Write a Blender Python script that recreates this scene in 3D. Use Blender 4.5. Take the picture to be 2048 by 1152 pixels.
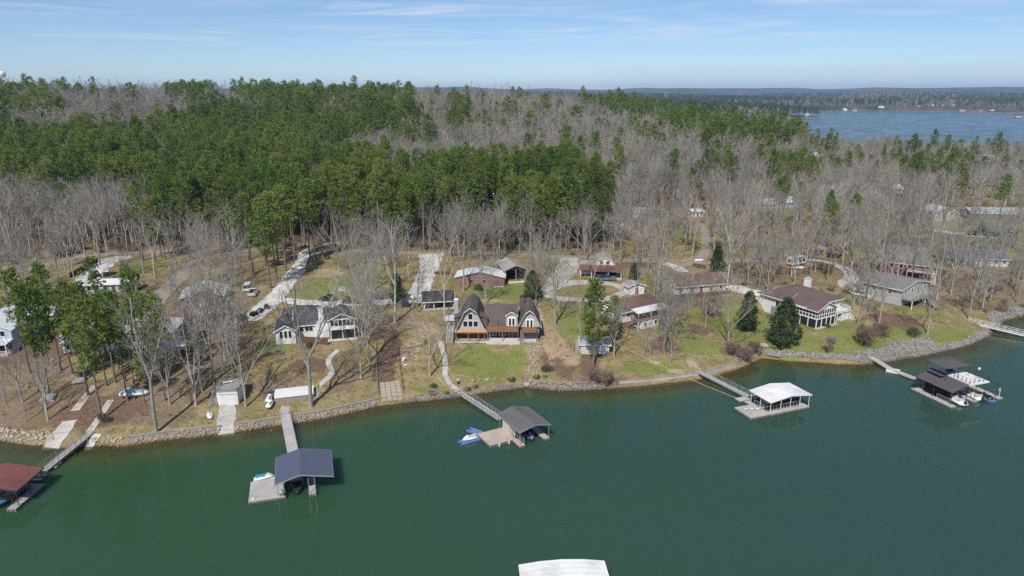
import bpy, math, random
import numpy as np
from mathutils import Vector, Matrix
for o in list(bpy.data.objects): bpy.data.objects.remove(o)
SC = bpy.context.scene
COL = SC.collection
R = math.radians
# ------------------------------------------------------------------ camera, sky, sun, exposure
CAM_H, PITCH, FPX = 62.0, 16.0, 1365.33
cam_data = bpy.data.cameras.new('camera')
cam_data.sensor_width = 36.0; cam_data.lens = 24.0
cam_data.clip_start = 1.0; cam_data.clip_end = 40000.0
cam = bpy.data.objects.new('camera', cam_data); COL.objects.link(cam)
cam.location = (0, 0, CAM_H); cam.rotation_euler = (R(90 - PITCH), 0, 0)
SC.camera = cam
SUN_AZ, SUN_EL = 197.0, 47.0          # azimuth clockwise from +Y
world = bpy.data.worlds.new('World'); SC.world = world; world.use_nodes = True
def build_world():
    nt = world.node_tree; nt.nodes.clear(); N = nt.nodes.new; L = nt.links.new
    out = N('ShaderNodeOutputWorld'); bg = N('ShaderNodeBackground'); bg.inputs['Strength'].default_value = 0.094
    sky = N('ShaderNodeTexSky'); sky.sky_type = 'NISHITA'; sky.sun_disc = False
    sky.sun_elevation = R(SUN_EL); sky.sun_rotation = R(SUN_AZ)
    sky.altitude = 200; sky.air_density = 0.78; sky.dust_density = 0.12; sky.ozone_density = 6.0
    tc = N('ShaderNodeTexCoord'); sep = N('ShaderNodeSeparateXYZ'); L(tc.outputs['Generated'], sep.inputs[0])
    def m(op, a, b=None, c=None):
        n = N('ShaderNodeMath'); n.operation = op
        for i, v in enumerate((a, b, c)):
            if v is None: continue
            if hasattr(v, 'is_output'): L(v, n.inputs[i])
            else: n.inputs[i].default_value = v
        return n.outputs[0]
    zc = m('MAXIMUM', sep.outputs['Z'], 0.02)
    cx = m('DIVIDE', sep.outputs['X'], zc); cy = m('DIVIDE', sep.outputs['Y'], zc)
    def cloud(sx, sy, rot, det, lo, hi, off):
        cmb = N('ShaderNodeCombineXYZ'); L(cx, cmb.inputs[0]); L(cy, cmb.inputs[1])
        mp = N('ShaderNodeMapping'); L(cmb.outputs[0], mp.inputs[0]); mp.inputs['Rotation'].default_value = (0, 0, R(rot))
        mp.inputs['Scale'].default_value = (sx, sy, 1); mp.inputs['Location'].default_value = off
        nz = N('ShaderNodeTexNoise'); L(mp.outputs[0], nz.inputs['Vector']); nz.inputs['Scale'].default_value = 1
        nz.inputs['Detail'].default_value = det; nz.inputs['Roughness'].default_value = 0.53; nz.inputs['Distortion'].default_value = 1.2
        mr = N('ShaderNodeMapRange'); mr.interpolation_type = 'SMOOTHSTEP'; L(nz.outputs['Fac'], mr.inputs[0])
        mr.inputs[1].default_value = lo; mr.inputs[2].default_value = hi
        return mr.outputs[0]
    c1 = cloud(0.46, 0.62, -14, 9, 0.40, 0.78, (3.1, 5.2, 0)); c2 = cloud(0.10, 0.18, -8, 4, 0.33, 0.60, (1.4, 0.6, 0))
    cl = m('MULTIPLY', c1, c2)
    fade = N('ShaderNodeMapRange'); L(sep.outputs['Z'], fade.inputs[0]); fade.inputs[1].default_value = 0.012; fade.inputs[2].default_value = 0.10
    cl = m('MULTIPLY', m('MULTIPLY', cl, fade.outputs[0]), 0.62)
    mix = N('ShaderNodeMix'); mix.data_type = 'RGBA'; L(cl, mix.inputs['Factor'])
    L(sky.outputs[0], mix.inputs['A']); mix.inputs['B'].default_value = (7.2, 7.6, 8.2, 1)
    # low bank of smoke lying along the horizon to the right
    az = m('ARCTAN2', sep.outputs['X'], sep.outputs['Y'])
    sc_ = N('ShaderNodeCombineXYZ'); L(m('MULTIPLY', az, 7.0), sc_.inputs[0]); L(m('MULTIPLY', sep.outputs['Z'], 30.0), sc_.inputs[1])
    sn = N('ShaderNodeTexNoise'); L(sc_.outputs[0], sn.inputs['Vector']); sn.inputs['Scale'].default_value = 1.0; sn.inputs['Detail'].default_value = 5
    top = m('MULTIPLY_ADD', sn.outputs['Fac'], 0.030, 0.020)
    sm = N('ShaderNodeMapRange'); sm.interpolation_type = 'SMOOTHSTEP'; L(m('SUBTRACT', sep.outputs['Z'], top), sm.inputs[0]); sm.inputs[1].default_value = 0.007; sm.inputs[2].default_value = -0.012
    aw = N('ShaderNodeMapRange'); aw.interpolation_type = 'SMOOTHSTEP'; L(az, aw.inputs[0]); aw.inputs[1].default_value = 0.07; aw.inputs[2].default_value = 0.22
    aw2 = N('ShaderNodeMapRange'); aw2.interpolation_type = 'SMOOTHSTEP'; L(az, aw2.inputs[0]); aw2.inputs[1].default_value = 1.3; aw2.inputs[2].default_value = 0.7
    smk = N('ShaderNodeMix'); smk.data_type = 'RGBA'; L(m('MULTIPLY', m('MULTIPLY', sm.outputs[0], m('MULTIPLY', aw.outputs[0], aw2.outputs[0])), 0.34), smk.inputs['Factor'])
    L(mix.outputs['Result'], smk.inputs['A']); smk.inputs['B'].default_value = (4.9, 5.5, 7.6, 1)
    L(smk.outputs['Result'], bg.inputs['Color']); L(bg.outputs[0], out.inputs['Surface'])
build_world()
sun_data = bpy.data.lights.new('sun', 'SUN'); sun_data.energy = 4.2; sun_data.angle = R(0.53); sun_data.color = (1.0, 0.955, 0.89)
sun = bpy.data.objects.new('sun', sun_data); COL.objects.link(sun)
sdir = Vector((math.sin(R(SUN_AZ)) * math.cos(R(SUN_EL)), math.cos(R(SUN_AZ)) * math.cos(R(SUN_EL)), math.sin(R(SUN_EL))))
sun.rotation_euler = sdir.to_track_quat('Z', 'Y').to_euler(); sun.location = sdir * 400
vs = SC.view_settings; vs.view_transform = 'Standard'; vs.look = 'None'; vs.exposure = 0.22; vs.gamma = 1.0; vs.use_curve_mapping = False
SC.cycles.max_bounces = 6; SC.cycles.diffuse_bounces = 3; SC.cycles.glossy_bounces = 3; SC.cycles.transmission_bounces = 3
SC.cycles.transparent_max_bounces = 6; SC.cycles.volume_bounces = 0; SC.cycles.use_denoising = False
SC.cycles.caustics_reflective = False; SC.cycles.caustics_refractive = False
SC.cycles.sample_clamp_indirect = 2.0

# ------------------------------------------------------------------ mesh and object helpers
class MB:
    def __init__(s): s.v = []; s.f = []
    def add(s, vs_, fs_):
        o = len(s.v); s.v += [tuple(p) for p in vs_]; s.f += [tuple(i + o for i in f) for f in fs_]; return s
    def quad(s, a, b, c, d): return s.add((a, b, c, d), ((0, 1, 2, 3),))
    def poly(s, pts): return s.add(pts, (tuple(range(len(pts))),))
    def box(s, x0, x1, y0, y1, z0, z1):
        return s.add([(x0, y0, z0), (x1, y0, z0), (x1, y1, z0), (x0, y1, z0), (x0, y0, z1), (x1, y0, z1), (x1, y1, z1), (x0, y1, z1)],
                     [(3, 2, 1, 0), (4, 5, 6, 7), (0, 1, 5, 4), (1, 2, 6, 5), (2, 3, 7, 6), (3, 0, 4, 7)])
    def cbox(s, c, w, d, h, rz=0.0):
        ca, sa = math.cos(rz), math.sin(rz); P = []
        for z in (0, h):
            for x, y in ((-w / 2, -d / 2), (w / 2, -d / 2), (w / 2, d / 2), (-w / 2, d / 2)):
                P.append((c[0] + x * ca - y * sa, c[1] + x * sa + y * ca, c[2] + z))
        return s.add(P, [(3, 2, 1, 0), (4, 5, 6, 7), (0, 1, 5, 4), (1, 2, 6, 5), (2, 3, 7, 6), (3, 0, 4, 7)])
    def prism(s, prof, a0, a1, axis='y'):
        """profile of 2-D points (counter-clockwise) pushed along an axis: y -> (u, a, w), x -> (a, u, w), z -> (u, w, a)"""
        n = len(prof)
        g = {'y': lambda p, a: (p[0], a, p[1]), 'x': lambda p, a: (a, p[0], p[1]), 'z': lambda p, a: (p[0], p[1], a)}[axis]
        V = [g(p, a0) for p in prof] + [g(p, a1) for p in prof]
        F = [tuple(range(n)), tuple(range(2 * n - 1, n - 1, -1))] + [(i, i + n, (i + 1) % n + n, (i + 1) % n) for i in range(n)]
        return s.add(V, F)
    def tube(s, p0, p1, r0, r1=None, n=6, cap=True):
        r1 = r0 if r1 is None else r1
        p0 = Vector(p0); p1 = Vector(p1); d = p1 - p0
        if d.length < 1e-6: return s
        d.normalize(); a = d.orthogonal().normalized(); b = d.cross(a); V = []
        for p, r in ((p0, r0), (p1, r1)):
            for i in range(n):
                t = 2 * math.pi * i / n; V.append(p + a * (r * math.cos(t)) + b * (r * math.sin(t)))
        F = [(i, (i + 1) % n, (i + 1) % n + n, i + n) for i in range(n)]
        if cap: F += [tuple(range(n - 1, -1, -1)), tuple(range(n, 2 * n))]
        return s.add(V, F)
    def path(s, pts, r, n=5):
        for a, b in zip(pts[:-1], pts[1:]): s.tube(a, b, r, n=n)
        return s
    def slab(s, a, b, c, d, t):
        """a thick panel under the quad a b c d"""
        P = [Vector(p) for p in (a, b, c, d)]; n = (P[1] - P[0]).cross(P[3] - P[0]).normalized() * t
        if n.z < 0: n = -n
        return s.add(P + [p - n for p in P], [(0, 1, 2, 3), (7, 6, 5, 4), (0, 4, 5, 1), (1, 5, 6, 2), (2, 6, 7, 3), (3, 7, 4, 0)])
    def lathe(s, prof, c=(0, 0, 0), n=12):
        o = []
        for r, z in prof: o.append([(c[0] + r * math.cos(2 * math.pi * i / n), c[1] + r * math.sin(2 * math.pi * i / n), c[2] + z) for i in range(n)])
        V = [p for ring in o for p in ring]; F = []
        for k in range(len(prof) - 1):
            for i in range(n): F.append((k * n + i, k * n + (i + 1) % n, (k + 1) * n + (i + 1) % n, (k + 1) * n + i))
        F += [tuple(range(n - 1, -1, -1)), tuple(range((len(prof) - 1) * n, len(prof) * n))]
        return s.add(V, F)
    def mesh(s, name, smooth=False):
        me = bpy.data.meshes.new(name); me.from_pydata(s.v, [], s.f); me.validate(); me.update()
        if smooth: me.polygons.foreach_set('use_smooth', [True] * len(me.polygons))
        return me
    def build(s, name, m, parent=None, smooth=False):
        return link(name, s.mesh(name, smooth), m, parent)
def link(name, me, m=None, parent=None):
    if m is not None and not me.materials: me.materials.append(m)
    o = bpy.data.objects.new(name, me); COL.objects.link(o)
    if parent: o.parent = parent
    return o
def np_mesh(name, V, F, m=None):
    """V (n,3) and F (k,3 or 4) arrays"""
    V = np.asarray(V, np.float32); F = np.asarray(F, np.int32)
    me = bpy.data.meshes.new(name); me.vertices.add(len(V)); me.vertices.foreach_set('co', V.ravel())
    k = F.shape[1]; me.loops.add(F.size); me.loops.foreach_set('vertex_index', F.ravel())
    me.polygons.add(len(F)); me.polygons.foreach_set('loop_start', np.arange(0, F.size, k, dtype=np.int32))
    me.polygons.foreach_set('loop_total', np.full(len(F), k, np.int32)); me.update(calc_edges=True)
    if m: me.materials.append(m)
    return me
def tag(o, label, cat, group=None):
    o['label'] = label; o['category'] = cat
    if group: o['group'] = group
    return o
def struct(o): o['kind'] = 'structure'; return o
def stuff(o, label, cat): o['kind'] = 'stuff'; return tag(o, label, cat)
def thing(name, label, cat, loc=(0, 0, 0), rz=0.0, group=None):
    o = bpy.data.objects.new(name, None); COL.objects.link(o); o.empty_display_size = 0.5
    o.location = loc; o.rotation_euler = (0, 0, rz); return tag(o, label, cat, group)
def copy_tree(o, parent=None):
    c = o.copy(); COL.objects.link(c)
    if parent is not None: c.parent = parent
    for ch in o.children: copy_tree(ch, c)
    return c

# ------------------------------------------------------------------ materials
MATS = {}
def mat(name, col, rough=0.8, var=0.12, scale=1.5, spec=0.3, metal=0.0, bump=0.0, lines=None, col2=None, objrand=0.0, wet=False, stain=0.0):
    """plain surface: base colour with grain, optional boards or seams (axis, spacing, depth), optional colour per object"""
    if name in MATS: return MATS[name]
    m_ = bpy.data.materials.new(name); m_.use_nodes = True; nt = m_.node_tree; N = nt.nodes.new; L = nt.links.new
    bs = nt.nodes['Principled BSDF']; bs.inputs['Roughness'].default_value = rough; bs.inputs['Metallic'].default_value = metal
    bs.inputs['Specular IOR Level'].default_value = spec
    tc = N('ShaderNodeTexCoord')
    nz = N('ShaderNodeTexNoise'); nz.inputs['Scale'].default_value = scale; nz.inputs['Detail'].default_value = 6; nz.inputs['Roughness'].default_value = 0.65
    L(tc.outputs['Object'], nz.inputs['Vector'])
    rp = N('ShaderNodeMapRange'); L(nz.outputs['Fac'], rp.inputs[0]); rp.inputs[1].default_value = 0.25; rp.inputs[2].default_value = 0.75
    c2 = col2 if col2 else tuple(max(0, c * (1 - 2 * var)) for c in col)
    c1 = col if col2 else tuple(min(1, c * (1 + var)) for c in col)
    mx = N('ShaderNodeMix'); mx.data_type = 'RGBA'; L(rp.outputs[0], mx.inputs['Factor'])
    mx.inputs['A'].default_value = (*c2, 1); mx.inputs['B'].default_value = (*c1, 1)
    src = mx.outputs['Result']
    if objrand:
        oi = N('ShaderNodeObjectInfo'); hs = N('ShaderNodeHueSaturation')
        mr = N('ShaderNodeMapRange'); L(oi.outputs['Random'], mr.inputs[0]); mr.inputs[3].default_value = 1 - objrand; mr.inputs[4].default_value = 1 + objrand
        L(mr.outputs[0], hs.inputs['Value']); L(src, hs.inputs['Color'])
        mr2 = N('ShaderNodeMath'); mr2.operation = 'MULTIPLY_ADD'; L(oi.outputs['Random'], mr2.inputs[0]); mr2.inputs[1].default_value = -0.03; mr2.inputs[2].default_value = 0.515
        L(mr2.outputs[0], hs.inputs['Hue']); src = hs.outputs['Color']
    if stain:
        n9 = N('ShaderNodeTexNoise'); n9.inputs['Scale'].default_value = 0.23; n9.inputs['Detail'].default_value = 8; n9.inputs['Roughness'].default_value = 0.7; L(tc.outputs['Object'], n9.inputs['Vector'])
        r9 = N('ShaderNodeMapRange'); L(n9.outputs['Fac'], r9.inputs[0]); r9.inputs[1].default_value = 0.42; r9.inputs[2].default_value = 0.72; r9.inputs[3].default_value = 1.0; r9.inputs[4].default_value = 1.0 - stain
        h9 = N('ShaderNodeHueSaturation'); L(r9.outputs[0], h9.inputs['Value']); L(src, h9.inputs['Color']); src = h9.outputs['Color']
    if wet:      # stones are dark and damp where the lake laps them
        gw = N('ShaderNodeNewGeometry'); sw = N('ShaderNodeSeparateXYZ'); L(gw.outputs['Position'], sw.inputs[0])
        rw = N('ShaderNodeMapRange'); L(sw.outputs['Z'], rw.inputs[0]); rw.inputs[1].default_value = 0.10; rw.inputs[2].default_value = 0.42; rw.inputs[3].default_value = 0.42; rw.inputs[4].default_value = 1.0
        hw = N('ShaderNodeHueSaturation'); L(rw.outputs[0], hw.inputs['Value']); L(src, hw.inputs['Color']); src = hw.outputs['Color']
    if lines:
        ax, sp, dep = lines
        sx = N('ShaderNodeSeparateXYZ'); L(tc.outputs['Object'], sx.inputs[0])
        a = N('ShaderNodeMath'); a.operation = 'DIVIDE'; L(sx.outputs['XYZ'.index(ax.upper())], a.inputs[0]); a.inputs[1].default_value = sp
        b = N('ShaderNodeMath'); b.operation = 'FRACT'; L(a.outputs[0], b.inputs[0])
        c = N('ShaderNodeMath'); c.operation = 'LESS_THAN'; L(b.outputs[0], c.inputs[0]); c.inputs[1].default_value = 0.12
        fl = N('ShaderNodeMath'); fl.operation = 'FLOOR'; L(a.outputs[0], fl.inputs[0])
        wn = N('ShaderNodeTexWhiteNoise'); wn.noise_dimensions = '1D'; L(fl.outputs[0], wn.inputs['W'])
        d = N('ShaderNodeMath'); d.operation = 'MULTIPLY'; L(c.outputs[0], d.inputs[0]); d.inputs[1].default_value = dep
        e = N('ShaderNodeMath'); e.operation = 'MULTIPLY_ADD'; L(wn.outputs['Value'], e.inputs[0]); e.inputs[1].default_value = dep * 0.35; L(d.outputs[0], e.inputs[2])
        mk = N('ShaderNodeMix'); mk.data_type = 'RGBA'; mk.blend_type = 'MULTIPLY'; L(e.outputs[0], mk.inputs['Factor']); L(src, mk.inputs['A'])
        mk.inputs['B'].default_value = (0.25, 0.24, 0.23, 1); src = mk.outputs['Result']
    L(src, bs.inputs['Base Color'])
    if bump:
        bp = N('ShaderNodeBump'); bp.inputs['Strength'].default_value = bump; L(nz.outputs['Fac'], bp.inputs['Height']); L(bp.outputs[0], bs.inputs['Normal'])
    MATS[name] = m_; return m_
def glassmat(name='window_glass', col=(0.015, 0.018, 0.022)):
    return mat(name, col, rough=0.06, var=0.2, spec=0.6)
# ------------------------------------------------------------------ survey: image point at an elevation -> place on the ground
CS, SN = math.cos(R(PITCH)), math.sin(R(PITCH))
def at(px, py, e=0.0):
    u = (px - 1024) / FPX; v = (py - 576) / FPX
    z = (CAM_H - e) / (SN + v * CS)
    return Vector((u * z, z * (CS - v * SN), e))
def proj(x, y, z):
    """where a point lands in the 2048 px frame (for checking clearances)"""
    dz = z - CAM_H; dep = y * CS - dz * SN
    return 1024 + FPX * x / dep, 576 + FPX * (-(y * SN) - dz * CS) / dep
# ------------------------------------------------------------------ terrain height
SHORE_PX = [(-260, 874), (-60, 872), (0, 882), (60, 888), (130, 896), (200, 890), (245, 892), (340, 878), (440, 868), (520, 856), (570, 849), (660, 834),
            (755, 812), (830, 803), (925, 793), (985, 783), (1050, 774), (1120, 781), (1200, 778), (1300, 770), (1405, 757), (1475, 738), (1490, 730),
            (1520, 716), (1600, 723), (1720, 730), (1770, 724), (1860, 708), (1930, 692), (1975, 672), (1992, 655), (2004, 642), (2048, 630), (2150, 612), (2300, 596)]
_s = [at(*p) for p in SHORE_PX]
SX = np.array([p.x for p in _s]); SY = np.array([p.y for p in _s])
SX = np.concatenate([[-4000, -400], SX, [420, 4000]]); SY = np.concatenate([[60, 95], SY, [228, 240]])
_o = np.argsort(SX); SX = SX[_o]; SY = SY[_o]
def sstep(a, b, x):
    t = np.clip((x - a) / (b - a), 0, 1); return t * t * (3 - 2 * t)
def noise2(x, y, s, seed=0):
    """smooth pseudo-noise from sines, about -1..1"""
    a = np.sin(x / s * 1.3 + seed * 1.7 + 1.9 * np.sin(y / s * 0.9 + seed)) + np.sin(y / s * 1.1 + seed * 2.3 + 1.6 * np.sin(x / s * 0.7 - seed))
    b = np.sin((x + y) / s * 2.1 + seed * 0.6) * np.sin((x - y) / s * 1.9 - seed)
    return (a + b) / 2.6
def inland(x, y):
    ys = np.interp(x, SX, SY); sl = (np.interp(x + 2, SX, SY) - np.interp(x - 2, SX, SY)) / 4.0
    return (y - ys) / np.sqrt(1 + np.clip(sl, -1.2, 1.2) ** 2) + 0.25 * noise2(x, y, 2.2, 3)
_dx = np.array([-60, -24, -6, 0, 1.4, 3.0, 9, 20, 40, 65, 110, 150, 4000.0])
_dz = np.array([-7, -5.2, -1.5, 0, 0.95, 1.25, 2.5, 4.5, 6.2, 7.6, 9.0, 9.5, 9.5])
HX = np.array([-900, -450, -200, 0, 117, 200, 245, 290, 400, 900.0])
HZ = np.array([38, 35, 31, 27, 20, 13, 7.5, 4.0, 2.5, 2.5])
PADS = []          # (cx, cy, half_w, half_d, rot, elevation, blend)
def lake2(x, y):
    """positive on land: distance to the second arm of the lake"""
    L_ = np.maximum.reduce([640 + 0.06 * (x - 300) + 20 * noise2(x, y, 60, 5) - y, y - 2440 - 110 * noise2(x, y, 230, 2) - 45 * noise2(x, y, 70, 6), 0.405 * y - 20 - x + 25 * noise2(x, y, 90, 8)])
    for cx, cy, rx, ry in ((715, 1815, 95, 45), (1580, 2230, 160, 40), (1440, 1810, 165, 45)):
        L_ = np.maximum(L_, (1 - np.sqrt(((x - cx) / rx) ** 2 + ((y - cy) / ry) ** 2)) * ry)
    return L_
def h_base(x, y):
    x = np.asarray(x, float); y = np.asarray(y, float)
    d = inland(x, y); z = np.interp(d, _dx, _dz)
    hill = np.interp(x * 600 / np.maximum(y, 300), HX, HZ)
    z = z + hill * sstep(235, 640, y) + 1.5 * noise2(x, y, 55, 1) * sstep(230, 330, y)
    z = z - 14 * sstep(900, 1500, y)
    far = 14 + 10 * noise2(x, y, 420, 4) * sstep(2500, 3200, y) + 30 * sstep(2700, 5200, y) + 34 * noise2(x, y, 800, 7) * sstep(3200, 5200, y) + (44 + 30 * noise2(x, y, 1500, 9)) * sstep(6000, 9000, y)
    z = z + (far - z) * sstep(1700, 2700, y)
    l2 = lake2(x, y)
    cap = np.where(l2 < 0, np.maximum(-6, l2 * 0.12), np.where(l2 < 12, l2 * 0.25, 3 + (l2 - 12) * 0.16))
    z = np.where(y > 420, np.minimum(z, cap), z)
    return z
def h(x, y):
    z = h_base(x, y); x = np.asarray(x, float); y = np.asarray(y, float)
    for cx, cy, hw, hd, rot, e, bl in PADS:
        dx, dy = x - cx, y - cy
        lx = np.abs(dx * math.cos(rot) + dy * math.sin(rot)) - hw; ly = np.abs(-dx * math.sin(rot) + dy * math.cos(rot)) - hd
        dd = np.sqrt(np.maximum(lx, 0) ** 2 + np.maximum(ly, 0) ** 2)
        z = z + (e - z) * (1 - sstep(0.4, bl, dd))
    return z
def hz(x, y): return float(h(x, y))
def G(px, py, up=0.0, fn=None):
    """image point -> the place on the terrain (or a height above it) that it shows"""
    fn = fn or h_base
    u = (px - 1024) / FPX; v = (py - 576) / FPX
    t = np.linspace(60, 900, 1681) if py > 330 else np.linspace(100, 4000, 4000)
    X = u * t; Y = t * (CS - v * SN); Z = CAM_H - t * (SN + v * CS)
    g = Z - (np.maximum(fn(X, Y), 0) + up); k = np.argmax(g < 0)
    if k == 0: k = len(t) - 1
    a = g[k - 1] / (g[k - 1] - g[k]) if g[k - 1] != g[k] else 0
    tt = t[k - 1] + a * (t[k] - t[k - 1])
    return Vector((u * tt, tt * (CS - v * SN), CAM_H - tt * (SN + v * CS)))
def rect_on(pl, pr, depth, up=0.0, setz=None, pad=4.0):
    """front-left and front-right image points of a building -> (centre of its front edge, turn, width); levels the ground under it"""
    a = G(*pl); b = G(*pr); e = (a.z + b.z) / 2 if setz is None else setz
    a = at(pl[0], pl[1], e); b = at(pr[0], pr[1], e); d = b - a; rz = math.atan2(d.y, d.x); w = d.length
    c = (a + b) / 2; n = Vector((-math.sin(rz), math.cos(rz), 0)); m_ = c + n * (depth / 2)
    PADS.append((m_.x, m_.y, w / 2 + 0.3, depth / 2 + 0.3, rz, e, pad))
    return Vector((c.x, c.y, e)), rz, w
# ------------------------------------------------------------------ ground
TREE_BOXES = []       # discs where no wild tree may stand (x, y, r)
def nodes_of(m_):
    m_.use_nodes = True; nt = m_.node_tree
    return nt, nt.nodes.new, nt.links.new, nt.nodes['Principled BSDF']
def nz_node(N, L, vec, scale, det=6, rough=0.65, dist=0.0):
    n = N('ShaderNodeTexNoise'); n.inputs['Scale'].default_value = scale; n.inputs['Detail'].default_value = det
    n.inputs['Roughness'].default_value = rough; n.inputs['Distortion'].default_value = dist; L(vec, n.inputs['Vector']); return n.outputs['Fac']
def rng(N, L, src, a, b, c=0.0, d=1.0, smooth=True):
    n = N('ShaderNodeMapRange'); n.interpolation_type = 'SMOOTHSTEP' if smooth else 'LINEAR'; L(src, n.inputs[0])
    for i, v in enumerate((a, b, c, d)): n.inputs[i + 1].default_value = v
    return n.outputs[0]
def mixc(N, L, fac, a, b):
    n = N('ShaderNodeMix'); n.data_type = 'RGBA'
    if hasattr(fac, 'is_output'): L(fac, n.inputs['Factor'])
    else: n.inputs['Factor'].default_value = fac
    for k, v in (('A', a), ('B', b)):
        if hasattr(v, 'is_output'): L(v, n.inputs[k])
        else: n.inputs[k].default_value = (*v, 1)
    return n.outputs['Result']
def mth(N, L, op, a, b):
    n = N('ShaderNodeMath'); n.operation = op
    for i, v in enumerate((a, b)):
        if hasattr(v, 'is_output'): L(v, n.inputs[i])
        else: n.inputs[i].default_value = v
    return n.outputs[0]
def ground_material():
    m_ = bpy.data.materials.new('ground'); nt, N, L, bs = nodes_of(m_)
    geo = N('ShaderNodeNewGeometry'); P = geo.outputs['Position']
    at_ = N('ShaderNodeAttribute'); at_.attribute_name = 'cover'; sp = N('ShaderNodeSeparateColor'); L(at_.outputs['Color'], sp.inputs[0])
    n1 = nz_node(N, L, P, 0.35, 7, 0.7); n2 = nz_node(N, L, P, 1.9, 8, 0.75); n3 = nz_node(N, L, P, 0.07, 5); n4 = nz_node(N, L, P, 7.0, 6, 0.8)
    f2 = rng(N, L, n2, 0.3, 0.7); f4 = rng(N, L, n4, 0.3, 0.7)
    dry = mixc(N, L, f2, (0.205, 0.158, 0.078), (0.330, 0.265, 0.150)); dry = mixc(N, L, rng(N, L, n1, 0.42, 0.66), dry, (0.178, 0.152, 0.058))
    lush = mixc(N, L, f2, (0.118, 0.150, 0.034), (0.215, 0.225, 0.070)); lush = mixc(N, L, rng(N, L, n1, 0.45, 0.72), lush, (0.225, 0.195, 0.088))
    mulch = mixc(N, L, f2, (0.108, 0.068, 0.048), (0.200, 0.132, 0.094)); mulch = mixc(N, L, rng(N, L, n4, 0.55, 0.75), mulch, (0.29, 0.215, 0.15))
    clay = mixc(N, L, f2, (0.270, 0.195, 0.118), (0.430, 0.335, 0.225))
    litter = mixc(N, L, f2, (0.145, 0.104, 0.072), (0.285, 0.215, 0.150)); litter = mixc(N, L, rng(N, L, n3, 0.45, 0.6), litter, (0.160, 0.125, 0.068))
    def edge(s, k=1.25):
        b = mth(N, L, 'ADD', s, mth(N, L, 'MULTIPLY', mth(N, L, 'SUBTRACT', n1, 0.5), k)); b = mth(N, L, 'ADD', b, mth(N, L, 'MULTIPLY', mth(N, L, 'SUBTRACT', n4, 0.5), k))
        return rng(N, L, b, 0.36, 0.66)
    c = mixc(N, L, edge(sp.outputs[0]), dry, lush)
    c = mixc(N, L, edge(at_.outputs['Alpha']), c, litter)
    c = mixc(N, L, edge(sp.outputs[1]), c, mulch)
    c = mixc(N, L, edge(sp.outputs[2]), c, clay)
    sx = N('ShaderNodeSeparateXYZ'); L(P, sx.inputs[0])
    # wet red clay at and below the water line
    wet = mixc(N, L, f2, (0.155, 0.092, 0.042), (0.235, 0.150, 0.075))
    c = mixc(N, L, rng(N, L, sx.outputs['Z'], 0.28, 0.02), c, wet)
    # far country: woods seen as one canopy
    fp = N('ShaderNodeVectorMath'); fp.operation = 'MULTIPLY'; L(P, fp.inputs[0]); fp.inputs[1].default_value = (1, 0.30, 1)
    fn = nz_node(N, L, fp.outputs[0], 0.012, 8, 0.75); fn2 = nz_node(N, L, fp.outputs[0], 0.0035, 4, 0.6)
    wood = mixc(N, L, rng(N, L, mth(N, L, 'ADD', mth(N, L, 'MULTIPLY', fn, 0.6), mth(N, L, 'MULTIPLY', fn2, 0.5)), 0.47, 0.62), (0.035, 0.056, 0.026), (0.120, 0.100, 0.082))
    c = mixc(N, L, rng(N, L, sx.outputs['Y'], 900, 1200), c, mixc(N, L, rng(N, L, sx.outputs['Z'], 0.7, 1.8), (0.24, 0.185, 0.13), wood))
    n5 = nz_node(N, L, P, 3.3, 9, 0.85); sp5 = rng(N, L, n5, 0.36, 0.66, 0.66, 1.36)
    hv = N('ShaderNodeHueSaturation'); L(mth(N, L, 'MULTIPLY', sp5, rng(N, L, n3, 0.3, 0.7, 0.90, 1.10)), hv.inputs['Value']); L(c, hv.inputs['Color']); c = hv.outputs['Color']
    L(c, bs.inputs['Base Color']); bs.inputs['Roughness'].default_value = 0.95; bs.inputs['Specular IOR Level'].default_value = 0.1
    bp = N('ShaderNodeBump'); bp.inputs['Strength'].default_value = 0.55; bp.inputs['Distance'].default_value = 0.12; L(n2, bp.inputs['Height']); L(bp.outputs[0], bs.inputs['Normal'])
    return m_
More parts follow.
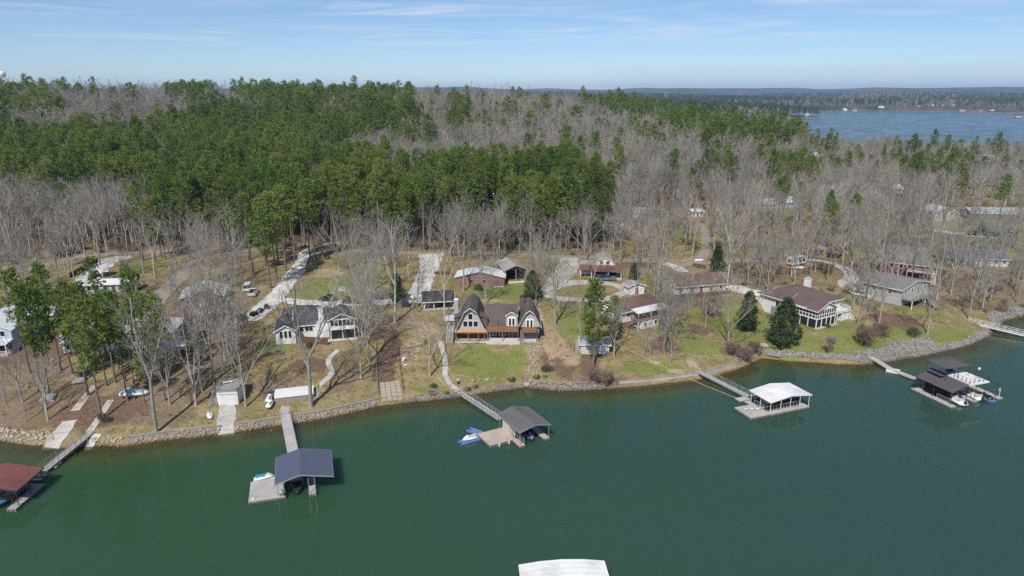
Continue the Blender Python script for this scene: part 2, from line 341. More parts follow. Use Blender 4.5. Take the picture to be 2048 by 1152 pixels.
# ground cover patches: (cover, image x, image y, half-width m, half-depth m, turn deg)
COVER = [('g', 965, 728, 8.0, 8.5, 0), ('g', 1035, 720, 2.5, 7, 0), ('g', 1150, 640, 5.5, 11, -10), ('g', 1180, 675, 7, 5, 0), ('g', 1000, 590, 14, 6, 0), ('g', 1010, 578, 16, 5, 0), ('g', 1130, 580, 5, 3, 0),
         ('g', 1390, 690, 10, 6, 10), ('g', 1430, 640, 9, 9, 0), ('g', 1440, 605, 12, 5, 0), ('g', 1540, 680, 11, 9, 0), ('g', 1620, 700, 16, 4, 0), ('g', 1510, 630, 8, 8, 0), ('g', 1570, 650, 9, 9, 0), ('g', 1690, 660, 8, 8, 0), ('g', 1640, 690, 14, 5, 0),
         ('g', 1740, 690, 8, 7, 0), ('g', 1800, 665, 12, 4, 0), ('g', 1900, 670, 12, 5, 20), ('g', 1845, 625, 9, 4, 0), ('g', 650, 575, 9, 14, 0), ('g', 690, 560, 9, 9, 0), ('g', 690, 580, 6, 6, 0), ('g', 740, 545, 10, 12, 0), ('g', 290, 530, 14, 5, 0),
         ('g', 1380, 480, 5, 22, 0), ('g', 1880, 510, 25, 8, 0), ('g', 1950, 478, 18, 5, 0), ('g', 1290, 560, 6, 5, 0), ('g', 1170, 585, 5, 3, 0), ('g', 1800, 470, 30, 14, 0), ('g', 10, 725, 5, 3, 0), ('g', 500, 590, 2, 5, 0), ('g', 930, 560, 8, 5, 0),
         ('g', 560, 690, 5, 5, 0), ('g', 1700, 600, 4, 3, 0), ('g', 860, 780, 6, 1.5, 0), ('g', 1180, 745, 5, 1.6, 0), ('g', 1300, 735, 10, 3, 8), ('g', 1340, 660, 5, 4, 0), ('g', 2000, 590, 20, 10, 0), ('g', 1250, 610, 3, 3, 0), ('g', 1960, 500, 22, 6, 0),
         ('m', 780, 700, 2.9, 10.5, 4), ('m', 770, 745, 2.7, 9, 4), ('m', 765, 665, 4.5, 5, 0), ('l', 400, 720, 13, 9, 0), ('l', 340, 780, 13, 8, 0), ('l', 300, 830, 10, 4, 0), ('l', 130, 790, 12, 7, 0), ('l', 60, 740, 12, 6, 0), ('m', 200, 820, 10, 6, 0), ('m', 470, 690, 5, 5, 0),
         ('m', 1180, 725, 3.2, 6, -15), ('m', 1115, 720, 5, 8, 15), ('m', 1210, 762, 6, 1.6, 5), ('m', 1475, 700, 2.2, 5, 10), ('m', 1330, 690, 4, 4, 0), ('m', 1790, 640, 8, 5, 0), ('l', 560, 770, 6, 5, 0), ('l', 690, 740, 4, 9, 0), ('m', 1250, 530, 10, 5, 0), ('m', 1560, 530, 16, 5, 0),
         ('m', 1630, 520, 8, 3, 0), ('m', 1940, 610, 10, 4, 0), ('m', 330, 650, 20, 10, 0), ('m', 100, 690, 20, 10, 0), ('m', 1440, 560, 5, 5, 0), ('m', 720, 640, 4, 5, 0), ('m', 1400, 660, 4, 3, 20), ('m', 620, 730, 5, 4, 0), ('m', 1420, 620, 3, 5, 20), ('m', 1490, 740, 2, 2, 0),
         ('c', 850, 660, 5.5, 5, 0), ('c', 830, 650, 4, 4, 0), ('c', 1100, 680, 2.5, 11, 0), ('c', 1125, 700, 3.5, 7, 20), ('c', 920, 690, 2, 1.5, 0), ('c', 300, 507, 24, 3, 0), ('c', 450, 500, 20, 3, 0), ('c', 640, 488, 14, 3, 0), ('c', 1080, 640, 1.6, 9, 5), ('c', 960, 600, 7, 1.8, 0),
         ('c', 1310, 725, 1.6, 0.8, 0), ('c', 1350, 742, 3, 0.9, 0), ('c', 1385, 728, 1.5, 3, 0), ('c', 1250, 522, 14, 2, 0), ('c', 820, 700, 2.5, 8, 0), ('c', 660, 545, 6, 6, 0), ('c', 1340, 520, 12, 2, 0), ('c', 1590, 530, 9, 4, 0), ('c', 700, 640, 6, 3, 0),
         ('l', 330, 600, 26, 16, 0), ('l', 470, 560, 8, 14, 0), ('l', 100, 640, 40, 30, 0), ('l', 430, 640, 10, 14, 0), ('l', 1330, 600, 4, 8, 0), ('l', 1400, 600, 8, 8, 0), ('l', 1500, 560, 26, 10, 0), ('l', 1800, 590, 16, 12, 0), ('l', 1700, 540, 20, 10, 0), ('l', 1960, 570, 26, 14, 0), ('l', 800, 640, 3, 6, 0),
         ('l', 1200, 760, 9, 2.2, 3), ('l', 60, 820, 18, 8, 0), ('l', 1060, 600, 4, 10, 0), ('l', 1830, 560, 12, 10, 0)]
def cover_at(x, y):
    out = np.zeros((len(x), 4), np.float32)
    edge_y = np.interp(x, EDGE_X, EDGE_Y)
    out[:, 3] = sstep(-6, 6, y - edge_y + 4 * noise2(x, y, 9, 2))
    near = (y < 420)
    for k, px, py, rx, ry, rot in COVER:
        g = G(px, py); a = R(rot); dx, dy = x - g.x, y - g.y
        lx = dx * math.cos(a) + dy * math.sin(a); ly = -dx * math.sin(a) + dy * math.cos(a)
        w = 0.86 * (1 - sstep(0.50, 1.32, np.sqrt((lx / rx) ** 2 + (ly / ry) ** 2) + 0.16 * noise2(x, y, 2.5, px) + 0.10 * noise2(x, y, 1.1, py)))
        j = 'gmcl'.index(k); out[:, j] = np.where(near, np.maximum(out[:, j], w), out[:, j])
    return out
EDGE_PX = [(-150, 548), (0, 530), (120, 512), (330, 500), (500, 496), (620, 492), (760, 503), (880, 503), (1000, 502), (1130, 507), (1205, 502), (1255, 478), (1330, 412), (1420, 385), (1520, 372), (1600, 335), (1700, 300)]
_e = [G(*p) for p in EDGE_PX]
EDGE_X = np.array([-2000] + [p.x for p in _e] + [320, 3000.0]); EDGE_Y = np.array([_e[0].y - 10] + [p.y for p in _e] + [560, 560.0])
_k = np.argsort(EDGE_X); EDGE_X = EDGE_X[_k]; EDGE_Y = EDGE_Y[_k]
def axis_pts(segs):
    out = []
    for a, b, st in segs: out += list(np.arange(a, b, st))
    return np.array(out + [segs[-1][1]], float)
GX = axis_pts([(-9000, -3000, 600), (-3000, -800, 110), (-800, -240, 20), (-240, -130, 4), (-130, 175, 0.9), (175, 260, 3), (260, 800, 12), (800, 2000, 25), (2000, 4000, 100), (4000, 10000, 500)])
GY = axis_pts([(-600, 60, 60), (60, 100, 5), (100, 262, 0.9), (262, 340, 2), (340, 800, 8), (800, 2700, 22), (2700, 5200, 80), (5200, 13000, 260)])
def tensor(xs, ys):
    X, Y = np.meshgrid(xs, ys); nx, ny = len(xs), len(ys)
    i = np.arange(nx * ny).reshape(ny, nx)
    F = np.stack([i[:-1, :-1], i[:-1, 1:], i[1:, 1:], i[1:, :-1]], -1).reshape(-1, 4)
    return X.ravel(), Y.ravel(), F
def build_ground():
    X, Y, F = tensor(GX, GY)
    Z = h(X, Y); near = (Y > 100) & (Y < 300); Z = Z + np.where(near, 0.05 * noise2(X, Y, 0.9, 6), 0)
    me = np_mesh('ground', np.stack([X, Y, Z], 1), F, ground_material())
    ca = me.color_attributes.new('cover', 'FLOAT_COLOR', 'POINT'); ca.data.foreach_set('color', cover_at(X, Y).ravel())
    me.polygons.foreach_set('use_smooth', [True] * len(me.polygons))
    return struct(link('ground', me))
def water_material():
    m_ = bpy.data.materials.new('lake_water'); m_.use_nodes = True; nt = m_.node_tree; N = nt.nodes.new; L = nt.links.new
    nt.nodes.remove(nt.nodes['Principled BSDF']); out = nt.nodes['Material Output']
    geo = N('ShaderNodeNewGeometry'); P = geo.outputs['Position']
    at_ = N('ShaderNodeAttribute'); at_.attribute_name = 'depth'
    big = nz_node(N, L, P, 0.011, 4, 0.55, 0.6); fine = nz_node(N, L, P, 0.35, 5, 0.6)
    bx_ = N('ShaderNodeSeparateXYZ'); L(P, bx_.inputs[0]); patch_sky_tint = mth(N, L, 'ADD', mth(N, L, 'MULTIPLY', big, 1.2), rng(N, L, bx_.outputs['X'], -90, 90, -0.32, 0.32, False))  # water tone patches, plus sky reflection painted in as teal towards the right
    body = mixc(N, L, rng(N, L, patch_sky_tint, 0.30, 0.95), (0.0265, 0.0715, 0.0330), (0.0315, 0.0690, 0.0570))
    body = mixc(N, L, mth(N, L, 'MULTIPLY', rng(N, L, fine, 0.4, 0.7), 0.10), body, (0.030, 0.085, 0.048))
    olive = mixc(N, L, rng(N, L, at_.outputs['Fac'], 0.5, 2.6), (0.060, 0.074, 0.024), body)
    dif = N('ShaderNodeBsdfPrincipled'); dif.subsurface_method = 'BURLEY'; L(olive, dif.inputs['Base Color']); dif.inputs['Subsurface Weight'].default_value = 1.0
    dif.inputs['Subsurface Radius'].default_value = (1.0, 1.6, 1.3); dif.inputs['Subsurface Scale'].default_value = 1.6; dif.inputs['Specular IOR Level'].default_value = 0.0; dif.inputs['Roughness'].default_value = 1.0   # light spreads in murky water
    tr = N('ShaderNodeBsdfTransparent'); tr.inputs['Color'].default_value = (0.62, 0.68, 0.50, 1)
    mx = N('ShaderNodeMixShader'); L(rng(N, L, at_.outputs['Fac'], -0.05, 1.15, 0.0, 1.0, False), mx.inputs[0]); L(tr.outputs[0], mx.inputs[1]); L(dif.outputs[0], mx.inputs[2])
    gl = N('ShaderNodeBsdfGlossy'); L(rng(N, L, bx_.outputs['Y'], 330, 800, 0.03, 0.22), gl.inputs['Roughness'])
    st = N('ShaderNodeMapping'); L(P, st.inputs[0]); st.inputs['Scale'].default_value = (0.8, 1.3, 1); st.inputs['Rotation'].default_value = (0, 0, R(20))
    w1 = nz_node(N, L, st.outputs[0], 1.5, 4, 0.6); w2 = nz_node(N, L, st.outputs[0], 0.22, 3, 0.5)
    wp = rng(N, L, nz_node(N, L, P, 0.03, 3, 0.5, 1.0), 0.38, 0.66, 0.35, 1.5)   # breeze patches and calm water
    ws = mth(N, L, 'MULTIPLY', mth(N, L, 'ADD', mth(N, L, 'MULTIPLY', w1, 0.5), w2), wp)
    bp = N('ShaderNodeBump'); bp.inputs['Strength'].default_value = 0.5; L(rng(N, L, bx_.outputs['Y'], 300, 800, 0.055, 1.1), bp.inputs['Distance']); L(ws, bp.inputs['Height'])
    L(bp.outputs[0], gl.inputs['Normal'])
    fr = N('ShaderNodeFresnel'); fr.inputs['IOR'].default_value = 1.33; L(bp.outputs[0], fr.inputs['Normal'])
    fin = N('ShaderNodeMixShader'); L(fr.outputs[0], fin.inputs[0]); L(mx.outputs[0], fin.inputs[1]); L(gl.outputs[0], fin.inputs[2])
    L(fin.outputs[0], out.inputs['Surface']); return m_
def build_water():
    X, Y, F = tensor(GX, GY); Z = h(X, Y)
    keep = (Z[F].min(1) < 0.15); F = F[keep]
    u, inv = np.unique(F, return_inverse=True); F = inv.reshape(F.shape)
    V = np.stack([X[u], Y[u], np.zeros(len(u))], 1)
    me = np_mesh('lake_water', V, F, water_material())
    a = me.attributes.new('depth', 'FLOAT', 'POINT'); a.data.foreach_set('value', (-Z[u]).astype(np.float32))
    return struct(link('lake_water', me))
# ------------------------------------------------------------------ roads, drives and paths, laid on the ground
def ribbon(name, pts, widths, m_, lift=0.05, step=0.8, cross=4, label=None, joints=False):
    P = [Vector((p[0], p[1], 0)) for p in pts]
    if not hasattr(widths, '__len__'): widths = [widths] * len(P)
    # Catmull-Rom through the surveyed points
    C, W = [], []
    for i in range(len(P) - 1):
        a, b, c, d = P[max(i - 1, 0)], P[i], P[i + 1], P[min(i + 2, len(P) - 1)]
        n = max(2, int((c - b).length / step))
        for k in range(n):
            t = k / n
            C.append(0.5 * ((2 * b) + (c - a) * t + (2 * a - 5 * b + 4 * c - d) * t * t + (3 * b - a - 3 * c + d) * t ** 3)); W.append(widths[i] * (1 - t) + widths[i + 1] * t)
    C.append(P[-1]); W.append(widths[-1]); V, F = [], []
    for c_, w_ in list(zip(C, W))[::3]: TREE_BOXES.append((c_.x, c_.y, w_ / 2 + 1.1)); n = len(C); K = cross + 1
    for i in range(n):
        tn = (C[min(i + 1, n - 1)] - C[max(i - 1, 0)]).normalized(); nn = Vector((-tn.y, tn.x, 0))
        for k in range(K):
            wob = (0.16 * math.sin(i * 0.9 + k) + 0.12 * math.sin(i * 2.3 + 2 * k)) if k in (0, cross) and W[i] > 2 else 0.0; q = C[i] + nn * (W[i] * (k / cross - 0.5) + wob); V.append((q.x, q.y, 0))
    V = np.array(V); V[:, 2] = h(V[:, 0], V[:, 1]) + lift
    for i in range(n - 1):
        for k in range(cross): F.append((i * K + k, (i + 1) * K + k, (i + 1) * K + k + 1, i * K + k + 1))
    me = np_mesh(name, V, np.array(F)[:, ::-1], m_)
    o = link(name, me); struct(o)
    if label: o['label'] = label
    if joints:
        J = MB(); k = max(1, int(3.4 / step))
        for i in range(k, n - 1, k):
            for c_ in range(cross):
                a, b = Vector(V[i * K + c_]), Vector(V[i * K + c_ + 1]); t_ = Vector(V[(i + 1) * K + c_]) - a; t_.normalize(); up = Vector((0, 0, 0.006)); J.quad(a + up, b + up, b + up + t_ * 0.07, a + up + t_ * 0.07)
        J.build('expansion_joint', mat('joint_dirt', (0.16, 0.14, 0.115), rough=0.95), o)
    return o
# ------------------------------------------------------------------ trees
def leaf_material(name, c1, c2, c3, rand=0.25, trans=0.25, flat=0.0):
    m_ = bpy.data.materials.new(name); nt, N, L, bs = nodes_of(m_)
    oi = N('ShaderNodeObjectInfo'); geo = N('ShaderNodeNewGeometry')
    n1 = nz_node(N, L, geo.outputs['Position'], 0.9, 3)
    c = mixc(N, L, rng(N, L, n1, 0.35, 0.65), c1, c2); c = mixc(N, L, mth(N, L, 'MULTIPLY', oi.outputs['Random'], 0.75), c, c3)
    ns = nz_node(N, L, geo.outputs['Position'], 0.028, 4, 0.6); hv = N('ShaderNodeHueSaturation'); L(rng(N, L, ns, 0.34, 0.66, 0.74, 1.22), hv.inputs['Value']); L(rng(N, L, ns, 0.3, 0.7, 0.515, 0.49), hv.inputs['Hue']); L(c, hv.inputs['Color']); c = hv.outputs['Color']   # stands differ in tone
    L(c, bs.inputs['Base Color']); bs.inputs['Roughness'].default_value = 0.65; bs.inputs['Specular IOR Level'].default_value = 0.22
    tl = N('ShaderNodeBsdfTranslucent'); L(c, tl.inputs['Color']); ms = N('ShaderNodeMixShader'); ms.inputs[0].default_value = trans
    out = nt.nodes['Material Output']; L(bs.outputs[0], ms.inputs[1]); L(tl.outputs[0], ms.inputs[2]); L(ms.outputs[0], out.inputs['Surface'])
    return m_
PINE_LEAF = leaf_material('pine_needles', (0.094, 0.172, 0.024), (0.155, 0.240, 0.040), (0.225, 0.262, 0.062), trans=0.42)
FAR_LEAF = leaf_material('far_needles', (0.046, 0.078, 0.024), (0.066, 0.098, 0.030), (0.078, 0.096, 0.034))
MAGNOLIA_LEAF = leaf_material('evergreen_leaf', (0.036, 0.062, 0.020), (0.068, 0.100, 0.034), (0.058, 0.090, 0.030), trans=0.12)
OAK_GREEN = leaf_material('young_leaf', (0.175, 0.175, 0.060), (0.235, 0.215, 0.085), (0.20, 0.165, 0.085))
PINK_BLOOM = leaf_material('pink_blossom', (0.36, 0.22, 0.24), (0.46, 0.30, 0.31), (0.40, 0.25, 0.25))
RED_BUD = leaf_material('red_bud', (0.22, 0.125, 0.105), (0.29, 0.175, 0.145), (0.26, 0.15, 0.12))
def bark(name, a, b, rnd=0.16): return mat(name, a, rough=0.95, col2=b, scale=1.2, spec=0.1, objrand=rnd)
PINE_BARK = bark('pine_bark', (0.230, 0.185, 0.150), (0.120, 0.092, 0.074))
GREY_BARK = bark('grey_bark', (0.420, 0.395, 0.355), (0.215, 0.197, 0.172), 0.30)
TWIG = bark('grey_twigs', (0.345, 0.320, 0.280), (0.225, 0.205, 0.175), 0.30)
DARK_TWIG = bark('brown_twigs', (0.27, 0.20, 0.155), (0.18, 0.135, 0.105), 0.2)
class TB:
    """triangle soup for foliage and twigs"""
    def __init__(s): s.v = []; s.f = []
    def tri(s, a, b, c): k = len(s.v); s.v += [a, b, c]; s.f.append((k, k + 1, k + 2))
    def seg(s, p0, p1, r0, r1, n=3):
        d = p1 - p0
        if d.length < 1e-5: return
        a = d.orthogonal().normalized(); b = d.normalized().cross(a); k = len(s.v)
        for p, r in ((p0, r0), (p1, r1)):
            for i in range(n):
                t = 2 * math.pi * i / n; s.v.append(p + a * (r * math.cos(t)) + b * (r * math.sin(t)))
        for i in range(n):
            j = (i + 1) % n; s.f.append((k + i, k + j, k + n + j)); s.f.append((k + i, k + n + j, k + n + i))
    def mesh(s, name, m_): return np_mesh(name, np.array([tuple(p) for p in s.v]), np.array(s.f), m_)
def rvec(rg):
    while True:
        v = Vector((rg.uniform(-1, 1), rg.uniform(-1, 1), rg.uniform(-1, 1)))
        if 0.05 < v.length < 1: return v.normalized()
def tuft(tb, rg, c, r, n, size, flat=0.6):
    for _ in range(n):
        d = rvec(rg); p = c + Vector((d.x * r, d.y * r, d.z * r * flat)) * rg.uniform(0.35, 1.0)
        a = rvec(rg); b = (d * 0.7 + rvec(rg) * 0.7 + Vector((0, 0, 0.25))).normalized(); s_ = size * rg.uniform(0.7, 1.3)
        side = b.cross(a)
        if side.length < 1e-3: continue
        side.normalize(); tb.tri(p - side * s_ * 0.34, p + side * s_ * 0.34, p + b * s_)
def make_pine(seed, H=24.0, base=0.5, Rr=3.4, clumps=46, tn=24, size=0.62, rad=0.95, nseg=6, leaf=None):
    rg = random.Random(seed); tr, fo = TB(), TB()
    lean = Vector((rg.uniform(-0.02, 0.02), rg.uniform(-0.02, 0.02), 0)); r0 = 0.0115 * H + 0.03
    def ax(t): return Vector((lean.x * H * t + 0.18 * math.sin(t * 5 + seed), lean.y * H * t + 0.18 * math.cos(t * 4 + seed), H * t))
    K = 7; a0 = rg.uniform(0, 6.28); asym = rg.uniform(0.1, 0.42); pw = rg.uniform(1.6, 3.0); full = rg.uniform(0.3, 0.6)
    for i in range(K):
        a, b = i / K * 0.97, (i + 1) / K * 0.97
        tr.seg(ax(a), ax(b), r0 * (1 - a * 0.86) * (1.35 if i == 0 else 1), r0 * (1 - b * 0.86), nseg)
    for i in range(clumps):
        t = base + (1 - base) * ((i + rg.random()) / clumps); q = (t - base) / (1 - base)
        prof = (0.5 + 0.5 * math.sin(min(1.0, q / full) * math.pi / 2)) * (1 - max(0, (q - 0.35) / 0.65) ** pw * 0.80)
        az = i * 2.39996 + rg.uniform(-0.6, 0.6); rr = Rr * prof * rg.uniform(0.45, 1.08) * (1 + asym * math.cos(az - a0))
        o = ax(t); c = o + Vector((math.cos(az) * rr, math.sin(az) * rr, rr * rg.uniform(0.05, 0.38) - 0.3 * (1 - q)))
        tr.seg(o - Vector((0, 0, 0.25)), c, 0.055, 0.02, 3)
        tuft(fo, rg, c, rad * rg.uniform(0.75, 1.25), tn, size)
    for _ in range(5):      # dead stubs on the bare stem
        t = rg.uniform(base * 0.55, base); az = rg.uniform(0, 6.28); o = ax(t); tr.seg(o, o + Vector((math.cos(az), math.sin(az), 0.1)) * rg.uniform(0.5, 1.4), 0.035, 0.012, 3)
    return tr.mesh('trunk', PINE_BARK), fo.mesh('crown', leaf or PINE_LEAF)
def make_bare(seed, H=20.0, fork=0.32, spread=0.55, leaders=4, n2=6, n3=6, n4=6, twig=0.036, tmat=None, bmat=None, buds=None, bud_n=0, bud_size=0.3, trunk_r=None, multi=1):
    rg = random.Random(seed * 7 + 3); tr, tw, bd = TB(), TB(), TB()
    r0 = trunk_r or (0.0082 * H + 0.045)
    def bend(d, k): v = (d + rvec(rg) * k); return v.normalized()
    def grow(p, d, ln, r, lev):
        segs = 4 if lev == 1 else (3 if lev == 2 else 2); q = p; dd = d; pts = [p]
        for i in range(segs):
            dd = bend(dd, 0.22); dd = (dd + Vector((0, 0, 0.06))).normalized(); nq = q + dd * (ln / segs)
            ra = r * (1 - 0.62 * i / segs); rb = r * (1 - 0.62 * (i + 1) / segs)
            (tr if lev <= 2 else tw).seg(q, nq, ra, rb, 5 if lev <= 1 else 3); q = nq; pts.append(q)
        n = (0, n2, n3, n4)[lev] if lev < 4 else 0
        for i in range(n):
            t = 0.22 + 0.78 * (i + rg.random() * 0.8) / n; k = min(segs - 1, int(t * segs)); f = t * segs - k; o = pts[k].lerp(pts[k + 1], min(1, f))
            cd = bend(dd, 0.2); s_ = cd.orthogonal().normalized(); s_.rotate(Matrix.Rotation(rg.uniform(0, 6.28), 3, cd))
            ang = rg.uniform(0.45, 0.95) * (0.8 + 0.4 * spread); nd = (cd * math.cos(ang) + s_ * math.sin(ang)).normalized(); nd = (nd + Vector((0, 0, 0.22))).normalized()
            l2 = ln * (1 - 0.45 * t) * rg.uniform(0.42, 0.68)
            if lev == 3:
                e = o + nd * max(0.5, l2); w = twig * rg.uniform(0.7, 1.2); tw.seg(o, e, w, w * 0.35, 3) if rg.random() < 0.35 else tw.tri(o - s_ * w, o + s_ * w, e)
                if buds:
                    for _ in range(bud_n): tuft(bd, rg, o.lerp(e, rg.uniform(0.4, 1.1)), 0.25, 1, bud_size)
            else: grow(o, nd, l2, max(twig * 0.9, r * (1 - 0.6 * t) * 0.5), lev + 1)
    for s in range(multi):
        off = Vector((0, 0, 0)) if multi == 1 else Vector((rg.uniform(-0.3, 0.3), rg.uniform(-0.3, 0.3), 0))
        d = bend(Vector((0, 0, 1)), 0.05 if multi == 1 else 0.45); fh = H * fork * rg.uniform(0.9, 1.1)
        p1 = off + d * fh * 0.5; d2 = bend(d, 0.06); p2 = p1 + d2 * fh * 0.5
        tr.seg(off - Vector((0, 0, 0.4)), off + d * 0.5, r0 * 1.5, r0 * 1.08, 6); tr.seg(off + d * 0.5, p1, r0 * 1.08, r0 * 0.92, 6); tr.seg(p1, p2, r0 * 0.92, r0 * 0.8, 6)
        for i in range(leaders):
            az = 6.283 * i / leaders + rg.uniform(-0.5, 0.5); tl = spread * rg.uniform(0.35, 0.95) if i else 0.08
            nd = (d2 + Vector((math.cos(az) * tl, math.sin(az) * tl, 0))).normalized(); o = p2 if i < 3 else p1.lerp(p2, rg.uniform(0.4, 0.95))
            grow(o, nd, (H - fh) * rg.uniform(0.78, 1.0) * (1.0 if i == 0 else 0.88), r0 * (0.62 if i == 0 else 0.5), 1)
    out = [tr.mesh('trunk', tmat or GREY_BARK), tw.mesh('branches', bmat or TWIG)]
    if buds: out.append(bd.mesh('blossom', buds))
    return out
def make_broadleaf(seed, H=9.0, Rr=3.6, n=150, tn=20, size=0.42, leaf=None, cone=0.6, base=0.06):
    rg = random.Random(seed); tr, fo = TB(), TB(); tr.seg(Vector((0, 0, -0.3)), Vector((0, 0, H * 0.8)), 0.17, 0.04, 6)
    for i in range(n):
        q = (i + rg.random()) / n; z = H * (base + (1 - base) * q); prof = (min(1, q / 0.22) ** 0.6) * (1 - cone * q) * math.sqrt(max(0.02, 1 - q ** 4))
        az = i * 2.39996 + rg.uniform(-0.4, 0.4); rr = Rr * prof * rg.uniform(0.55, 1.08) * (1 + 0.22 * math.sin(3 * az + z * 1.1) + 0.12 * math.sin(5 * az - z * 2.3)); c = Vector((math.cos(az) * rr, math.sin(az) * rr, z))
        if i % 3 == 0: tr.seg(Vector((0, 0, z * 0.85)), c, 0.05, 0.02, 3)
        tuft(fo, rg, c, 0.62 * rg.uniform(0.7, 1.3), tn, size, 0.75)
    return tr.mesh('trunk', GREY_BARK), fo.mesh('crown', leaf or MAGNOLIA_LEAF)
PINES = [make_pine(i, H=(25, 22, 27, 24, 20, 26)[i], base=(0.50, 0.42, 0.60, 0.46, 0.36, 0.66)[i], Rr=(2.8, 3.1, 2.4, 3.4, 2.9, 2.6)[i], clumps=(46, 54, 36, 60, 58, 30)[i], tn=34, size=0.52) for i in range(6)]
DENSE_PINE = [make_pine(27, H=20, base=0.33, Rr=2.9, clumps=78, tn=30, size=0.5, rad=0.85)]
YARD_PINES = [make_pine(20 + i, H=(21, 19, 23)[i], base=(0.50, 0.44, 0.55)[i], Rr=(2.7, 3.0, 2.5)[i], clumps=(38, 42, 36)[i], tn=30, size=0.52, rad=0.86) for i in range(3)]
MID_PINES = [make_pine(40 + i, H=(24, 21, 26, 19, 23)[i], base=(0.5, 0.42, 0.6, 0.34, 0.5)[i], Rr=(2.9, 3.3, 2.5, 3.0, 3.6)[i], clumps=(28, 32, 20, 32, 36)[i], tn=26, size=0.72, rad=1.0, nseg=4) for i in range(5)]
FAR_PINES = [make_pine(60 + i, H=22, base=0.40, Rr=4.6, clumps=12, tn=14, size=1.7, rad=1.8, nseg=3, leaf=FAR_LEAF) for i in range(2)]
BARES = [make_bare(i, H=(21, 19, 23, 18, 20, 22)[i], fork=(0.24, 0.30, 0.34, 0.2, 0.36, 0.26)[i], spread=(0.8, 0.7, 0.62, 0.85, 0.66, 0.8)[i], leaders=(4, 5, 4, 5, 4, 5)[i], n2=6, n3=6, n4=5, twig=0.026) for i in range(6)]
FOREST_BARES = [make_bare(30 + i, H=(22, 20, 23, 19)[i], fork=(0.38, 0.42, 0.36, 0.32)[i], spread=(0.5, 0.46, 0.6, 0.65)[i], leaders=4, n2=6, n3=5, n4=4, twig=0.036, trunk_r=(0.26, 0.2, 0.3, 0.22)[i]) for i in range(4)]
MID_BARES = [make_bare(50 + i, H=(21, 19, 23, 17, 21)[i], fork=(0.36, 0.28, 0.5, 0.2, 0.42)[i], spread=(0.55, 0.8, 0.35, 0.95, 0.5)[i], leaders=(4, 5, 3, 5, 3)[i], n2=5, n3=5, n4=4, twig=0.06, trunk_r=(0.24, 0.26, 0.2, 0.28, 0.3)[i]) for i in range(5)]
OLIVE_TWIG = bark('olive_twigs', (0.335, 0.335, 0.205), (0.235, 0.232, 0.145), 0.2)
MID_BUDS = [make_bare(65, H=20, fork=0.34, spread=0.6, leaders=4, n2=5, n3=5, n4=4, twig=0.085, bmat=OLIVE_TWIG), make_bare(66, H=19, fork=0.34, spread=0.6, leaders=4, n2=5, n3=5, n4=4, twig=0.07, bmat=DARK_TWIG)]
FAR_BARES = [make_bare(70 + i, H=19, fork=0.35, spread=0.6, leaders=3, n2=4, n3=4, n4=3, twig=0.22) for i in range(2)]
BUDDED = [make_bare(80 + i, H=(17, 14)[i], fork=0.3, spread=0.55, leaders=4, n2=5, n3=5, n4=4, buds=OAK_GREEN, bud_n=1, bud_size=0.34) for i in range(2)]
REDBUDS = [make_bare(90, H=13, fork=0.32, spread=0.5, leaders=4, n2=5, n3=5, n4=4, buds=RED_BUD, bud_n=1, bud_size=0.26)]
def plant(parts, name, label, cat, loc, rz, sc, group=None, sz=None, tilt=0.0):
    t = thing(name, label, cat, loc, rz, group); t.scale = (sc, sc, sz or sc); t.rotation_euler = (tilt, 0, rz)
    for me in parts: link(me.name.split('.')[0], me, None, t)
    return t
_TB = [0, None]
def blocked(x, y):
    for cx, cy, hw, hd, rot, e, bl in PADS:
        dx, dy = x - cx, y - cy
        if abs(dx * math.cos(rot) + dy * math.sin(rot)) < hw + 1.8 and abs(-dx * math.sin(rot) + dy * math.cos(rot)) < hd + 2.5: return True
    if _TB[0] != len(TREE_BOXES): _TB[0] = len(TREE_BOXES); _TB[1] = np.array(TREE_BOXES)
    if _TB[0] and bool(((x - _TB[1][:, 0]) ** 2 + (y - _TB[1][:, 1]) ** 2 < _TB[1][:, 2] ** 2).any()): return True
    return False
def in_poly(x, y, poly):
    c = False; j = len(poly) - 1
    for i in range(len(poly)):
        xi, yi = poly[i]; xj, yj = poly[j]
        if (yi > y) != (yj > y) and x < (xj - xi) * (y - yi) / (yj - yi) + xi: c = not c
        j = i
    return c
def crown_outline(pts, up=0): return pts
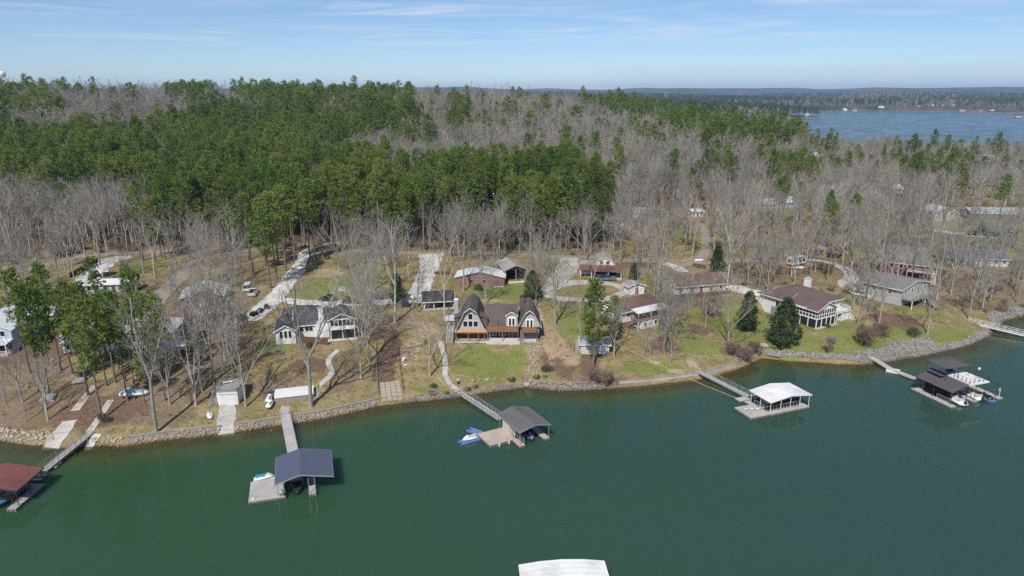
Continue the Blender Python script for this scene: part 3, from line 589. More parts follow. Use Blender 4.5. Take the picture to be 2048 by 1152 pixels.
# ------------------------------------------------------------------ the woods
STANDS = [(0.80, crown_outline([(-400, 240), (0, 238), (90, 262), (180, 240), (260, 265), (330, 235), (420, 212), (520, 200), (640, 198), (830, 192), (835, 245), (780, 262), (690, 276), (640, 300), (690, 322), (760, 300), (790, 335), (868, 338), (874, 392), (800, 402), (700, 398), (665, 432), (560, 455), (420, 440), (340, 410), (300, 372), (200, 360), (120, 372), (60, 352), (-400, 350)])),
          (0.97, crown_outline([(880, 322), (960, 316), (1000, 328), (1060, 312), (1150, 316), (1205, 335), (1232, 372), (1218, 402), (1140, 424), (1080, 445), (1000, 445), (990, 385), (960, 400), (888, 405)])),
          (0.9, crown_outline([(1000, 445), (1085, 445), (1062, 495), (1008, 490)])),
          (0.85, crown_outline([(480, 176), (600, 170), (800, 168), (1000, 174), (1010, 192), (830, 192), (640, 198), (480, 200)], 18)),
          (0.35, crown_outline([(20, 158), (220, 158), (225, 186), (20, 186)], 18)), (0.7, crown_outline([(330, 168), (425, 168), (425, 198), (330, 198)], 18)),
          (0.75, crown_outline([(-300, 183), (0, 185), (100, 195), (150, 215), (60, 228), (-300, 232)], 16)),
          (0.74, crown_outline([(1080, 188), (1200, 203), (1290, 200), (1400, 205), (1500, 215), (1600, 225), (1618, 262), (1540, 288), (1420, 268), (1300, 246), (1270, 230)], 16)),
          (0.9, crown_outline([(765, 200), (830, 205), (832, 268), (775, 268)])), (0.8, crown_outline([(895, 200), (945, 205), (940, 252), (900, 250)])),
          (0.26, crown_outline([(1785, 245), (1850, 250), (1925, 270), (1935, 345), (1860, 350), (1790, 320)])), (0.2, crown_outline([(1940, 238), (2025, 245), (2030, 310), (1950, 320)])), (0.5, crown_outline([(1538, 298), (1618, 300), (1622, 362), (1545, 365)])), (0.3, crown_outline([(1395, 282), (1470, 285), (1468, 335), (1400, 335)])), (0.18, crown_outline([(1620, 235), (1700, 250), (1720, 310), (1640, 320)]))]
def wood_points():
    rg = random.Random(11); out = []
    y = 226.0
    while y < 830:
        st = 4.4 if y < 330 else (4.7 if y < 500 else 5.9)
        lim = 0.80 * y + 25; x = -lim
        while x < lim:
            px, py = x + rg.uniform(-0.48, 0.48) * st, y + rg.uniform(-0.48, 0.48) * st; x += st
            e = float(np.interp(px, EDGE_X, EDGE_Y))
            if py < e: continue
            if lake2(px, py) < 14: continue
            if blocked(px, py): continue
            p = 0.045; ix, iy = proj(px, py, float(h_base(px, py)) + 19.0)
            for pr, poly in STANDS:
                if in_poly(ix, iy, poly): p = pr
            if p > 0.8 and noise2(px, py, 17, 4) > 0.62: p *= 0.35
            pine = rg.random() < p
            if not pine and rg.random() < 0.16: continue
            out.append((px, py, 'pine' if pine else 'bare', rg.uniform(0.74, 1.16) * (1.0 if py < 470 else rg.uniform(0.85, 1.22)) * (0.60 if (px > 0.42 * py and py > 400) else 1.0), rg.uniform(0, 6.28)))
        y += st
    # thinner woods among the houses on the right
    y = 186.0
    while y < 640:
        st = 6.8 if y < 330 else 6.4; x = 40.0
        while x < 0.82 * y + 20:
            px, py = x + rg.uniform(-0.5, 0.5) * st, y + rg.uniform(-0.5, 0.5) * st; x += st
            if py > float(np.interp(px, EDGE_X, EDGE_Y)) or px < 50 + max(0, 225 - py) * 1.3: continue
            if inland(px, py) < 33 or blocked(px, py) or lake2(px, py) < 12: continue
            if rg.random() < 0.12: continue
            p = 0.03 if py < 380 else 0.12; ix, iy = proj(px, py, float(h_base(px, py)) + 19.0)
            for pr, poly in STANDS:
                if in_poly(ix, iy, poly): p = pr
            k = 'pine' if rg.random() < p else 'bare'
            out.append((px, py, k, rg.uniform(0.72, 1.04) * (0.64 if py > 410 else (0.85 if py > 350 else 1.0)), rg.uniform(0, 6.28)))
        y += st
    # scattered trees in the left back yards
    y = 172.0
    while y < 236:
        x = -215.0
        while x < -72:
            px, py = x + rg.uniform(-0.5, 0.5) * 8, y + rg.uniform(-0.5, 0.5) * 8; x += 8.0
            if py > float(np.interp(px, EDGE_X, EDGE_Y)) or blocked(px, py) or rg.random() < 0.42: continue
            out.append((px, py, 'bare', rg.uniform(0.66, 0.98), rg.uniform(0, 6.28)))
        y += 8.0
    return out
def merged(parts, name):
    V, F, MI, mats, o = [], [], [], [], 0
    for i, me in enumerate(parts):
        n = len(me.vertices); v = np.empty(n * 3, np.float32); me.vertices.foreach_get('co', v); f = np.empty(len(me.loops), np.int32); me.loops.foreach_get('vertex_index', f)
        V.append(v.reshape(-1, 3)); F.append(f.reshape(-1, 3) + o); MI.append(np.full(len(me.polygons), i, np.int32)); mats.append(me.materials[0]); o += n
    me = np_mesh(name, np.concatenate(V), np.concatenate(F))
    for m_ in mats: me.materials.append(m_)
    me.polygons.foreach_set('material_index', np.concatenate(MI)); return me
def scatter(name, pts, protos, label, cat):
    """one woodland object: every point carries a tree"""
    col = bpy.data.collections.new(name + '_kinds')
    for i, p in enumerate(protos): col.objects.link(bpy.data.objects.new('%s_kind_%02d' % (name, i), merged(p, name + '_tree')))
    me = bpy.data.meshes.new(name); V = np.array([(p[0], p[1], p[2]) for p in pts], np.float32)
    me.vertices.add(len(V)); me.vertices.foreach_set('co', V.ravel())
    for k, ty, j in (('tree_scale', 'FLOAT', 3), ('tree_turn', 'FLOAT', 4)):
        me.attributes.new(k, ty, 'POINT').data.foreach_set('value', np.array([p[j] for p in pts], np.float32))
    me.attributes.new('tree_kind', 'INT', 'POINT').data.foreach_set('value', np.array([p[5] for p in pts], np.int32))
    ng = bpy.data.node_groups.new(name, 'GeometryNodeTree'); ng.interface.new_socket('Geometry', in_out='INPUT', socket_type='NodeSocketGeometry'); ng.interface.new_socket('Geometry', in_out='OUTPUT', socket_type='NodeSocketGeometry')
    N, L = ng.nodes.new, ng.links.new; gi, go = N('NodeGroupInput'), N('NodeGroupOutput')
    ci = N('GeometryNodeCollectionInfo'); ci.inputs['Collection'].default_value = col; ci.inputs['Separate Children'].default_value = True; ci.inputs['Reset Children'].default_value = True
    ip = N('GeometryNodeInstanceOnPoints'); ip.inputs['Pick Instance'].default_value = True
    def attr(nm, ty): a = N('GeometryNodeInputNamedAttribute'); a.data_type = ty; a.inputs['Name'].default_value = nm; return a.outputs['Attribute']
    L(gi.outputs[0], ip.inputs['Points']); L(ci.outputs[0], ip.inputs['Instance']); L(attr('tree_kind', 'INT'), ip.inputs['Instance Index'])
    cx = N('ShaderNodeCombineXYZ'); L(attr('tree_turn', 'FLOAT'), cx.inputs[2]); rv = N('FunctionNodeRandomValue'); rv.data_type = 'FLOAT'; rv.inputs[2].default_value = -0.07; rv.inputs[3].default_value = 0.07; L(rv.outputs[1], cx.inputs[0]); er = N('FunctionNodeEulerToRotation'); L(cx.outputs[0], er.inputs[0]); L(er.outputs[0], ip.inputs['Rotation'])
    L(attr('tree_scale', 'FLOAT'), ip.inputs['Scale']); L(ip.outputs[0], go.inputs[0])
    o = link(name, me); md = o.modifiers.new('trees', 'NODES'); md.node_group = ng
    return stuff(o, label, cat)
def build_woods():
    rg = random.Random(5); W = wood_points(); W.sort(key=lambda p: p[1] ** 2 + p[0] ** 2)
    Z = h(np.array([p[0] for p in W]), np.array([p[1] for p in W])); cnt = {'pine': len([1 for t in INDIV if t == 'pine']), 'bare': len([1 for t in INDIV if t == 'bare'])}
    rest = {'pine': [], 'bare': []}
    for (x, y, k, s, rz), z in zip(W, Z):
        px, py = proj(x, y, z + 10); seen = -20 < px < 2068
        if seen and cnt[k] < 290 and y < 420:
            cnt[k] += 1; z_ = float(z) - 0.15
            side = next(t for lim, t in ((200, 'by far left yards'), (340, 'behind left concrete drive'), (480, 'behind the dirt lane'), (660, 'above the long drive'), (870, 'above the barn drive'), (1010, 'behind weathered barn'), (1240, 'behind the gravel drive'), (1450, 'around the back lane'), (1750, 'behind the lodge'), (9999, 'near the right edge')) if px < lim)
            row = 'front row' if y < float(np.interp(x, EDGE_X, EDGE_Y)) + 14 else 'rear rows'
            if k == 'pine': plant(PINES[rg.randrange(6)], 'pine_tree', 'tall green pine in %s of woods %s' % (row, side), 'tree', (x, y, z_), rz, s * 1.02, 'pines of the woods %s, %s' % (side, row))
            else:
                if rg.random() < 0.08: plant(REDBUDS[0] if rg.random() < 0.5 else BUDDED[0], 'budding_tree', 'bare tree just coming into bud in the woods %s' % side, 'tree', (x, y, z_), rz, s, 'budding trees %s' % side)
                else:
                    where = ('among the houses ' if (y < float(np.interp(x, EDGE_X, EDGE_Y))) else 'in %s of woods ' % row) + side
                    plant((FOREST_BARES + BARES[:2])[rg.randrange(6)], 'bare_tree', 'leafless grey tree %s' % where, 'tree', (x, y, z_), rz, s * (0.95 if px > 300 else 1.05), 'leafless trees ' + where)
        else:
            n = 4 if k == 'pine' else 4
            mid = y > 380
            rest[k].append((x, y, float(z) - 0.15, s, rz, ((6 + rg.randrange(5)) if mid else rg.randrange(6)) if k == 'pine' else ((4 + (rg.randrange(5) if rg.random() > 0.2 else 5 + (rg.random() < 0.35))) if mid else rg.randrange(4))))
    scatter('pine_woods', rest['pine'], PINES + MID_PINES, 'green pine woods covering the hillside behind the houses', 'pine woods')
    scatter('bare_woods', rest['bare'], FOREST_BARES + MID_BARES + MID_BUDS, 'grey leafless hardwood forest covering the hillside behind the houses', 'hardwood forest')
    # brush under the trees and along the wood edge
    ub = []
    for _ in range(5200):
        x = rg.uniform(-190, 240); y = rg.uniform(185, 330); e = float(np.interp(x, EDGE_X, EDGE_Y))
        if y < e - 3 and (x < 60 or rg.random() < 0.75): continue
        if blocked(x, y): continue
        ub.append((x, y, hz(x, y) - 0.05, rg.uniform(0.45, 1.25), rg.uniform(0, 6.28), rg.randrange(3)))
    brush = [make_bare(310 + i, H=2.4, fork=0.10, spread=1.0, leaders=4, n2=5, n3=4, n4=3, twig=0.02, trunk_r=0.03, multi=3, tmat=DARK_TWIG, bmat=DARK_TWIG if i < 2 else OLIVE_TWIG) for i in range(3)]
    scatter('undergrowth', ub, brush, 'low brown brush under the trees along the wood edge', 'undergrowth')
    # dry tufts and leaf drifts on the unmown banks
    X = np.array([rg.uniform(-130, 160) for _ in range(60000)]); Y = np.array([rg.uniform(108, 240) for _ in range(60000)]); D = inland(X, Y); C = cover_at(X, Y); Zt = h(X, Y); tf = []
    lawn = C[:, 0] > 0.35
    for x, y, d, g, z in zip(X, Y, D, lawn, Zt):
        if d < 2.2 or d > 105 or (g and rg.random() < 0.85) or rg.random() < 0.25: continue
        tf.append((x, y, float(z), rg.uniform(0.4, 1.3), rg.uniform(0, 6.28), rg.randrange(3)))
    tk = []
    for i in range(3):
        tb = TB(); r3 = random.Random(i)
        for _ in range(14):
            a = r3.uniform(0, 6.28); q = Vector((r3.uniform(-0.35, 0.35), r3.uniform(-0.35, 0.35), 0)); s_ = Vector((math.cos(a), math.sin(a), 0)) * 0.07; tb.tri(q - s_, q + s_, q + Vector((r3.uniform(-0.15, 0.15), r3.uniform(-0.15, 0.15), r3.uniform(0.06, 0.22))))
        tk.append([tb.mesh('tuft', (mat('dry_tuft', (0.34, 0.27, 0.15), rough=0.95, var=0.2, objrand=0.25), mat('leaf_drift', (0.20, 0.13, 0.085), rough=0.95, var=0.2, objrand=0.25), mat('green_tuft', (0.17, 0.185, 0.06), rough=0.95, var=0.2, objrand=0.25))[i])])
    PB = np.array(TREE_BOXES); tf = [t for t in tf if not ((t[0] - PB[:, 0]) ** 2 + (t[1] - PB[:, 1]) ** 2 < np.maximum(0.2, np.minimum(PB[:, 2] - 1.0, 6)) ** 2).any() or t[3] < 0.5]
    scatter('dry_tufts', tf, tk, 'dry grass tufts and leaf drifts on the unmown banks', 'grass tufts')
    far = []
    y = 1150.0
    while y < 4300:
        st = 11.0 + (y - 1150) * 0.0042; x0, x1 = (0.02 * y, 0.80 * y); x = x0
        while x < x1:
            px, py = x + rg.uniform(-1.1, 1.1) * st, y + rg.uniform(-1.1, 1.1) * st; x += st
            if rg.random() < 0.12: continue
            l = lake2(px, py)
            if l < 5 or (py < 1700 and px > 700): continue
            if 1700 < py < 2000 and px < 880:
                pk = 1.0
            else:
                pk = 0.25 if l < 90 else 0.5 + 0.42 * noise2(px, py * 0.5, 150, 3) + 0.3 * noise2(px, py * 0.4, 420, 8)
                if l < 26 and rg.random() < 0.55: continue
            k = rg.random() < pk
            far.append((px, py, -0.3, rg.uniform(0.6, 1.25), rg.uniform(0, 6.28), rg.randrange(2) + (0 if k else 2)))
        y += st
    Z = h(np.array([p[0] for p in far]), np.array([p[1] for p in far]))
    far = [(p[0], p[1], float(z) - 0.3, p[3], p[4], p[5]) for p, z in zip(far, Z)]
    scatter('far_woods', far, FAR_PINES + FAR_BARES, 'distant mixed woods beyond the blue arm of the lake', 'far woods')
# ------------------------------------------------------------------ building materials
M_WHITE = mat('white_paint', (0.74, 0.74, 0.72), rough=0.6, var=0.05, scale=0.8, stain=0.12)
M_SIDING = mat('white_siding', (0.70, 0.70, 0.68), rough=0.65, var=0.06, lines=('z', 0.2, 0.22), stain=0.12)
M_GREYSIDE = mat('pale_grey_siding', (0.42, 0.41, 0.39), rough=0.7, var=0.06, lines=('x', 0.3, 0.25))
M_BLUESIDE = mat('pale_blue_siding', (0.40, 0.48, 0.55), rough=0.7, var=0.06, lines=('z', 0.2, 0.22))
M_SLATESIDE = mat('slate_siding', (0.16, 0.18, 0.20), rough=0.7, var=0.08, lines=('z', 0.2, 0.22))
M_BEIGE = mat('beige_render', (0.56, 0.50, 0.43), rough=0.85, var=0.08, stain=0.28)
M_CREAM = mat('cream_block', (0.62, 0.54, 0.40), rough=0.85, var=0.1)
M_BRICK = mat('red_brick', (0.29, 0.15, 0.095), rough=0.9, col2=(0.20, 0.10, 0.07), scale=3.5, lines=('z', 0.12, 0.2))
M_REDWOOD = mat('weathered_red_boards', (0.20, 0.105, 0.085), rough=0.9, col2=(0.31, 0.22, 0.19), scale=1.3, lines=('x', 0.32, 0.45), stain=0.28)
M_BARNRED = mat('barn_red_boards', (0.26, 0.055, 0.048), rough=0.85, var=0.15, lines=('x', 0.3, 0.35))
M_STAIN = mat('orange_stained_wood', (0.31, 0.150, 0.075), rough=0.6, var=0.18, scale=2.0, lines=('x', 0.16, 0.3))
M_DKSTAIN = mat('dark_stained_wood', (0.15, 0.062, 0.040), rough=0.7, var=0.2, scale=2.0)
M_COPPER = mat('copper_pent_roof', (0.47, 0.27, 0.175), rough=0.5, var=0.1, lines=('x', 0.4, 0.25))
M_FENCE = mat('brown_fence_boards', (0.155, 0.085, 0.055), rough=0.9, var=0.2, lines=('x', 0.15, 0.4))
M_DECKGREY = mat('grey_deck_boards', (0.36, 0.345, 0.32), rough=0.85, var=0.12, lines=('y', 0.15, 0.3))
M_DECKTAN = mat('tan_deck_boards', (0.50, 0.415, 0.335), rough=0.8, var=0.06, lines=('x', 0.15, 0.22), stain=0.28)
M_DECKPALE = mat('pale_deck_boards', (0.47, 0.445, 0.42), rough=0.8, var=0.08, lines=('y', 0.62, 0.22), stain=0.28)
M_GREYWOOD = mat('weathered_grey_wood', (0.33, 0.31, 0.285), rough=0.9, var=0.16, scale=2.5)
M_ALU = mat('aluminium', (0.52, 0.53, 0.53), rough=0.4, var=0.06, metal=0.6, spec=0.5)
M_DKMETAL = mat('dark_metal', (0.055, 0.055, 0.06), rough=0.5, var=0.1, metal=0.3)
M_BROWNSH = mat('brown_shingles', (0.132, 0.108, 0.100), rough=0.92, var=0.14, scale=3.0, lines=('z', 0.16, 0.16), stain=0.28)
M_REDSH = mat('red_brown_shingles', (0.150, 0.088, 0.076), rough=0.92, var=0.16, scale=3.0, lines=('z', 0.16, 0.16), stain=0.28)
M_LODGESH = mat('plum_brown_shingles', (0.142, 0.100, 0.094), rough=0.92, var=0.12, scale=3.0, lines=('z', 0.16, 0.14), stain=0.28)
M_DARKSH = mat('charcoal_shingles', (0.078, 0.078, 0.086), rough=0.92, var=0.16, scale=3.0, lines=('z', 0.16, 0.16), stain=0.28)
M_GREYSH = mat('grey_shingles', (0.220, 0.210, 0.200), rough=0.92, var=0.16, scale=2.5, lines=('z', 0.16, 0.16), stain=0.28)
M_PALEROOF = mat('pale_grey_roof', (0.34, 0.35, 0.36), rough=0.85, var=0.15, scale=1.2, stain=0.28)
M_WHITEROOF = mat('white_metal_roof', (0.70, 0.72, 0.73), rough=0.45, var=0.07, scale=0.7, lines=('x', 0.6, 0.12), stain=0.28)
M_OLDMETAL = mat('old_galvanised_roof', (0.44, 0.43, 0.40), rough=0.6, col2=(0.27, 0.235, 0.20), scale=0.9, lines=('x', 0.45, 0.25), stain=0.28)
M_RUST = mat('rusty_roof', (0.195, 0.095, 0.075), rough=0.75, col2=(0.13, 0.075, 0.062), scale=1.1, lines=('x', 0.4, 0.25))
M_BLUEROOF = mat('slate_blue_metal_roof', (0.092, 0.108, 0.160), rough=0.5, var=0.06, scale=0.6)
M_DOCKGREY = mat('dark_grey_dock_roof', (0.150, 0.142, 0.138), rough=0.6, var=0.06, scale=0.6, stain=0.28)
M_DOCKCHAR = mat('charcoal_dock_roof', (0.098, 0.090, 0.088), rough=0.6, var=0.06, scale=0.6)
M_DOCKRED = mat('red_brown_dock_roof', (0.205, 0.082, 0.070), rough=0.65, var=0.1, scale=0.8, stain=0.28)
M_DOCKWHITE = mat('white_dock_roof', (0.76, 0.75, 0.73), rough=0.55, var=0.05, scale=0.6, stain=0.28)
M_GREENROOF = mat('green_metal_roof', (0.055, 0.17, 0.115), rough=0.5, var=0.12, lines=('x', 0.5, 0.2))
M_STONE = mat('field_stone', (0.33, 0.31, 0.285), rough=0.95, col2=(0.17, 0.155, 0.14), scale=2.2, bump=0.5)
M_CONC = mat('concrete', (0.50, 0.475, 0.435), rough=0.9, var=0.12, scale=0.9, stain=0.35)
M_CONCW = mat('white_concrete', (0.63, 0.61, 0.56), rough=0.9, var=0.12, scale=0.9, stain=0.4)
M_GRAVEL = mat('pale_gravel', (0.46, 0.425, 0.375), rough=0.95, var=0.14, scale=1.8, bump=0.3, stain=0.28)
M_DIRT = mat('dirt_track', (0.29, 0.245, 0.205), rough=0.95, var=0.16, scale=0.7)
M_ASPH = mat('old_asphalt', (0.215, 0.205, 0.195), rough=0.95, var=0.14, scale=0.5)
M_SLATEBLUE = mat('slate_blue_shingles', (0.125, 0.135, 0.165), rough=0.9, var=0.14, scale=2.5)
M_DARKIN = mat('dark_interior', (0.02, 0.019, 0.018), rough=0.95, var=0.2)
M_GLASS = glassmat()
M_WOODPOST = mat('treated_post', (0.27, 0.20, 0.135), rough=0.9, var=0.15)
M_RUBBER = mat('black_rubber', (0.02, 0.02, 0.021), rough=0.85, var=0.2)
# ------------------------------------------------------------------ building kit (local frame: front faces -y, x to the right)
def window(p, x, z, w, hh, y=0.0, side='f', frame=None, bars=0, W=0.0, D=0.0, name='window'):
    """frame ring standing proud of the wall with a dark pane set back in it"""
    fr, pn = MB(), MB(); t = 0.11
    def put(mb, a0, a1, z0, z1, o0, o1):
        if side == 'f': mb.box(x + a0, x + a1, y - o1, y - o0, z0, z1)
        elif side == 'b': mb.box(x + a0, x + a1, y + o0, y + o1, z0, z1)
        elif side == 'r': mb.box(y + o0, y + o1, x + a0, x + a1, z0, z1)
        else: mb.box(y - o1, y - o0, x + a0, x + a1, z0, z1)
    put(fr, -w / 2 - t, w / 2 + t, z - t, z, 0, 0.09); put(fr, -w / 2 - t, w / 2 + t, z + hh, z + hh + t, 0, 0.09)
    put(fr, -w / 2 - t, -w / 2, z, z + hh, 0, 0.085); put(fr, w / 2, w / 2 + t, z, z + hh, 0, 0.085)
    for b in range(bars): c = -w / 2 + w * (b + 1) / (bars + 1); put(fr, c - 0.05, c + 0.05, z, z + hh, 0, 0.08)
    put(pn, -w / 2, w / 2, z, z + hh, 0.005, 0.035)
    o = fr.build(name, frame or M_WHITE, p); pn.build('pane', M_GLASS, o); return o
def door(p, x, z, w, hh, m_, y=0.0, side='f'):
    d, k = MB(), MB()
    if side == 'f': d.box(x - w / 2, x + w / 2, y - 0.07, y - 0.004, z, z + hh); k.box(x + w / 2 - 0.16, x + w / 2 - 0.08, y - 0.13, y - 0.07, z + hh * 0.45, z + hh * 0.52)
    elif side == 'r': d.box(y + 0.004, y + 0.07, x - w / 2, x + w / 2, z, z + hh); k.box(y + 0.07, y + 0.13, x + w / 2 - 0.16, x + w / 2 - 0.08, z + hh * 0.45, z + hh * 0.52)
    else: d.box(y - 0.07, y - 0.004, x - w / 2, x + w / 2, z, z + hh); k.box(y - 0.13, y - 0.07, x + w / 2 - 0.16, x + w / 2 - 0.08, z + hh * 0.45, z + hh * 0.52)
    o = d.build('door', m_, p); k.build('handle', M_DKMETAL, o); return o
def shell(p, prof, a0, a1, axis, wallm, roofm, over=0.45, end=0.4, t=0.15, trim=M_WHITE, trim_w=0.22, wall=True, roof_name='roof', z0=0.0, ribs=0.0, soffit=True):
    """walls under a roof profile [(u, z) ... from one eave over the top to the other] run along an axis; roof slab with overhangs; rake trim"""
    if wall:
        pr = [(prof[0][0], z0 - 0.9)] + [(u, z - t - 0.02) for u, z in prof] + [(prof[-1][0], z0 - 0.9)]
        MB().prism(pr[::-1], a0, a1, axis).build('wall', wallm, p)
    def ext(a, b, L):
        d = math.hypot(a[0] - b[0], a[1] - b[1]); return (a[0] + (a[0] - b[0]) / d * L, a[1] + (a[1] - b[1]) / d * L)
    out = [ext(prof[0], prof[1], over)] + list(prof[1:-1]) + [ext(prof[-1], prof[-2], over)]
    rf = MB(); rf.prism(out + [(u, z - t) for u, z in out[::-1]], a0 - end, a1 + end, axis)
    if ribs:
        n = int((a1 - a0 + 2 * end) / ribs)
        for i in range(n + 1):
            c = a0 - end + 0.05 + i * (a1 - a0 + 2 * end - 0.1) / n
            rf.prism([(u, z + 0.045) for u, z in out] + [(u, z + 0.004) for u, z in out[::-1]], c - 0.03, c + 0.03, axis)
    r = rf.build(roof_name, roofm, p)
    if trim:
        tm = MB()
        for a, s in ((a0 - end, -1), (a1 + end, 1)):
            tm.prism([(u, z + 0.02) for u, z in out] + [(u, z - trim_w) for u, z in out[::-1]], min(a, a + s * 0.07), max(a, a + s * 0.07), axis)
        for (u, z), s in ((out[0], -1), (out[-1], 1)):
            if axis == 'x': tm.box(a0 - end - 0.07, a1 + end + 0.07, min(u, u + s * 0.06), max(u, u + s * 0.06), z - trim_w, z + 0.01)
            else: tm.box(min(u, u + s * 0.06), max(u, u + s * 0.06), a0 - end - 0.07, a1 + end + 0.07, z - trim_w, z + 0.01)
        tm.build('fascia', trim, r)
    return r
def gable(p, x0, x1, y0, y1, wh, rise, ridge, wallm, roofm, **k):
    if ridge == 'x': return shell(p, [(y0, wh), ((y0 + y1) / 2, wh + rise), (y1, wh)], x0, x1, 'x', wallm, roofm, **k)
    return shell(p, [(x0, wh), ((x0 + x1) / 2, wh + rise), (x1, wh)], y0, y1, 'y', wallm, roofm, **k)
def hip(p, x0, x1, y0, y1, wh, rise, wallm, roofm, over=0.6, trim=M_WHITE, inset=None, z0=-0.9):
    MB().box(x0, x1, y0, y1, z0, wh - 0.02).build('wall', wallm, p)
    a, b, c, d = x0 - over, x1 + over, y0 - over, y1 + over
    if (b - a) > (d - c): i = inset or (d - c) / 2; R0, R1 = (a + i, (c + d) / 2, wh + rise), (b - i, (c + d) / 2, wh + rise); F = [(0, 1, 5, 4), (1, 2, 5), (2, 3, 4, 5), (3, 0, 4)]
    else: i = inset or (b - a) / 2; R0, R1 = ((a + b) / 2, c + i, wh + rise), ((a + b) / 2, d - i, wh + rise); F = [(0, 1, 4), (1, 2, 5, 4), (2, 3, 5), (3, 0, 4, 5)]
    o = MB().add([(a, c, wh), (b, c, wh), (b, d, wh), (a, d, wh), R0, R1], F + [(3, 2, 1, 0)]).build('roof', roofm, p)
    tm = MB()
    for q in ((a, b, c - 0.05, c), (a, b, d, d + 0.05), (a - 0.05, a, c, d), (b, b + 0.05, c, d)): tm.box(q[0], q[1], q[2], q[3], wh - 0.2, wh + 0.02)
    tm.build('fascia', trim, o); return o
def chimney(p, x, y, w, d, z0, z1, m_, cap=M_CONC):
    o = MB().box(x - w / 2, x + w / 2, y - d / 2, y + d / 2, z0, z1).build('chimney', m_, p)
    MB().box(x - w / 2 - 0.08, x + w / 2 + 0.08, y - d / 2 - 0.08, y + d / 2 + 0.08, z1, z1 + 0.14).box(x - w / 4, x + w / 4, y - d / 4, y + d / 4, z1 + 0.14, z1 + 0.4).build('chimney_cap', cap, o)
    return o
def posts(p, pts, z0, z1, s, m_, name='post'):
    for x, y in pts: MB().box(x - s / 2, x + s / 2, y - s / 2, y + s / 2, z0, z1).build(name, m_, p)
def railing(p, pts, z, hh, m_, gap=0.32, name='railing', solid=None):
    """top and bottom rail with balusters along a polyline"""
    mb = MB()
    for a, b in zip(pts[:-1], pts[1:]):
        A, B = Vector((*a, 0)), Vector((*b, 0)); d = B - A; L_ = d.length; rz = math.atan2(d.y, d.x); c = (A + B) / 2
        mb.cbox((c.x, c.y, z + hh - 0.08), L_, 0.10, 0.08, rz); mb.cbox((c.x, c.y, z + 0.10), L_, 0.07, 0.06, rz)
        n = max(1, int(L_ / gap))
        for i in range(n + 1): q = A + d * (i / n); w = 0.1 if i in (0, n) else 0.045; mb.cbox((q.x, q.y, z), w, w, hh - 0.08, rz)
        if solid: mb.cbox((c.x, c.y, z + 0.16), L_ - 0.02, 0.03, hh - 0.24, rz)
    return mb.build(name, m_, p)
def stairs(p, x0, x1, y_top, y_bot, z_top, z_bot, m_, n=14):
    tr, st = MB(), MB()
    for i in range(n):
        t = (i + 0.5) / n; y = y_top + (y_bot - y_top) * t; z = z_top + (z_bot - z_top) * t; dy = abs(y_top - y_bot) / n
        tr.box(x0 + 0.06, x1 - 0.06, y - dy * 0.42, y + dy * 0.42, z - 0.05, z)
    for x in (x0, x1): st.slab((x - 0.05, y_top, z_top), (x + 0.05, y_top, z_top), (x + 0.05, y_bot, z_bot), (x - 0.05, y_bot, z_bot), 0.28)
    s_ = tr.build('stair_treads', m_, p); st.build('stringer', m_, s_)
    for x in (x0, x1):
        r = MB().tube((x, y_top, z_top + 0.95), (x, y_bot, z_bot + 0.95), 0.05, n=4)
        for i in range(6): t = i / 5; y = y_top + (y_bot - y_top) * t; z = z_top + (z_bot - z_top) * t; r.box(x - 0.04, x + 0.04, y - 0.04, y + 0.04, z, z + 0.95)
        r.build('handrail', m_, p)
    return s_
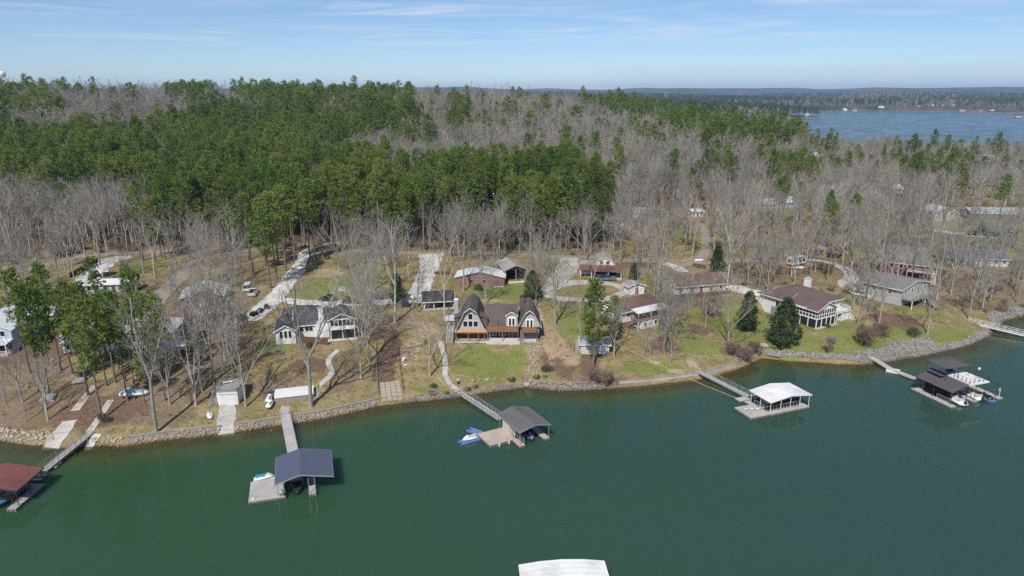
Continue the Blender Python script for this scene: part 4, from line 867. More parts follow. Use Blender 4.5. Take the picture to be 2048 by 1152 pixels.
# ------------------------------------------------------------------ the gambrel house on the centre lot
def main_house():
    loc, rz, w = rect_on((908, 683), (1079, 683), 13.0, pad=3.5)
    p = thing('gambrel_house', 'brown gambrel-roofed house with orange wood balconies above the centre lawn', 'house', loc, rz)
    s = w / 20.6
    # left wing: steep gambrel facing the lake
    cx = -6.3; prof = [(cx - 3.75, 2.35), (cx - 1.45, 7.35), (cx, 8.4), (cx + 1.45, 7.35), (cx + 3.75, 2.35)]
    shell(p, prof, 0.9, 12.6, 'y', M_GREYSIDE, M_BROWNSH, over=0.12, end=0.9, t=0.2, trim_w=0.17, z0=3.2)
    MB().box(cx - 3.5, cx + 3.5, 2.3, 12.4, -0.9, 2.3).build('lower_wall', M_DKSTAIN, p)
    for x in (-1.24, 0, 1.24): window(p, cx + x, 3.45, 1.0, 1.4, 0.9, frame=M_WHITE)
    window(p, cx, 5.3, 1.0, 1.4, 0.9)
    MB().slab((cx - 3.6, 0.86, 3.0), (cx + 3.6, 0.86, 3.0), (cx + 3.75, -0.25, 2.42), (cx - 3.75, -0.25, 2.42), 0.1).build('pent_roof', M_COPPER, p)
    MB().box(cx - 3.6, cx + 3.6, -0.1, 0.1, 2.1, 2.36).build('porch_beam', M_STAIN, p)
    posts(p, [(cx - 3.45, 0.0), (cx - 0.5, 0.0), (cx + 1.9, 0.0), (cx + 3.4, 0.0)], -0.6, 2.1, 0.18, M_STAIN)
    railing(p, [(cx - 3.4, -0.02), (cx + 3.3, -0.02)], 0.0, 0.9, M_DKSTAIN, 0.25)
    MB().box(cx - 3.7, cx + 3.9, -0.8, 2.4, -0.9, 0.10).build('porch_slab', M_CONCW, p)
    for sx in (-1, 1):      # shed dormers on both flanks
        x0, x1 = sorted((cx + sx * 2.2, cx + sx * 4.0)); MB().box(x0, x1, 2.4, 5.6, 2.4, 5.0).build('side_dormer', M_BROWNSH, p)
        q = [(cx + sx * 1.7, 6.0), (cx + sx * 4.2, 5.0), (cx + sx * 4.2, 4.88), (cx + sx * 1.7, 5.88)]
        MB().prism(q, 2.2, 5.8, 'y').build('dormer_roof', M_BROWNSH, p)
    # middle: gambrel with its ridge along the lake
    shell(p, [(2.7, 2.95), (4.5, 6.3), (6.9, 7.35), (9.3, 6.3), (11.1, 2.95)], cx + 3.2, 5.2, 'x', M_GREYSIDE, M_BROWNSH, over=0.3, end=0.0, t=0.2, trim=None, z0=3.75)
    MB().box(cx + 3.9, 5.4, 3.0, 10.8, -0.9, 2.9).build('lower_wall', M_DARKSH, p)
    xa, xb = -2.35, 5.2
    MB().box(xa, xb, 0.15, 2.95, 2.68, 2.86).build('balcony_deck', M_STAIN, p)
    MB().box(xa - 0.03, xb + 0.03, 0.05, 0.15, 2.45, 2.88).build('balcony_fascia', M_STAIN, p)
    MB().box(xa + 0.1, xa + 3.7, 0.09, 0.13, 2.95, 3.75).build('rail_panel', M_STAIN, p); MB().box(xa + 3.9, xb - 0.1, 0.09, 0.13, 2.95, 3.75).build('rail_panel', M_STAIN, p)
    MB().box(xa, xb, 0.04, 0.19, 3.78, 3.88).build('hand_rail', M_STAIN, p)
    posts(p, [(xa + 0.1, 0.1), ((xa + xb) / 2, 0.1), (xb - 0.1, 0.1)], -0.5, 3.9, 0.17, M_STAIN)
    for x in (-1.0, 1.3): window(p, x, 0.5, 1.5, 1.5, 3.0, bars=1)
    window(p, 3.7, 0.15, 1.5, 2.0, 3.0, bars=1, name='patio_door')
    MB().box(xa - 0.1, xb + 0.35, -1.6, 3.0, -0.9, 0.12).build('patio_slab', M_CONCW, p)
    # roof dormer with white doors
    dx = 3.6; shell(p, [(dx - 1.4, 5.7), (dx - 0.75, 6.35), (dx, 6.7), (dx + 0.75, 6.35), (dx + 1.4, 5.7)], 2.6, 5.6, 'y', M_GREYSIDE, M_BROWNSH, over=0.1, end=0.35, z0=3.9, trim_w=0.2)
    MB().box(dx - 1.0, dx + 1.0, 2.5, 2.585, 2.9, 5.4).build('door_surround', M_WHITE, p)
    for x in (-0.42, 0.42): window(p, dx + x, 3.2, 0.5, 1.8, 2.5, name='balcony_door')
    # right wing
    rx = 7.9; shell(p, [(rx - 2.75, 3.55), (rx - 1.05, 6.9), (rx, 7.65), (rx + 1.05, 6.9), (rx + 2.75, 3.55)], 1.0, 10.4, 'y', M_GREYSIDE, M_BROWNSH, over=0.15, end=0.7, t=0.2, trim_w=0.16, z0=4.25)
    MB().box(rx - 2.3, rx + 2.35, 1.6, 10.2, -0.9, 3.4).build('lower_wall', M_SLATESIDE, p)
    MB().box(rx - 0.95, rx + 0.95, 0.9, 0.985, 3.2, 5.4).build('door_surround', M_WHITE, p)
    for x in (-0.42, 0.42): window(p, rx + x, 3.35, 0.45, 1.75, 0.9, name='balcony_door')
    MB().box(rx - 1.8, rx + 1.7, -0.4, 1.0, 2.66, 2.84).build('balcony_deck', M_STAIN, p)
    MB().box(rx - 1.82, rx + 1.72, -0.5, -0.4, 2.45, 2.86).build('balcony_fascia', M_STAIN, p)
    MB().box(rx - 1.7, rx + 1.6, -0.47, -0.43, 2.95, 3.7).build('rail_panel', M_STAIN, p); MB().box(rx - 1.8, rx + 1.7, -0.52, -0.38, 3.72, 3.82).build('hand_rail', M_STAIN, p)
    posts(p, [(rx - 1.72, -0.42), (rx + 1.62, -0.42)], -0.5, 3.85, 0.17, M_DKSTAIN)
    MB().box(rx - 1.9, rx + 2.0, -0.7, 1.7, -0.9, 0.11).build('porch_slab', M_CONCW, p)
    chimney(p, 6.2, 8.9, 1.1, 0.9, 5.0, 8.6, M_BROWNSH, M_DKMETAL)
    chimney(p, cx - 3.9, 8.2, 1.0, 1.0, -0.5, 8.0, M_GREYSIDE, M_WHITE)
    # annex behind the left wing, with a pale flat roof
    MB().box(cx - 6.3, cx - 4.4, 6.4, 9.6, -0.6, 3.2).build('annex_wall', M_GREYSIDE, p); MB().box(cx - 6.7, cx - 4.35, 5.9, 9.9, 3.2, 3.38).build('annex_roof', M_WHITEROOF, p)
    door(p, cx - 5.1, 0.9, 0.9, 2.0, M_DKMETAL, 6.4)
    # grey stair down from the side landing
    MB().box(cx - 5.9, cx - 3.85, 2.6, 4.4, 2.3, 2.44).build('landing_deck', M_GREYWOOD, p); railing(p, [(cx - 5.9, 2.7), (cx - 5.9, 4.3), (cx - 4.0, 4.3)], 2.44, 0.95, M_GREYWOOD)
    posts(p, [(cx - 5.8, 4.2), (cx - 4.1, 4.2), (cx - 5.8, 2.8), (cx - 4.1, 2.8)], -0.6, 2.3, 0.14, M_GREYWOOD, 'landing_post')
    stairs(p, cx - 5.7, cx - 4.3, 2.6, -1.9, 2.4, -0.25, mat('pale_stair_wood', (0.50, 0.48, 0.45), rough=0.85), 15)
    # curved flue of the deck stove, bent over the balcony
    MB().path([(0.4, 2.0, 3.0), (0.15, 2.4, 4.0), (0.35, 2.6, 4.9)], 0.05, 5).build('bent_flue', M_DKMETAL, p)
    return p
def ranch_house():
    a = G(553, 690); e = a.z; a = at(553, 690, e); rz = R(15); c = a + Vector((math.cos(rz) * 9, math.sin(rz) * 9, 0))
    n = Vector((-math.sin(rz), math.cos(rz), 0)); m_ = c + n * 6; PADS.append((m_.x, m_.y, 9.6, 6.6, rz, e, 4.0))
    p = thing('ranch_house', 'white ranch house with charcoal roof, tall white chimney and two-level sunroom', 'house', (a.x, a.y, e), rz)
    gable(p, 0, 4.4, 0, 9.6, 3.5, 1.2, 'y', M_SIDING, M_DARKSH, z0=0)
    for x in (1.25, 2.25, 3.2): window(p, x, 1.5, 0.62, 1.7, 0.0)
    shell(p, [(3.2, 3.5), (7.4, 5.9), (11.6, 3.5)], 4.2, 17.6, 'x', M_SIDING, M_DARKSH, end=0.3)
    window(p, 5.6, 1.7, 1.0, 1.2, 3.2); window(p, 7.4, 1.7, 1.7, 1.2, 3.2, bars=1)
    ch = MB().prism([(8.9, -0.4), (12.0, -0.4), (12.0, 3.0), (10.9, 4.6), (10.9, 7.3), (9.8, 7.3), (9.8, 4.4), (8.9, 3.0)], 2.5, 3.15, 'y').build('chimney', M_WHITE, p)
    MB().box(9.7, 11.0, 2.4, 3.25, 7.3, 7.45).build('chimney_cap', M_CONC, ch)
    # sunroom on the right, glazed above and screened below
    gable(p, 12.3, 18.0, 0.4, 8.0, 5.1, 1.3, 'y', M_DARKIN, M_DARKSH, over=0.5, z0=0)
    MB().box(12.2, 18.1, 0.25, 0.39, 2.35, 3.25).box(12.16, 12.3, 0.25, 5.0, 2.35, 3.25).box(18.0, 18.14, 0.25, 7.0, 2.35, 3.25).build('white_band', M_WHITE, p)
    MB().box(12.2, 18.1, 0.27, 0.39, 4.75, 5.05).build('lintel', M_WHITE, p)
    for i in range(7): MB().box(12.3 + i * 0.93, 12.44 + i * 0.93, 0.28, 0.39, 3.25, 4.75).build('mullion', M_WHITE, p)
    posts(p, [(12.4, 0.33), (15.1, 0.33), (17.9, 0.33)], -0.5, 2.35, 0.16, M_WHITE)
    MB().box(11.6, 18.4, -1.1, 0.6, -0.7, 0.10).build('patio_slab', M_CONCW, p)
    # grey wing behind
    hip(p, 1.2, 9.8, 11.8, 18.5, 3.0, 1.7, M_SIDING, M_DARKSH)
    return p
def lodge():
    a = G(1631, 657); e = a.z; a = at(1631, 657, e); rz = R(30); m_ = a + Vector((math.cos(rz) * 7.5 - math.sin(rz) * 9, math.sin(rz) * 7.5 + math.cos(rz) * 9, 0))
    PADS.append((m_.x, m_.y, 8.3, 9.8, rz, e, 4.0))
    p = thing('brown_roofed_lodge', 'white lake house with wide plum-brown roof and screened two-level corner porch', 'house', (a.x, a.y, e), rz)
    hip(p, 0.3, 15.0, 4.0, 18.6, 4.9, 2.9, M_SIDING, M_LODGESH, over=0.8)
    gable(p, 0.0, 7.4, 0.0, 8.5, 4.9, 1.7, 'y', M_DARKIN, M_LODGESH, over=0.6, end=0.5)
    MB().prism([(0.1, 4.82), (7.3, 4.82), (3.7, 6.4)], -0.06, -0.004, 'y').build('gable_panel', M_WHITE, p)
    for z0, z1 in ((2.3, 2.6), (3.35, 3.47), (4.6, 4.85)):
        MB().box(-0.1, 7.5, -0.12, -0.004, z0, z1).build('porch_rail', M_WHITE, p); MB().box(-0.12, -0.004, -0.1, 8.3, z0, z1).build('porch_rail', M_WHITE, p)
    for i in range(9): MB().box(-0.03 + i * 0.92, 0.11 + i * 0.92, -0.11, -0.004, 2.6, 4.6).build('mullion', M_WHITE, p)
    for i in range(7): MB().box(-0.11, -0.004, 0.4 + i * 0.95, 0.54 + i * 0.95, 2.6, 4.6).build('mullion', M_WHITE, p)
    posts(p, [(0.0, -0.05), (2.0, -0.06), (3.9, -0.06), (5.7, -0.06), (7.4, -0.06), (-0.06, 2.4), (-0.06, 4.8)], -0.5, 2.3, 0.2, M_WHITE)
    MB().box(-0.16, 0.29, 7.0, 14.0, -0.6, 2.3).build('stone_base', M_STONE, p)
    MB().box(-0.6, 8.2, -0.9, 0.2, -0.7, 0.11).build('patio_slab', M_CONC, p)
    MB().box(7.6, 14.6, 0.4, 3.95, 2.3, 2.5).build('deck', M_WHITE, p); railing(p, [(7.6, 0.4), (14.6, 0.4), (14.6, 3.9)], 2.5, 1.0, M_WHITE, 0.4)
    posts(p, [(9.2, 0.5), (11.0, 0.5), (14.5, 0.5)], -0.5, 2.3, 0.18, M_WHITE, 'deck_post')
    MB().box(11.2, 14.3, 0.7, 3.9, -0.6, 2.2).build('deck_room', M_WHITE, p)
    stairs(p, 14.7, 15.8, 3.0, -0.6, 2.4, -0.1, M_WHITE, 10)
    door(p, 9.0, 0.0, 1.0, 2.0, M_GLASS, 4.0); window(p, 11.5, 2.7, 1.6, 1.7, 4.0, bars=1); window(p, 9.2, 2.7, 1.2, 1.7, 4.0)
    window(p, 9.5, 2.7, 1.1, 1.2, 0.3, side='l'); window(p, 12.5, 2.7, 1.1, 1.2, 0.3, side='l')
    chimney(p, 12.6, 13.0, 1.5, 1.3, 4.0, 8.6, M_WHITE)
    return p
def barn_red():
    loc, rz, w = rect_on((911, 572), (1009, 573), 8.0)
    p = thing('weathered_barn', 'low weathered red plank barn with white metal roof behind gambrel house', 'barn', loc, rz)
    gable(p, -w / 2, w / 2, 0, 7.6, 2.7, 1.75, 'y', M_REDWOOD, M_WHITEROOF, over=0.3, end=0.3, trim=M_OLDMETAL, trim_w=0.12)
    door(p, w / 2 - 1.9, 0.0, 2.4, 2.2, M_REDWOOD); MB().box(w / 2 - 3.2, w / 2 - 0.2, -0.9, 0.0, -0.8, 0.1).build('door_step', M_CONC, p)
    window(p, -2.5, 1.1, 0.9, 0.8, frame=M_GREYWOOD); window(p, 1.2, 1.1, 0.9, 0.8, frame=M_GREYWOOD)
def barn_hay():
    loc, rz, w = rect_on((1010, 565), (1053, 562), 11.0)
    p = thing('open_pole_barn', 'open-fronted pole barn with weathered grey metal roof and dark interior', 'barn', loc, rz); x = w / 2
    shell(p, [(-x, 3.8), (0, 5.1), (x, 3.8)], 0, 11, 'y', M_DARKIN, M_OLDMETAL, wall=False, over=0.4, trim=None)
    MB().box(-x, -x + 0.12, 0, 10.9, -0.5, 3.65).box(x - 0.12, x, 0, 10.9, -0.5, 3.65).build('side_wall', M_GREYWOOD, p); MB().box(-x + 0.12, x - 0.12, 10.7, 10.85, -0.5, 3.7).build('back_wall', M_GREYWOOD, p)
    posts(p, [(-x + 0.1, -0.1), (0, -0.1), (x - 0.1, -0.1)], -0.5, 3.7, 0.2, M_GREYWOOD)
    MB().box(-x + 0.6, x + 0.3, -1.4, -0.5, -0.9, 0.35).build('rubble_wall', M_CREAM, p)
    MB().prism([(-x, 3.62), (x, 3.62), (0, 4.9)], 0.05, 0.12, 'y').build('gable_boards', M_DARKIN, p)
def garage_dark():
    loc, rz, w = rect_on((848, 620), (908, 617), 8.5)
    p = thing('dark_garage', 'low charcoal-roofed open garage left of the gambrel house', 'garage', loc, rz); x = w / 2
    shell(p, [(0.0, 2.5), (4.2, 4.0), (8.4, 2.5)], -x, x, 'x', M_DARKIN, M_DARKSH, wall=False, over=0.6)
    MB().box(-x, x, 8.0, 8.2, -0.5, 2.4).box(x - 0.2, x, 0.2, 8.0, -0.5, 2.4).box(-x, -x + 0.2, 4.0, 8.0, -0.5, 2.4).build('wall', M_SLATESIDE, p)
    posts(p, [(-x + 0.15, 0.1), (-x / 3, 0.1), (x / 3, 0.1), (x - 0.15, 0.1)], -0.5, 2.45, 0.2, M_WHITE)
    MB().box(-x, x, -0.6, 8.1, -0.7, 0.08).build('floor_slab', M_CONC, p)
def gambrel_carport():
    loc, rz, w = rect_on((1160, 557), (1246, 559), 12.0); x = w / 2
    p = thing('gambrel_cottage', 'small white gambrel cottage with rusty porch roof and open carport', 'house', loc, rz); c = 1.0
    shell(p, [(c - 3.4, 2.7), (c - 2.4, 4.7), (c, 5.9), (c + 2.4, 4.7), (c + 3.4, 2.7)], 4.6, 12.0, 'y', M_SIDING, M_OLDMETAL, over=0.3, end=0.35)
    for dx in (-1.0, 1.0): window(p, c + dx, 3.6, 0.7, 0.8, 4.6, frame=M_DKSTAIN)
    MB().slab((-2.3, 4.5, 3.3), (x - 0.2, 4.5, 3.3), (x - 0.4, -0.3, 2.35), (-2.5, -0.3, 2.35), 0.12).build('carport_roof', M_RUST, p)
    MB().slab((-x, 5.2, 3.2), (-2.7, 5.2, 3.2), (-2.6, 0.9, 2.5), (-x - 0.2, 0.9, 2.5), 0.12).build('porch_roof', M_RUST, p)
    posts(p, [(-2.2, 0.0), (c + 1.0, 0.0), (x - 0.6, 0.0), (-x + 0.2, 1.2), (-3.0, 1.2)], -0.5, 2.3, 0.18, M_WHITE)
    MB().box(-x, c - 3.45, 5.0, 10.5, -0.5, 2.6).build('side_room', M_SIDING, p); MB().box(-x - 0.2, c - 3.4, 4.9, 10.8, 3.2, 3.3).build('side_roof', M_OLDMETAL, p)
    MB().box(-2.4, x - 0.4, -0.8, 4.6, -0.7, 0.08).build('carport_slab', M_CONC, p)
    MB().box(c - 3.4, c + 3.4, 4.5, 4.58, 0, 2.6).build('carport_back', M_DARKIN, p)
def simple_house(pl, pr, depth, wh, rise, ridge, wallm, roofm, name, label, cat='house', wins=3, dr=True, over=0.5, chim=None, lower=None, setz=None, sidewin=True, frame=None, group=None, trim=M_WHITE, pad=4.0, door_m=None, win_z=None, win_w=0.95, win_h=1.2):
    loc, rz, w = rect_on(pl, pr, depth, setz=setz, pad=pad); x = w / 2
    p = thing(name, label, cat, loc, rz, group)
    gable(p, -x, x, 0, depth, wh, rise, ridge, wallm, roofm, over=over, trim=trim)
    zz = win_z if win_z is not None else wh - 1.75
    n = wins + (1 if dr else 0)
    for i in range(n):
        u = -x + w * (i + 0.5) / n
        if dr and i == n // 2: door(p, u, wh - 2.7 if wh < 3.2 else 0.15, 0.95, 2.05, door_m or M_DKSTAIN)
        else: window(p, u, zz, win_w, win_h, frame=frame)
    if sidewin:
        for u in (depth * 0.3, depth * 0.7): window(p, u, zz, 0.9, 1.1, x, side='r', frame=frame); window(p, u, zz, 0.9, 1.1, -x, side='l', frame=frame)
    if lower: MB().box(-x - 0.02, x + 0.02, -0.02, depth + 0.02, -0.9, lower[0]).build('lower_wall', lower[1], p)
    if w > 6 and cat == 'house':
        for u, v in ((-x * 0.4, 0.62), (x * 0.35, 0.66)):
            yy, zz_ = (depth * v, wh + rise * (1 - abs(v - 0.5) * 2) - 0.1) if ridge == 'x' else (depth * 0.5, wh + rise * (1 - abs(u) / x) - 0.1)
            MB().tube((u, yy, zz_), (u, yy, zz_ + 0.55), 0.09, n=6).build('roof_vent', M_PALEROOF, p)
    if chim: chimney(p, chim[0], chim[1], 0.9, 0.9, wh, wh + rise + 1.0, chim[2])
    return p, w
def awning_house():
    p, w = simple_house((1242, 658), (1319, 640), 8.0, 4.7, 1.7, 'x', M_SIDING, M_REDSH, 'awning_house', 'two-level white house with red-brown roof and big white deck awning', wins=3, dr=False, over=0.7, win_z=2.9)
    x = w / 2
    MB().box(-x - 0.05, x * 0.1, -0.05, 8.05, -0.9, 1.6).build('brick_base', M_BRICK, p)
    MB().slab((-x + 3.0, -0.02, 4.75), (x + 0.4, -0.02, 4.75), (x + 0.6, -3.1, 4.35), (-x + 2.6, -3.1, 4.35), 0.1).build('awning', M_WHITEROOF, p)
    MB().box(-x + 3.0, x + 0.3, -2.9, -0.06, 2.2, 2.4).build('deck', M_GREYWOOD, p); railing(p, [(-x + 3.0, -0.1), (-x + 3.0, -2.85), (x + 0.25, -2.85), (x + 0.25, -0.1)], 2.4, 1.0, M_DKSTAIN, 0.3)
    posts(p, [(-x + 3.1, -2.8), (0.8, -2.8), (x + 0.2, -2.8)], -0.9, 4.3, 0.14, M_WHITE)
    MB().box(-x + 4.4, x, -2.6, -0.06, -0.9, 2.15).build('lower_room', M_SIDING, p)
    for u in (-x + 5.6, 0.9, 2.6, x - 0.8): window(p, u, 0.5, 0.8, 1.0, -2.6)
    st = MB(); c = (-x + 2.0, -1.8)
    for i in range(13):
        a = -0.4 + i * 0.42; st.cbox((c[0] + 0.55 * math.cos(a), c[1] + 0.55 * math.sin(a), -0.2 + i * 0.21), 1.0, 0.32, 0.05, a)
    s_ = st.build('spiral_stair', M_GREYWOOD, p); MB().tube((c[0], c[1], -0.6), (c[0], c[1], 3.4), 0.07).build('stair_post', M_GREYWOOD, s_)
def pump_house():
    p, w = simple_house((1161, 708), (1218, 709), 5.0, 2.5, 0.45, 'x', M_BEIGE, M_PALEROOF, 'beige_boathouse', 'small beige rendered shed with whitish flat roof by the shore pines', 'shed', wins=0, dr=False, sidewin=False, over=0.35)
    door(p, w / 2 - 1.4, -0.1, 1.6, 2.0, M_WHITE); MB().box(-w / 2 - 1.2, -w / 2 - 0.02, 0.6, 4.4, -0.5, 2.0).build('lean_to', M_GREYWOOD, p)
def boathouse():
    loc, rz, w = rect_on((436, 811), (477, 809), 6.0, pad=2.5); x = w / 2
    p = thing('white_boathouse', 'white boathouse with roof deck and railing at top of ramp', 'boathouse', loc, rz)
    MB().box(-x, x, 0, 5.9, -0.8, 2.85).build('wall', M_WHITE, p); MB().box(-x - 0.1, x + 0.1, -0.1, 6.0, 2.85, 3.0).build('roof_deck', M_DECKGREY, p)
    MB().box(-x + 0.5, x - 0.3, -0.06, -0.004, 0.0, 2.3).build('garage_door', M_SIDING, p); MB().box(-x + 0.4, x - 0.2, -0.1, -0.01, 2.3, 2.42).build('door_track', M_GREYWOOD, p)
    railing(p, [(-x, -0.02), (x, -0.02), (x, 5.9), (-x, 5.9), (-x, -0.02)], 3.0, 0.95, M_GREYWOOD, 0.5)
    stairs(p, -x - 1.3, -x - 0.2, 3.4, -0.6, 2.8, 0.0, M_GREYWOOD, 12)
    t = thing('deck_lounger', 'white lounge chair on the boathouse roof deck', 'lounger', loc + Vector((-math.sin(rz) * 3.8 - 0.8 * math.cos(rz), math.cos(rz) * 3.8, 3.0)), rz + 0.3)
    MB().box(-0.9, 0.9, -0.3, 0.3, 0.3, 0.38).slab((-0.9, -0.3, 0.38), (-0.9, 0.3, 0.38), (-1.5, 0.3, 0.85), (-1.5, -0.3, 0.85), 0.06).build('seat', M_WHITE, t); posts(t, [(-0.8, -0.25), (0.8, -0.25), (-0.8, 0.25), (0.8, 0.25)], 0, 0.3, 0.06, M_WHITE, 'leg')
def build_houses():
    main_house(); ranch_house(); lodge(); barn_red(); barn_hay(); garage_dark(); gambrel_carport(); awning_house(); pump_house(); boathouse()
    simple_house((1258, 590), (1288, 587), 3.4, 2.6, 0.8, 'y', M_WHITE, M_PALEROOF, 'garden_shed', 'tiny white shed with mottled grey roof beside the gravel loop', 'shed', wins=0, sidewin=False)
    p, w = simple_house((1352, 590), (1451, 582), 8.0, 2.7, 2.2, 'x', M_SIDING, M_REDSH, 'long_cottage', 'long low white cottage with reddish-brown roof and front deck', wins=4, over=0.6)
    MB().box(-w / 2 - 0.3, w / 2 + 0.2, -2.4, -0.05, -0.3, 0.1).build('deck', M_DKSTAIN, p); railing(p, [(-w / 2 - 0.2, -2.3), (w / 2 + 0.1, -2.3), (w / 2 + 0.1, -0.1)], 0.1, 0.95, M_DKSTAIN, 0.3)
    p, w = simple_house((-75, 706), (30, 702), 12, 5.4, 2.4, 'y', M_BLUESIDE, M_WHITEROOF, 'pale_blue_house', 'pale blue two-storey house with white metal roof at the left edge', wins=3, dr=False)
    x = w / 2; MB().slab((-x, -0.02, 3.0), (x + 0.2, -0.02, 3.0), (x + 0.2, -3.0, 2.6), (-x, -3.0, 2.6), 0.12).build('porch_roof', M_WHITEROOF, p); posts(p, [(-x, -2.9), (-x / 2, -2.9), (0, -2.9), (x / 2, -2.9), (x, -2.9)], -0.6, 2.55, 0.16, M_WHITE); railing(p, [(-x, -2.85), (x, -2.85), (x, -0.1)], 0.1, 0.95, M_WHITE, 0.3)
    MB().box(-x, x, -2.95, -0.02, -0.7, 0.05).build('porch_floor', M_CONC, p); MB().box(-x + 0.3, x - 0.3, -0.05, -0.004, 0.1, 2.3).build('porch_screen', M_DARKIN, p)
    p, w = simple_house((214, 684), (352, 684), 9, 3.0, 1.5, 'x', M_BRICK, M_PALEROOF, 'brick_house', 'brick house with long pale grey roof behind the shore pines', wins=4, over=0.7)
    MB().box(-w / 2, w / 2, -3.6, -0.1, -0.6, 0.1).build('deck', M_DKSTAIN, p); railing(p, [(-w / 2, -0.2), (-w / 2, -3.5), (w / 2, -3.5), (w / 2, -0.2)], 0.1, 0.9, M_DKSTAIN, 0.3)
    for (a, b, nm, lb) in (((198, 722), (280, 716), 'sun_canopy', 'broad white flat canopy below the brick house deck'), ((325, 716), (372, 712), 'sun_canopy', 'smaller white flat canopy right of the broad one')):
        loc, rz, w = rect_on(a, b, 3.6, pad=2.5); t = thing(nm, lb, 'canopy', loc, rz); x = w / 2
        MB().slab((-x, 3.6, 2.7), (x, 3.6, 2.7), (x, 0, 2.4), (-x, 0, 2.4), 0.12).build('roof', M_WHITEROOF, t); posts(t, [(-x + 0.2, 0.2), (x - 0.2, 0.2), (-x + 0.2, 3.4), (x - 0.2, 3.4)], -0.5, 2.45, 0.13, M_DKSTAIN); MB().box(-x + 0.2, x - 0.2, 0.2, 3.4, -0.4, 0.1).build('deck', M_DKSTAIN, t)
    simple_house((128, 706), (176, 700), 5, 2.6, 1.1, 'x', M_WHITE, M_WHITEROOF, 'white_shed', 'white shed with white roof among shore pines left of brick house', 'shed', wins=2, sidewin=False)
    p, w = simple_house((363, 618), (449, 611), 10, 3.0, 1.7, 'y', M_BRICK, M_WHITEROOF, 'brick_garage', 'brick garage building with white metal gable roof and white door', 'garage', wins=3, dr=False, over=0.4)
    MB().box(-0.9, 1.7, -0.07, -0.004, 0, 2.4).build('garage_door', M_WHITE, p); MB().box(w / 2, w / 2 + 0.05, 0.05, 9.9, 0.0, 2.7).build('side_cladding', M_SLATESIDE, p)
    loc, rz, w = rect_on((384, 650), (446, 640), 4.5); t = thing('flat_carport', 'pale grey flat-roofed carport in front of the brick garage', 'carport', loc, rz); x = w / 2
    MB().slab((-x, 4.5, 2.7), (x, 4.5, 2.7), (x, 0, 2.45), (-x, 0, 2.45), 0.14).build('roof', M_PALEROOF, t); posts(t, [(-x + 0.2, 0.2), (0, 0.2), (x - 0.2, 0.2), (-x + 0.2, 4.3), (x - 0.2, 4.3)], -0.4, 2.5, 0.14, M_WHITE)
    simple_house((36, 656), (108, 648), 6, 2.8, 1.3, 'x', M_WHITE, M_WHITEROOF, 'white_boat_shed', 'white boat shed with bright roof right of the pale blue house', 'shed', wins=2)
    simple_house((172, 588), (268, 584), 5, 2.8, 0.8, 'x', M_BLUESIDE, M_WHITEROOF, 'mobile_home', 'long white-roofed mobile home behind the left pines', wins=5)
    loc, rz, w = rect_on((181, 556), (206, 556), 4); t = thing('driveway_shelter', 'small white open shelter at the foot of the left concrete drive', 'shelter', loc, rz)
    gable(t, -w / 2, w / 2, 0, 4, 2.5, 0.7, 'y', M_WHITE, M_WHITEROOF, wall=False); posts(t, [(-w / 2 + 0.1, 0.1), (w / 2 - 0.1, 0.1), (-w / 2 + 0.1, 3.9), (w / 2 - 0.1, 3.9)], -0.4, 2.5, 0.16, M_WHITE)
    # right side
    p, w = simple_house((1800, 612), (1852, 594), 11, 4.8, 1.5, 'y', M_GREYSIDE, M_GREYSH, 'grey_roofed_house', 'house with mottled grey roof and dark deck right of the lodge', wins=4, dr=False, over=0.7, win_z=3.0)
    x = w / 2; MB().box(-x, x, -3.2, -0.05, 2.0, 2.2).build('deck', M_GREYWOOD, p); railing(p, [(-x, -0.2), (-x, -3.1), (x, -3.1), (x, -0.2)], 2.2, 1.0, M_GREYWOOD, 0.3); posts(p, [(-x + 0.1, -3.0), (0, -3.0), (x - 0.1, -3.0)], -0.6, 2.0, 0.2, M_WHITE, 'deck_post'); stairs(p, 0.2, 1.4, -3.2, -6.2, 2.1, -0.4, M_GREYWOOD, 12)
    loc, rz, w = rect_on((1764, 548), (1852, 558), 11); x = w / 2
    p = thing('red_barn_house', 'tall red barn-style house with grey roof and white balconies', 'house', loc, rz)
    shell(p, [(0, 4.6), (2.0, 7.4), (5.5, 8.9), (9.0, 7.4), (11, 4.6)], -x, x, 'x', M_BARNRED, M_GREYSH, over=0.5, end=0.4)
    for u in (-x * 0.6, -x * 0.2, x * 0.2): window(p, u, 2.7, 1.1, 1.2)
    for u in (3.5, 7.0): window(p, u, 5.2, 0.9, 1.2, x, side='r'); window(p, u, 2.2, 0.9, 1.2, x, side='r'); window(p, u, 5.2, 0.9, 1.2, -x, side='l')
    MB().box(0.5, x + 2.5, -2.2, -0.05, 2.2, 2.4).build('balcony', M_WHITE, p); railing(p, [(0.5, -0.1), (0.5, -2.1), (x + 2.4, -2.1), (x + 2.4, -0.1)], 2.4, 1.0, M_WHITE, 0.3); posts(p, [(0.7, -2.0), (x, -2.0), (x + 2.3, -2.0)], -0.6, 2.2, 0.18, M_WHITE); stairs(p, x + 1.2, x + 2.3, -2.2, -5.8, 2.3, -0.4, M_WHITE, 12)
    p, w = simple_house((1896, 530), (2016, 534), 10, 2.9, 1.8, 'x', M_SIDING, M_SLATEBLUE, 'blue_roofed_house', 'long house with slate-blue roof at the right edge', wins=6, over=0.7)
    posts(p, [(-w / 2 + 0.4, -2.2), (-w / 2 + 4, -2.2), (-w / 2 + 7.5, -2.2)], -0.5, 2.6, 0.2, M_WHITE); MB().slab((-w / 2, -0.6, 2.85), (-w / 2 + 8, -0.6, 2.85), (-w / 2 + 8, -2.6, 2.55), (-w / 2, -2.6, 2.55), 0.12).build('porch_roof', M_SLATEBLUE, p)
